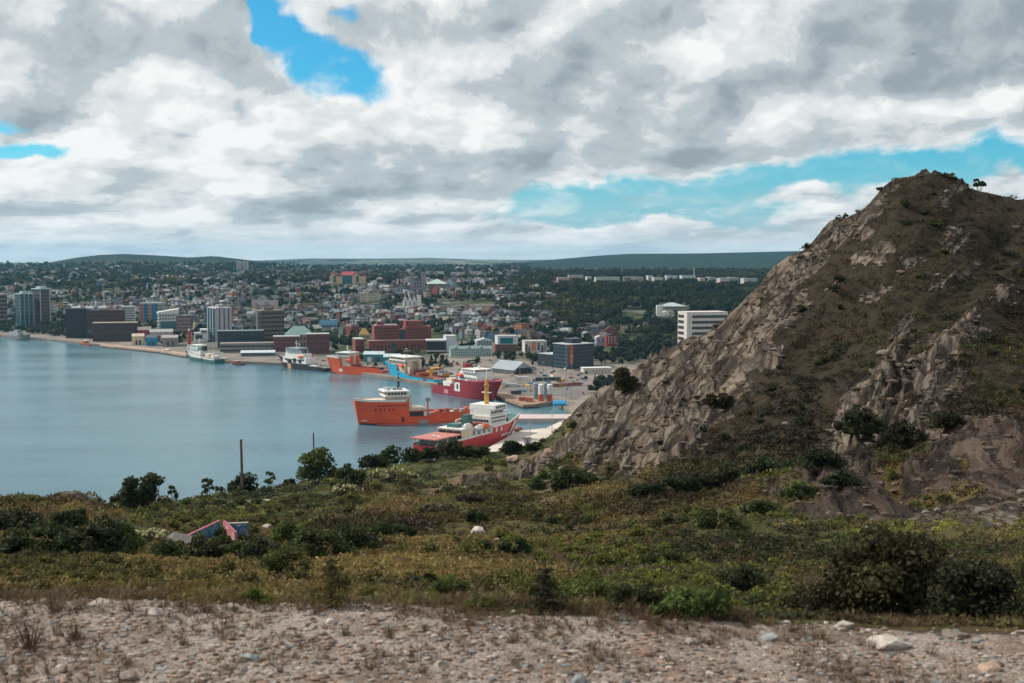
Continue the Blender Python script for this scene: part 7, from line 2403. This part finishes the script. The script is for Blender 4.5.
def build_stones():
    tp = [stone_tpl(g6) for _ in range(8)]
    n = 34000
    px = g6.uniform(-200, 1230, n); Y = g6.uniform(10.6, 15.6, n); X = (px - 512) / F * Y
    gv = near_m(GRAV, X, Y)
    pat = fbm(X * 1.1, Y * 1.1, 3, 300)
    keep = (gv + g6.uniform(-0.3, 0.3, n) > 0.4) & (pat + g6.uniform(-0.2, 0.2, n) > 0.34)
    X, Y = X[keep], Y[keep]
    S = 0.006 + 0.052 * g6.uniform(0, 1, len(X)) ** 3.4
    C = STONE[g6.choice(7, len(X), p=[.22, .22, .2, .12, .1, .08, .06])] * g6.uniform(0.55, 1.1, len(X))[:, None]
    scatter_mesh('gravel', tp, X, Y, near_z(X, Y) + S * 0.1, S, C, STM)
    # rubble below the rock faces and along the slope
    px, X, Y = in_frame_samples(12000, 60, 235, 1.0, 520, 1150)
    rk = near_m(ROCK, X, Y)
    keep = (rk > 0.25) & (g6.uniform(0, 1, len(X)) < 0.8) & ((Y > 105) | (g6.uniform(0, 1, len(X)) < 0.5))
    X, Y = X[keep], Y[keep]
    S = (0.16 + 0.75 * g6.uniform(0, 1, len(X)) ** 4.0) * np.where(Y < 105, 0.55, 1.0)
    C = np.array([(0.16, 0.138, 0.118), (0.085, 0.064, 0.047), (0.12, 0.09, 0.066), (0.055, 0.043, 0.036)])[g6.integers(0, 4, len(X))] * g6.uniform(0.7, 1.2, len(X))[:, None]
    scatter_mesh('rock_rubble', tp, X, Y, near_z(X, Y), S, C, STM)
    # stones one can point at
    L = [(845, 625, 25, 11, 0, 'pale grey boulder at the far edge of the gravel below the big dark shrub'), (886, 642, 54, 13, 6, 'long flat pale stone, the largest lying on the right of the gravel'),
         (956, 634, 30, 8, 3, 'flat grey stone at the gravel edge right of the long flat stone'), (646, 652, 20, 12, 1, 'reddish brown stone tilted on the middle of the gravel'),
         (104, 603, 34, 8, 0, 'long pale stone at the back edge of the gravel on the left'), (156, 612, 18, 10, 6, 'white stone right of the long pale one at the left'),
         (233, 606, 20, 6, 0, 'flat pale stone at the gravel edge left of the larch'), (580, 679, 22, 13, 4, 'bluish stone at the bottom edge of the gravel'),
         (250, 657, 22, 9, 4, 'blue grey stone among dry tufts on the left gravel'), (128, 677, 24, 12, 3, 'dark grey stone in the lower left of the gravel'),
         (770, 637, 20, 9, 4, 'grey blue stone left of the pale boulder'), (690, 641, 16, 8, 0, 'small pale stone in the middle right of the gravel'), (330, 622, 14, 8, 6, 'chalky stone near the top of the gravel below the larch'),
         (440, 664, 16, 8, 0, 'pale rounded stone in the central gravel'), (990, 668, 26, 12, 2, 'tan stone in the lower right corner of the gravel'), (860, 671, 18, 9, 3, 'dull grey stone below the long flat stone'),
         (478, 531, 17, 11, 6, 'white rock face showing in the heath below the dirt path'), (497, 541, 8, 6, 0, 'small pale rock right of the white rock face'), (246, 503, 10, 6, 6, 'whitish rock on the skyline slope right of the wooden pole'),
         (264, 501, 14, 4, 0, 'low pale rock right of the whitish one by the wooden pole'), (268, 526, 16, 5, 0, 'flat pale slab in the grass right of the painted walls'), (548, 453, 14, 9, 1, 'tan rock on the crest above the pale wharf apron'),
         (513, 459, 16, 10, 2, 'rounded tan rock beside the crest shrubs'), (110, 578, 10, 5, 0, 'small pale rock in the dark heath on the left'), (148, 578, 8, 5, 6, 'tiny white rock in the heath right of a pale one')]
    for px, py, w, h, ci, lab in L:
        p = near_hit(px, py + h * 0.3)
        W = w / F * p.y / 2; H = h / F * p.y
        v, f, t = stone_tpl(g6, True)
        v = v / np.abs(v).max(0)[None, :] * np.array([W, W * 0.8, H * 0.62])
        me = np_mesh('stone', v, f, 3, [STM], np.repeat((STONE[ci] * g6.uniform(0.95, 1.2))[None, :], len(v), 0), smooth=False)
        o = link('stone', me, None, (p.x, p.y, p.z + H * 0.12), rnd.uniform(-0.3, 0.3))
        tag(o, lab, 'stone')


build_stones()


def shrub(px, py, w, h, col, label, name='shrub', kind='round', ncard=700, flower=None, core=0.6, group='shrubs on the near hillside', Y=None):
    p = near_hit(px, py)
    if Y:
        p = atY(px, py, Y); p.z = float(near_z(p.x, p.y))
    sc_ = p.y / F
    W, H = w * sc_, h * sc_
    cs = max(1.5 * sc_, min(0.15, 0.026 * max(W, H)))
    cs = min(cs, 0.13 * max(W, H))
    ncard = int(ncard * 1.3)
    g = np.random.default_rng(int(px * 13 + py))
    L = []
    if kind == 'round':
        nl = max(5, int(7 * W / H))
        for i in range(nl):
            x = g.uniform(-0.42, 0.42) * W
            top = H * (1 - 0.55 * (2 * abs(x) / W) ** 2) * g.uniform(0.7, 1.0)
            r = min(W, H) * g.uniform(0.20, 0.34)
            L.append((x, g.uniform(-0.3, 0.3) * W * 0.6, max(r * 0.6, top - r * 0.9), r, r * g.uniform(0.7, 1.0)))
            if g.random() < 0.7:
                L.append((x + g.uniform(-.1, .1) * W, g.uniform(-0.3, 0.3) * W * 0.5, H * 0.25, r * 1.1, H * 0.25))
    elif kind == 'spire':
        for i in range(8):
            f = i / 7
            for q in range(1 if i > 5 else 2):
                a = g.uniform(0, 6.28); rr = W * 0.22 * (1 - f)
                L.append((math.cos(a) * rr, math.sin(a) * rr, H * (0.12 + 0.82 * f), W * (0.30 * (1 - f) + 0.06), H * 0.06))
        core = 0.0 if core < 0.5 else core * 0.7
    elif kind == 'sparse':
        for i in range(9):
            a = g.uniform(0, 6.28)
            L.append((math.cos(a) * W * 0.3, math.sin(a) * W * 0.3, H * g.uniform(0.3, 0.95), W * 0.18, H * 0.1))
        core = 0.0
    v, f, t = crown(g, L, ncard, cs, core, (0.6, 1.5))
    cols = t[:, None] * np.array(col)[None, :] * g.uniform(0.9, 1.1, (1, 3))
    o = empty(name, p, rnd.uniform(-.2, .2), label, 'tree' if 'tree' in name or name in ('larch', 'spruce') else 'shrub', group)
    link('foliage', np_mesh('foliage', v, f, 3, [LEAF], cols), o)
    # stems reach into the crown
    mb = MB()
    r0 = max(0.012 * H, 0.012)
    if kind == 'spire':
        mb.path([(0, 0, -0.1 * H), (0.02 * W, 0, H * 0.5), (0, 0, H * 0.99)], [r0 * 1.8, r0 * 1.2, r0 * 0.3])
        for i in range(9):
            a = g.uniform(0, 6.28); z = H * g.uniform(0.15, 0.8); q = W * 0.42 * (1 - z / H)
            mb.tube((0, 0, z), (math.cos(a) * q, math.sin(a) * q, z - 0.02 * H), r0 * 0.5, r0 * 0.2, 5)
    else:
        for l in L[:9]:
            mb.path([(l[0] * 0.04, l[1] * 0.04, -0.1 * H), (l[0] * 0.7, l[1] * 0.7, l[2] * 0.55), (l[0], l[1], l[2] + l[4] * 0.7)], [r0, r0 * 0.7, r0 * 0.25], 5)
    mb.build('stem', BARK, o)
    if flower:
        k = flower[0]
        idx = g.integers(0, len(v), k)
        u = v[idx] + g.normal(size=(k, 3)) * cs * 0.6
        u = u + np.array([0, -cs * 0.8, cs * 0.5])
        fv, ff = cards(u, cs * flower[2], g)
        link('blossom', np_mesh('blossom', fv, ff, 3, [LEAF], np.repeat(np.array(flower[1])[None, :], len(fv), 0)), o)
    return o


DK = (0.030, 0.040, 0.016); MG = (0.048, 0.064, 0.020); LG = (0.078, 0.095, 0.026); YG = (0.095, 0.10, 0.022); BR = (0.055, 0.045, 0.02); PURP = (0.060, 0.042, 0.036)
PALE = (0.55, 0.52, 0.32)


def build_shrubs():
    S = shrub
    S(137, 512, 30, 42, DK, 'dark dense shrub on the skyline, left half of the biggest clump', ncard=900, core=.75)
    S(158, 507, 32, 42, DK, 'dark dense shrub on the skyline, right half of the biggest clump', ncard=900, core=.75)
    S(152, 472, 12, 12, DK, 'thin leafy top rising out of the dark skyline clump', kind='sparse', ncard=120, Y=112)
    S(174, 504, 11, 17, MG, 'slim shrub just right of the dark skyline clump', kind='sparse', ncard=160)
    S(122, 506, 22, 16, DK, 'low shrub left of the dark skyline clump', ncard=300)
    S(208, 493, 13, 19, MG, 'open twiggy shrub on the skyline left of the wooden pole', kind='sparse', ncard=220)
    S(219, 492, 9, 11, MG, 'little twiggy shrub touching the open one left of the wooden pole', kind='sparse', ncard=120)
    S(246, 489, 30, 24, DK, 'dark rounded shrub right behind the wooden pole', ncard=600, core=.7)
    S(270, 486, 12, 18, MG, 'thin grey green sapling right of the dark shrub by the pole', kind='sparse', ncard=180)
    S(290, 485, 12, 7, DK, 'low dark bush left of the big round shrub', ncard=160)
    S(318, 484, 42, 38, LG, 'big round light green shrub on the skyline', ncard=1500, core=.5)
    S(346, 480, 18, 18, MG, 'shrub leaning against the big round light green one', ncard=350)
    S(357, 487, 18, 22, DK, 'dark upright shrub in front of the skyline row', ncard=350)
    for i, (x, y, w, h) in enumerate(((371, 470, 22, 20), (392, 466, 26, 24), (411, 463, 22, 20), (430, 461, 22, 14), (455, 459, 40, 24), (478, 457, 24, 13), (512, 454, 22, 15), (534, 452, 22, 12))):
        S(x, y, w, h, (DK, MG, DK, DK, DK, MG, DK, DK)[i], ('twiggy dark shrub, first of the crest row right of the big round shrub', 'tallest green shrub of the crest row before the orange ship', 'dark shrub of the crest row under the orange hull', 'low shrub left of the bushy one hiding the icebreaker stern',
          'broad bushy dark shrub hiding the icebreaker stern', 'green shrub just right of the bushy one at the icebreaker', 'dark shrub below the pale wharf apron', 'low dark shrub where the crest meets the rock')[i], ncard=500)
    S(392, 482, 52, 14, (0.12, 0.13, 0.06), 'pale flowering shrub patch below the crest row', ncard=600, flower=(260, PALE, 0.8), core=.3)
    S(345, 494, 38, 9, (0.12, 0.13, 0.06), 'pale flowering shrub patch below the big round shrub', ncard=400, flower=(200, PALE, 0.8), core=.3)
    S(150, 540, 40, 10, (0.16, 0.16, 0.07), 'cream flowering shrub left of the painted walls', ncard=500, flower=(420, PALE, 0.9), core=.3)
    for i, (x, y, w, h, c) in enumerate(((98, 562, 70, 52, DK), (40, 560, 80, 44, DK), (18, 532, 50, 26, DK), (70, 530, 40, 22, DK), (120, 556, 40, 40, MG), (170, 560, 50, 20, MG), (205, 562, 44, 24, DK))):
        S(x, y, w, h, c, ('large dark thicket at the left below the rocky knoll', 'wide dark thicket at the left edge of the slope', 'low dark bush at the far left skyline', 'dark bush under the rocky knoll', 'green shrub with light stems left of the painted walls', 'low green shrub below the concrete slab', 'dark low shrub below the painted walls')[i], ncard=1100, core=.55, flower=(14, (0.45, 0.45, 0.36), 0.5) if i in (0, 4) else None)
    for i, (x, y, w, h, c) in enumerate(((262, 566, 58, 30, DK), (292, 578, 56, 40, LG), (318, 560, 60, 38, MG), (350, 552, 50, 36, DK), (238, 560, 36, 24, MG), (385, 540, 40, 22, MG), (288, 545, 40, 24, LG))):
        S(x, y, w, h, c, ('dark shrub below the pink wall', 'bright green shrub with pale stems at its foot', 'tall mid green shrub left of the larch', 'dark shrub uphill of the larch', 'green shrub right under the blue painted wall', 'green shrub at the lower end of the purple dead brush', 'light green bush between the pink wall and the slope')[i], ncard=1100, core=.55, flower=(16, (0.5, 0.48, 0.4), 0.5) if i == 1 else None)
    for i, (x, y, w, h) in enumerate(((400, 528, 60, 12), (440, 516, 52, 12), (372, 540, 40, 10), (470, 503, 34, 9))):
        S(x, y, w, h, PURP, ('purple brown dead brush along the middle of the slope', 'purple brown dead brush nearer the dirt path', 'lowest purple brown dead brush by the dark shrub', 'smallest purple brown dead brush, right of the rest')[i], kind='round', ncard=600, core=.25)
    S(331, 607, 44, 64, (0.075, 0.065, 0.022), 'thin yellowish larch at the gravel edge, left of centre', name='larch', kind='spire', ncard=900, core=0.2)
    S(545, 612, 44, 58, (0.022, 0.028, 0.012), 'small dark ragged spruce at the gravel edge near the centre', name='spruce', kind='spire', ncard=1100, core=0.6)
    S(552, 493, 54, 26, MG, 'green shrub below the foot of the rock face', ncard=1000, core=.6)
    S(575, 488, 40, 24, MG, 'second green shrub at the foot of the rock face, on the right', ncard=800, core=.6)
    for i, (x, y, w, h, c) in enumerate(((475, 524, 30, 14, DK), (514, 556, 34, 20, DK), (485, 552, 22, 12, MG), (408, 539, 20, 12, DK), (450, 600, 44, 26, LG), (425, 590, 30, 18, DK), (378, 600, 40, 14, YG), (250, 604, 40, 16, YG), (480, 610, 36, 14, YG))):
        S(x, y, w, h, c, ('dark bush above the white rock face', 'dark round bush on the mid slope right of the white rock', 'small bush between the white rock and the dark round bush', 'dark bush at the edge of the purple brush', 'light green bush on the heath right of the larch', 'dark low bush on the heath between larch and light bush', 'yellow green bush right beside the larch', 'yellow green bush left of the larch at the gravel', 'yellow green bush in front of the light green one')[i], ncard=700, core=.5)
    for i, (x, y, w, h, c) in enumerate(((596, 608, 76, 36, LG), (640, 612, 70, 32, DK), (700, 618, 90, 34, LG), (745, 600, 60, 44, DK), (665, 572, 54, 26, MG), (612, 572, 60, 20, YG), (560, 604, 40, 22, LG), (800, 612, 60, 30, BR), (720, 612, 40, 18, YG))):
        S(x, y, w, h, c, ('light green bush right of the dark spruce', 'dark bush between two light green ones at the gravel', 'wide light green bush at the gravel right of centre', 'dark shrub left of the bare earth patch', 'green bush on the slope above the light green row', 'yellow green bush above the light green row', 'light green bush touching the dark spruce', 'brownish bush beside the bare earth', 'yellow green bush at the gravel below the dark shrub')[i], ncard=1300, core=.5)
    S(892, 622, 124, 108, (0.048, 0.048, 0.019), 'biggest dark shrub flecked with white blossom at the right', ncard=5200, core=.42, flower=(60, (0.5, 0.48, 0.36), 0.55))
    S(975, 626, 90, 78, (0.036, 0.038, 0.017), 'dark shrub filling the right corner beside the biggest one', ncard=3000, core=.62, flower=(12, (0.4, 0.4, 0.3), 0.5))
    S(1040, 628, 80, 90, (0.036, 0.038, 0.017), 'dark shrub at the right edge of the picture', ncard=2600, core=.62)
    S(826, 618, 50, 40, (0.04, 0.035, 0.015), 'brown green shrub left of the biggest dark one', ncard=1400, core=.5, flower=(18, (0.5, 0.5, 0.4), 0.5))
    for i, (x, y, w, h, c) in enumerate(((622, 394, 26, 28, (0.045, 0.045, 0.014)), (648, 498, 40, 18, DK), (690, 492, 60, 24, DK), (732, 486, 56, 24, DK), (772, 476, 50, 22, DK), (818, 470, 50, 24, (0.026, 0.034, 0.013)), (720, 408, 30, 16, (0.035, 0.035, 0.013)), (860, 440, 60, 34, (0.026, 0.03, 0.012)), (905, 448, 46, 28, (0.024, 0.028, 0.012)), (945, 436, 40, 22, (0.03, 0.03, 0.014)), (715, 528, 50, 20, MG), (760, 515, 44, 18, MG), (800, 500, 40, 18, MG), (840, 486, 40, 16, DK))):
        S(x, y, w, h, c, ('olive bush on the rim of the rocky hill', 'dark bush at the left end of the shrub band below the hill', 'wide dark bush in the shrub band below the hill', 'dark bush in the middle of the shrub band below the hill', 'dark bush towards the right of the shrub band', 'green bush at the right end of the shrub band', 'small olive bush halfway up the rocky face', 'broad dark bush in the hollow of the hill', 'dark bush right of the broad one in the hollow', 'brownish bush highest in the hollow of the hill', 'green bush below the shrub band', 'green bush above the bare rock slab', 'green bush at the upper edge of the bare rock slab', 'dark bush above the bare rock slab')[i], ncard=900, core=.6)
    S(980, 180, 13, 14, (0.024, 0.030, 0.014), 'lone small tree on the hilltop against the sky', name='hilltop_tree', kind='sparse', ncard=240, group='shrubs on the hilltop', Y=178)
    for i, (x, y, w, h) in enumerate(((846, 207, 7, 7), (838, 210, 6, 6), (858, 202, 6, 5), (948, 171, 14, 4), (880, 183, 8, 4))):
        S(x, y, w, h, DK, ('twiggy bush on the rim below the summit', 'lower of two twiggy bushes on the rim', 'upper tiny bush on the rim', 'low bush right of the bare summit', 'low tuft on the left shoulder of the summit')[i], kind='sparse', ncard=80, group='shrubs on the hilltop', Y=float(np.interp(T(x, y)[0], PXC, YS)) - 1)
    S(222, 547, 34, 13, MG, 'small green shrub directly in front of the pink painted wall', ncard=400, core=.5)
    S(198, 549, 26, 11, DK, 'small dark shrub directly in front of the blue painted wall', ncard=300, core=.5)
    # dry tufts on the gravel
    tt = [blade_tpl(g6, 46, 1.0, 0.9, 0.018) for _ in range(4)]
    for i, (x, y, w, h, lab) in enumerate(((183, 646, 26, 20, 'brown dry grass tuft on the left of the gravel'), (280, 673, 22, 12, 'low dry tuft at the bottom left of the gravel'), (222, 640, 26, 14, 'brown tuft right of the first dry tuft'), (390, 638, 26, 20, 'greenish tuft at the top of the gravel'), (424, 632, 22, 14, 'brown tuft right of the greenish one'),
                                          (345, 636, 22, 14, 'tuft left of the greenish one on the gravel'), (515, 666, 26, 13, 'dry tuft in the centre foreground'), (30, 650, 56, 34, 'dark tuft in the left corner of the gravel'), (75, 640, 44, 24, 'dark tuft right of the left corner one'), (560, 636, 24, 12, 'brown tuft right of centre on the gravel'),
                                          (600, 662, 22, 10, 'faint tuft left of the reddish stone'), (670, 663, 22, 10, 'faint tuft below the reddish stone'), (876, 648, 60, 14, 'flat brown tuft under the long flat stone'), (748, 628, 26, 12, 'brown tuft at the gravel edge left of the boulder'), (930, 655, 26, 12, 'dull tuft at the right of the gravel'), (130, 612, 40, 16, 'brown tuft by the white stone on the left'), (205, 612, 30, 14, 'brown tuft right of the white stone on the left'), (55, 612, 50, 20, 'dark brown tuft at the left end of the gravel edge'), (468, 624, 30, 12, 'pale tuft above the centre of the gravel'), (660, 626, 30, 11, 'tawny tuft on the gravel edge right of centre'))):
        p = near_hit(x, y)
        s = h / F * p.y; ww = w / F * p.y / 2
        v, f, t = tt[i % 4]
        v = v * np.array([ww / 0.85, ww / 0.85, s * 1.05])
        c = np.array([(0.10, 0.062, 0.034), (0.075, 0.045, 0.028), (0.12, 0.085, 0.045)][i % 3]) if 'green' not in lab else np.array((0.08, 0.075, 0.03))
        if 'dark' in lab: c = c * 0.6
        tag(link('grass_tuft', np_mesh('grass_tuft', v, f, 3, [LEAF], t[:, None] * c[None, :]), None, p), lab, 'grass tuft', 'dry tufts on the gravel')


build_shrubs()


def build_tufts_stuff():
    tp = [blade_tpl(g6, 16, 1.0, 1.1, 0.02) for _ in range(4)]
    n = 7500
    px = g6.uniform(-200, 1230, n); Y = g6.uniform(10.8, 16.0, n); X = (px - 512) / F * Y
    pat = fbm(X * 0.9, Y * 0.9, 3, 310) + 0.16 * sst(px, 300, 0) + 0.14 * sst(Y, 12.6, 14.5)
    keep = pat > 0.53
    X, Y = X[keep], Y[keep]
    C = np.array([(0.11, 0.07, 0.04), (0.08, 0.05, 0.03), (0.14, 0.10, 0.055)])[g6.integers(0, 3, len(X))]
    scatter_mesh('short_dry_grass', tp, X, Y, near_z(X, Y), g6.uniform(0.04, 0.12, len(X)) * (1 + 0.8 * sst(Y, 12.8, 14.6)), C, LEAF)


build_tufts_stuff()


# ------------------------------------------------------------------ poles, painted ruin, birds
def graffiti(name, a, b, c, d):
    m = bpy.data.materials.new(name)
    m.use_nodes = True
    t = NT(m.node_tree)
    bs = t.n['Principled BSDF']
    tc = t.node('ShaderNodeTexCoord')
    n = t.noise(tc.outputs['Object'], 1.4, 4.0, 0.6, 1.2)
    n2 = t.noise(tc.outputs['Object'], 2.6, 3.0, 0.5, 1.8)
    x = t.mix(t.ss(n, 0.44, 0.5), a, b)
    x = t.mix(t.ss(n2, 0.54, 0.57), x, c)
    x = t.mix(t.ss(t.noise(tc.outputs['Object'], 4.0, 2.0, 0.5, 2.0), 0.6, 0.63), x, d)
    t.l.new(x, bs.inputs['Base Color'])
    bs.inputs['Roughness'].default_value = 0.8
    return m


def build_ruin():
    A = near_hit(193, 543); B = near_hit(214, 542); Cc = near_hit(240, 543)
    y = (A.y + B.y + Cc.y) / 3
    o_ = near_hit(214, 540)
    sc_ = y / F
    base = float(near_z(o_.x, y)) - 1.2
    def wall(nm, p0, p1, h0, h1, mat, top, lab):
        d = Vector((p1[0] - p0[0], p1[1] - p0[1], 0)); L = d.length
        o = empty(nm, (p0[0], p0[1], base), math.atan2(d.y, d.x), lab, 'wall', 'painted walls of the roofless ruin')
        MB().xprism([(0, 0), (L, 0), (L, h1), (0, h0)], -0.09, 0.09).build('panel', mat, o)
        MB().xprism([(-0.05, h0 + .003), (L, h1 + .003), (L, h1 + 0.06), (-0.05, h0 + 0.06)], -0.1, 0.1).build('rim', top, o)
    xl = (T(193, 533)[0] - 512) / F * y; xm = (T(214, 533)[0] - 512) / F * (y + 0); xr = (T(238, 533)[0] - 512) / F * y
    pinkrim = P('pink_rim_paint', (0.30, 0.075, 0.11))
    zt = lambda py: CAMZ - (T(214, py)[1] - HOR) / F * y - base
    wall('painted_wall', (xl, y - 1.5), (xm, y + 1.5), zt(531), zt(526), graffiti('blue_graffiti', (0.03, 0.14, 0.22), (0.06, 0.24, 0.30), (0.02, 0.05, 0.10), (0.30, 0.38, 0.40)), pinkrim, 'blue painted ruin wall with a pink rim')
    wall('painted_wall', (xm + 0.35, y + 1.3), (xr, y - 0.6), zt(526), zt(531), graffiti('pink_graffiti', (0.42, 0.15, 0.12), (0.34, 0.08, 0.09), (0.50, 0.42, 0.38), (0.10, 0.16, 0.28)), pinkrim, 'pink and red painted ruin wall with white scrawls')
    wall('painted_wall', (xr - 1.0, y + 1.2), (xr + 0.3, y + 1.6), zt(528), zt(528.5), graffiti('blue_scrawl', (0.05, 0.20, 0.30), (0.03, 0.12, 0.22), (0.30, 0.36, 0.40), (0.4, 0.1, 0.1)), CONC, 'short blue painted wall end behind the pink wall')
    q = near_hit(176, 545)
    o = empty('concrete_slab', q, 0.2, 'broken grey concrete slab left of the painted walls', 'slab')
    w = 15 * q.y / F
    MB().xprism([(-w, -0.6), (w, -0.6), (w, 0.2), (-w * 0.2, 0.5), (-w, 0.0)], -1.2, 1.2).build('slab', P('mossy_concrete', (0.085, 0.08, 0.07), dirt=0.4), o)
    MB().box(-w * 0.9, w * 0.4, -1.9, -1.2, -0.6, 0.25).build('step', P('mossy_concrete', (0.085, 0.08, 0.07), dirt=0.4), o)
    for px, py, top, lab, Y in ((242.5, 493, 439.5, 'bare wooden pole standing on the skyline', None), (314.5, 478, 433, 'thin wooden pole rising behind the big round shrub', 188)):
        p = near_hit(px, py) if Y is None else atY(px, py, Y)
        p.z = float(near_z(p.x, p.y)) - 0.5
        h = CAMZ - (T(px, top)[1] - HOR) / F * p.y - p.z
        r = (1.5 if Y is None else 0.9) * p.y / F
        o = empty('wooden_pole', p, 0.0, lab, 'pole')
        MB().tube((0, 0, 0), (-0.012 * h, 0, h), r, r * 0.8, 10).build('shaft', P('pole_timber', (0.13, 0.10, 0.075), rough=0.9, var=0.3, scale=2.0), o)
        MB().tube((-0.012 * h, 0, h + .003), (-0.012 * h, 0, h + 0.12), r * 0.85, r * 0.6, 10).build('cap', GREY, o)
    for px, py, Y, w, lab in ((913, 54, 230, 0.55, 'dark gull gliding high above the hill at the right'), (709, 178, 260, 0.45, 'tiny dark bird low in the blue gap')):
        p = atY(px, py, Y)
        mb = MB()
        mb.tube((-0.32 * w, 0, 0), (0.32 * w, 0, 0.02), 0.09 * w, 0.05 * w, 8)
        b = mb.build('bird', P('bird_dark', (0.05, 0.05, 0.052)), None, p, 0.6)
        tag(b, lab, 'bird')
        for sg in (1, -1):
            MB().add([(-0.12 * w, 0, 0.02), (0.14 * w, 0, 0.02), (0.10 * w, sg * 0.5 * w, 0.18 * w), (0.0, sg * 1.0 * w, 0.10 * w), (-0.10 * w, sg * 0.5 * w, 0.16 * w),
                      (-0.12 * w, 0, 0.05), (0.14 * w, 0, 0.05), (0.10 * w, sg * 0.5 * w, 0.21 * w), (0.0, sg * 1.0 * w, 0.11 * w), (-0.10 * w, sg * 0.5 * w, 0.19 * w)],
                     [(0, 1, 2, 3, 4), (9, 8, 7, 6, 5), (0, 5, 6, 1), (1, 6, 7, 2), (2, 7, 8, 3), (3, 8, 9, 4), (4, 9, 5, 0)]).build('wing', P('bird_dark', (0.05, 0.05, 0.052)), b)
        MB().add([(-0.3 * w, -.03 * w, 0), (-0.3 * w, .03 * w, 0), (-0.52 * w, .1 * w, 0), (-0.52 * w, -.1 * w, 0), (-0.3 * w, 0, 0.04 * w), (-0.52 * w, 0, 0.02 * w)], [(0, 1, 2, 3), (0, 3, 5, 4), (1, 4, 5, 2), (0, 4, 1), (2, 5, 3)]).build('tail', P('bird_dark', (0.05, 0.05, 0.052)), b)


build_ruin()
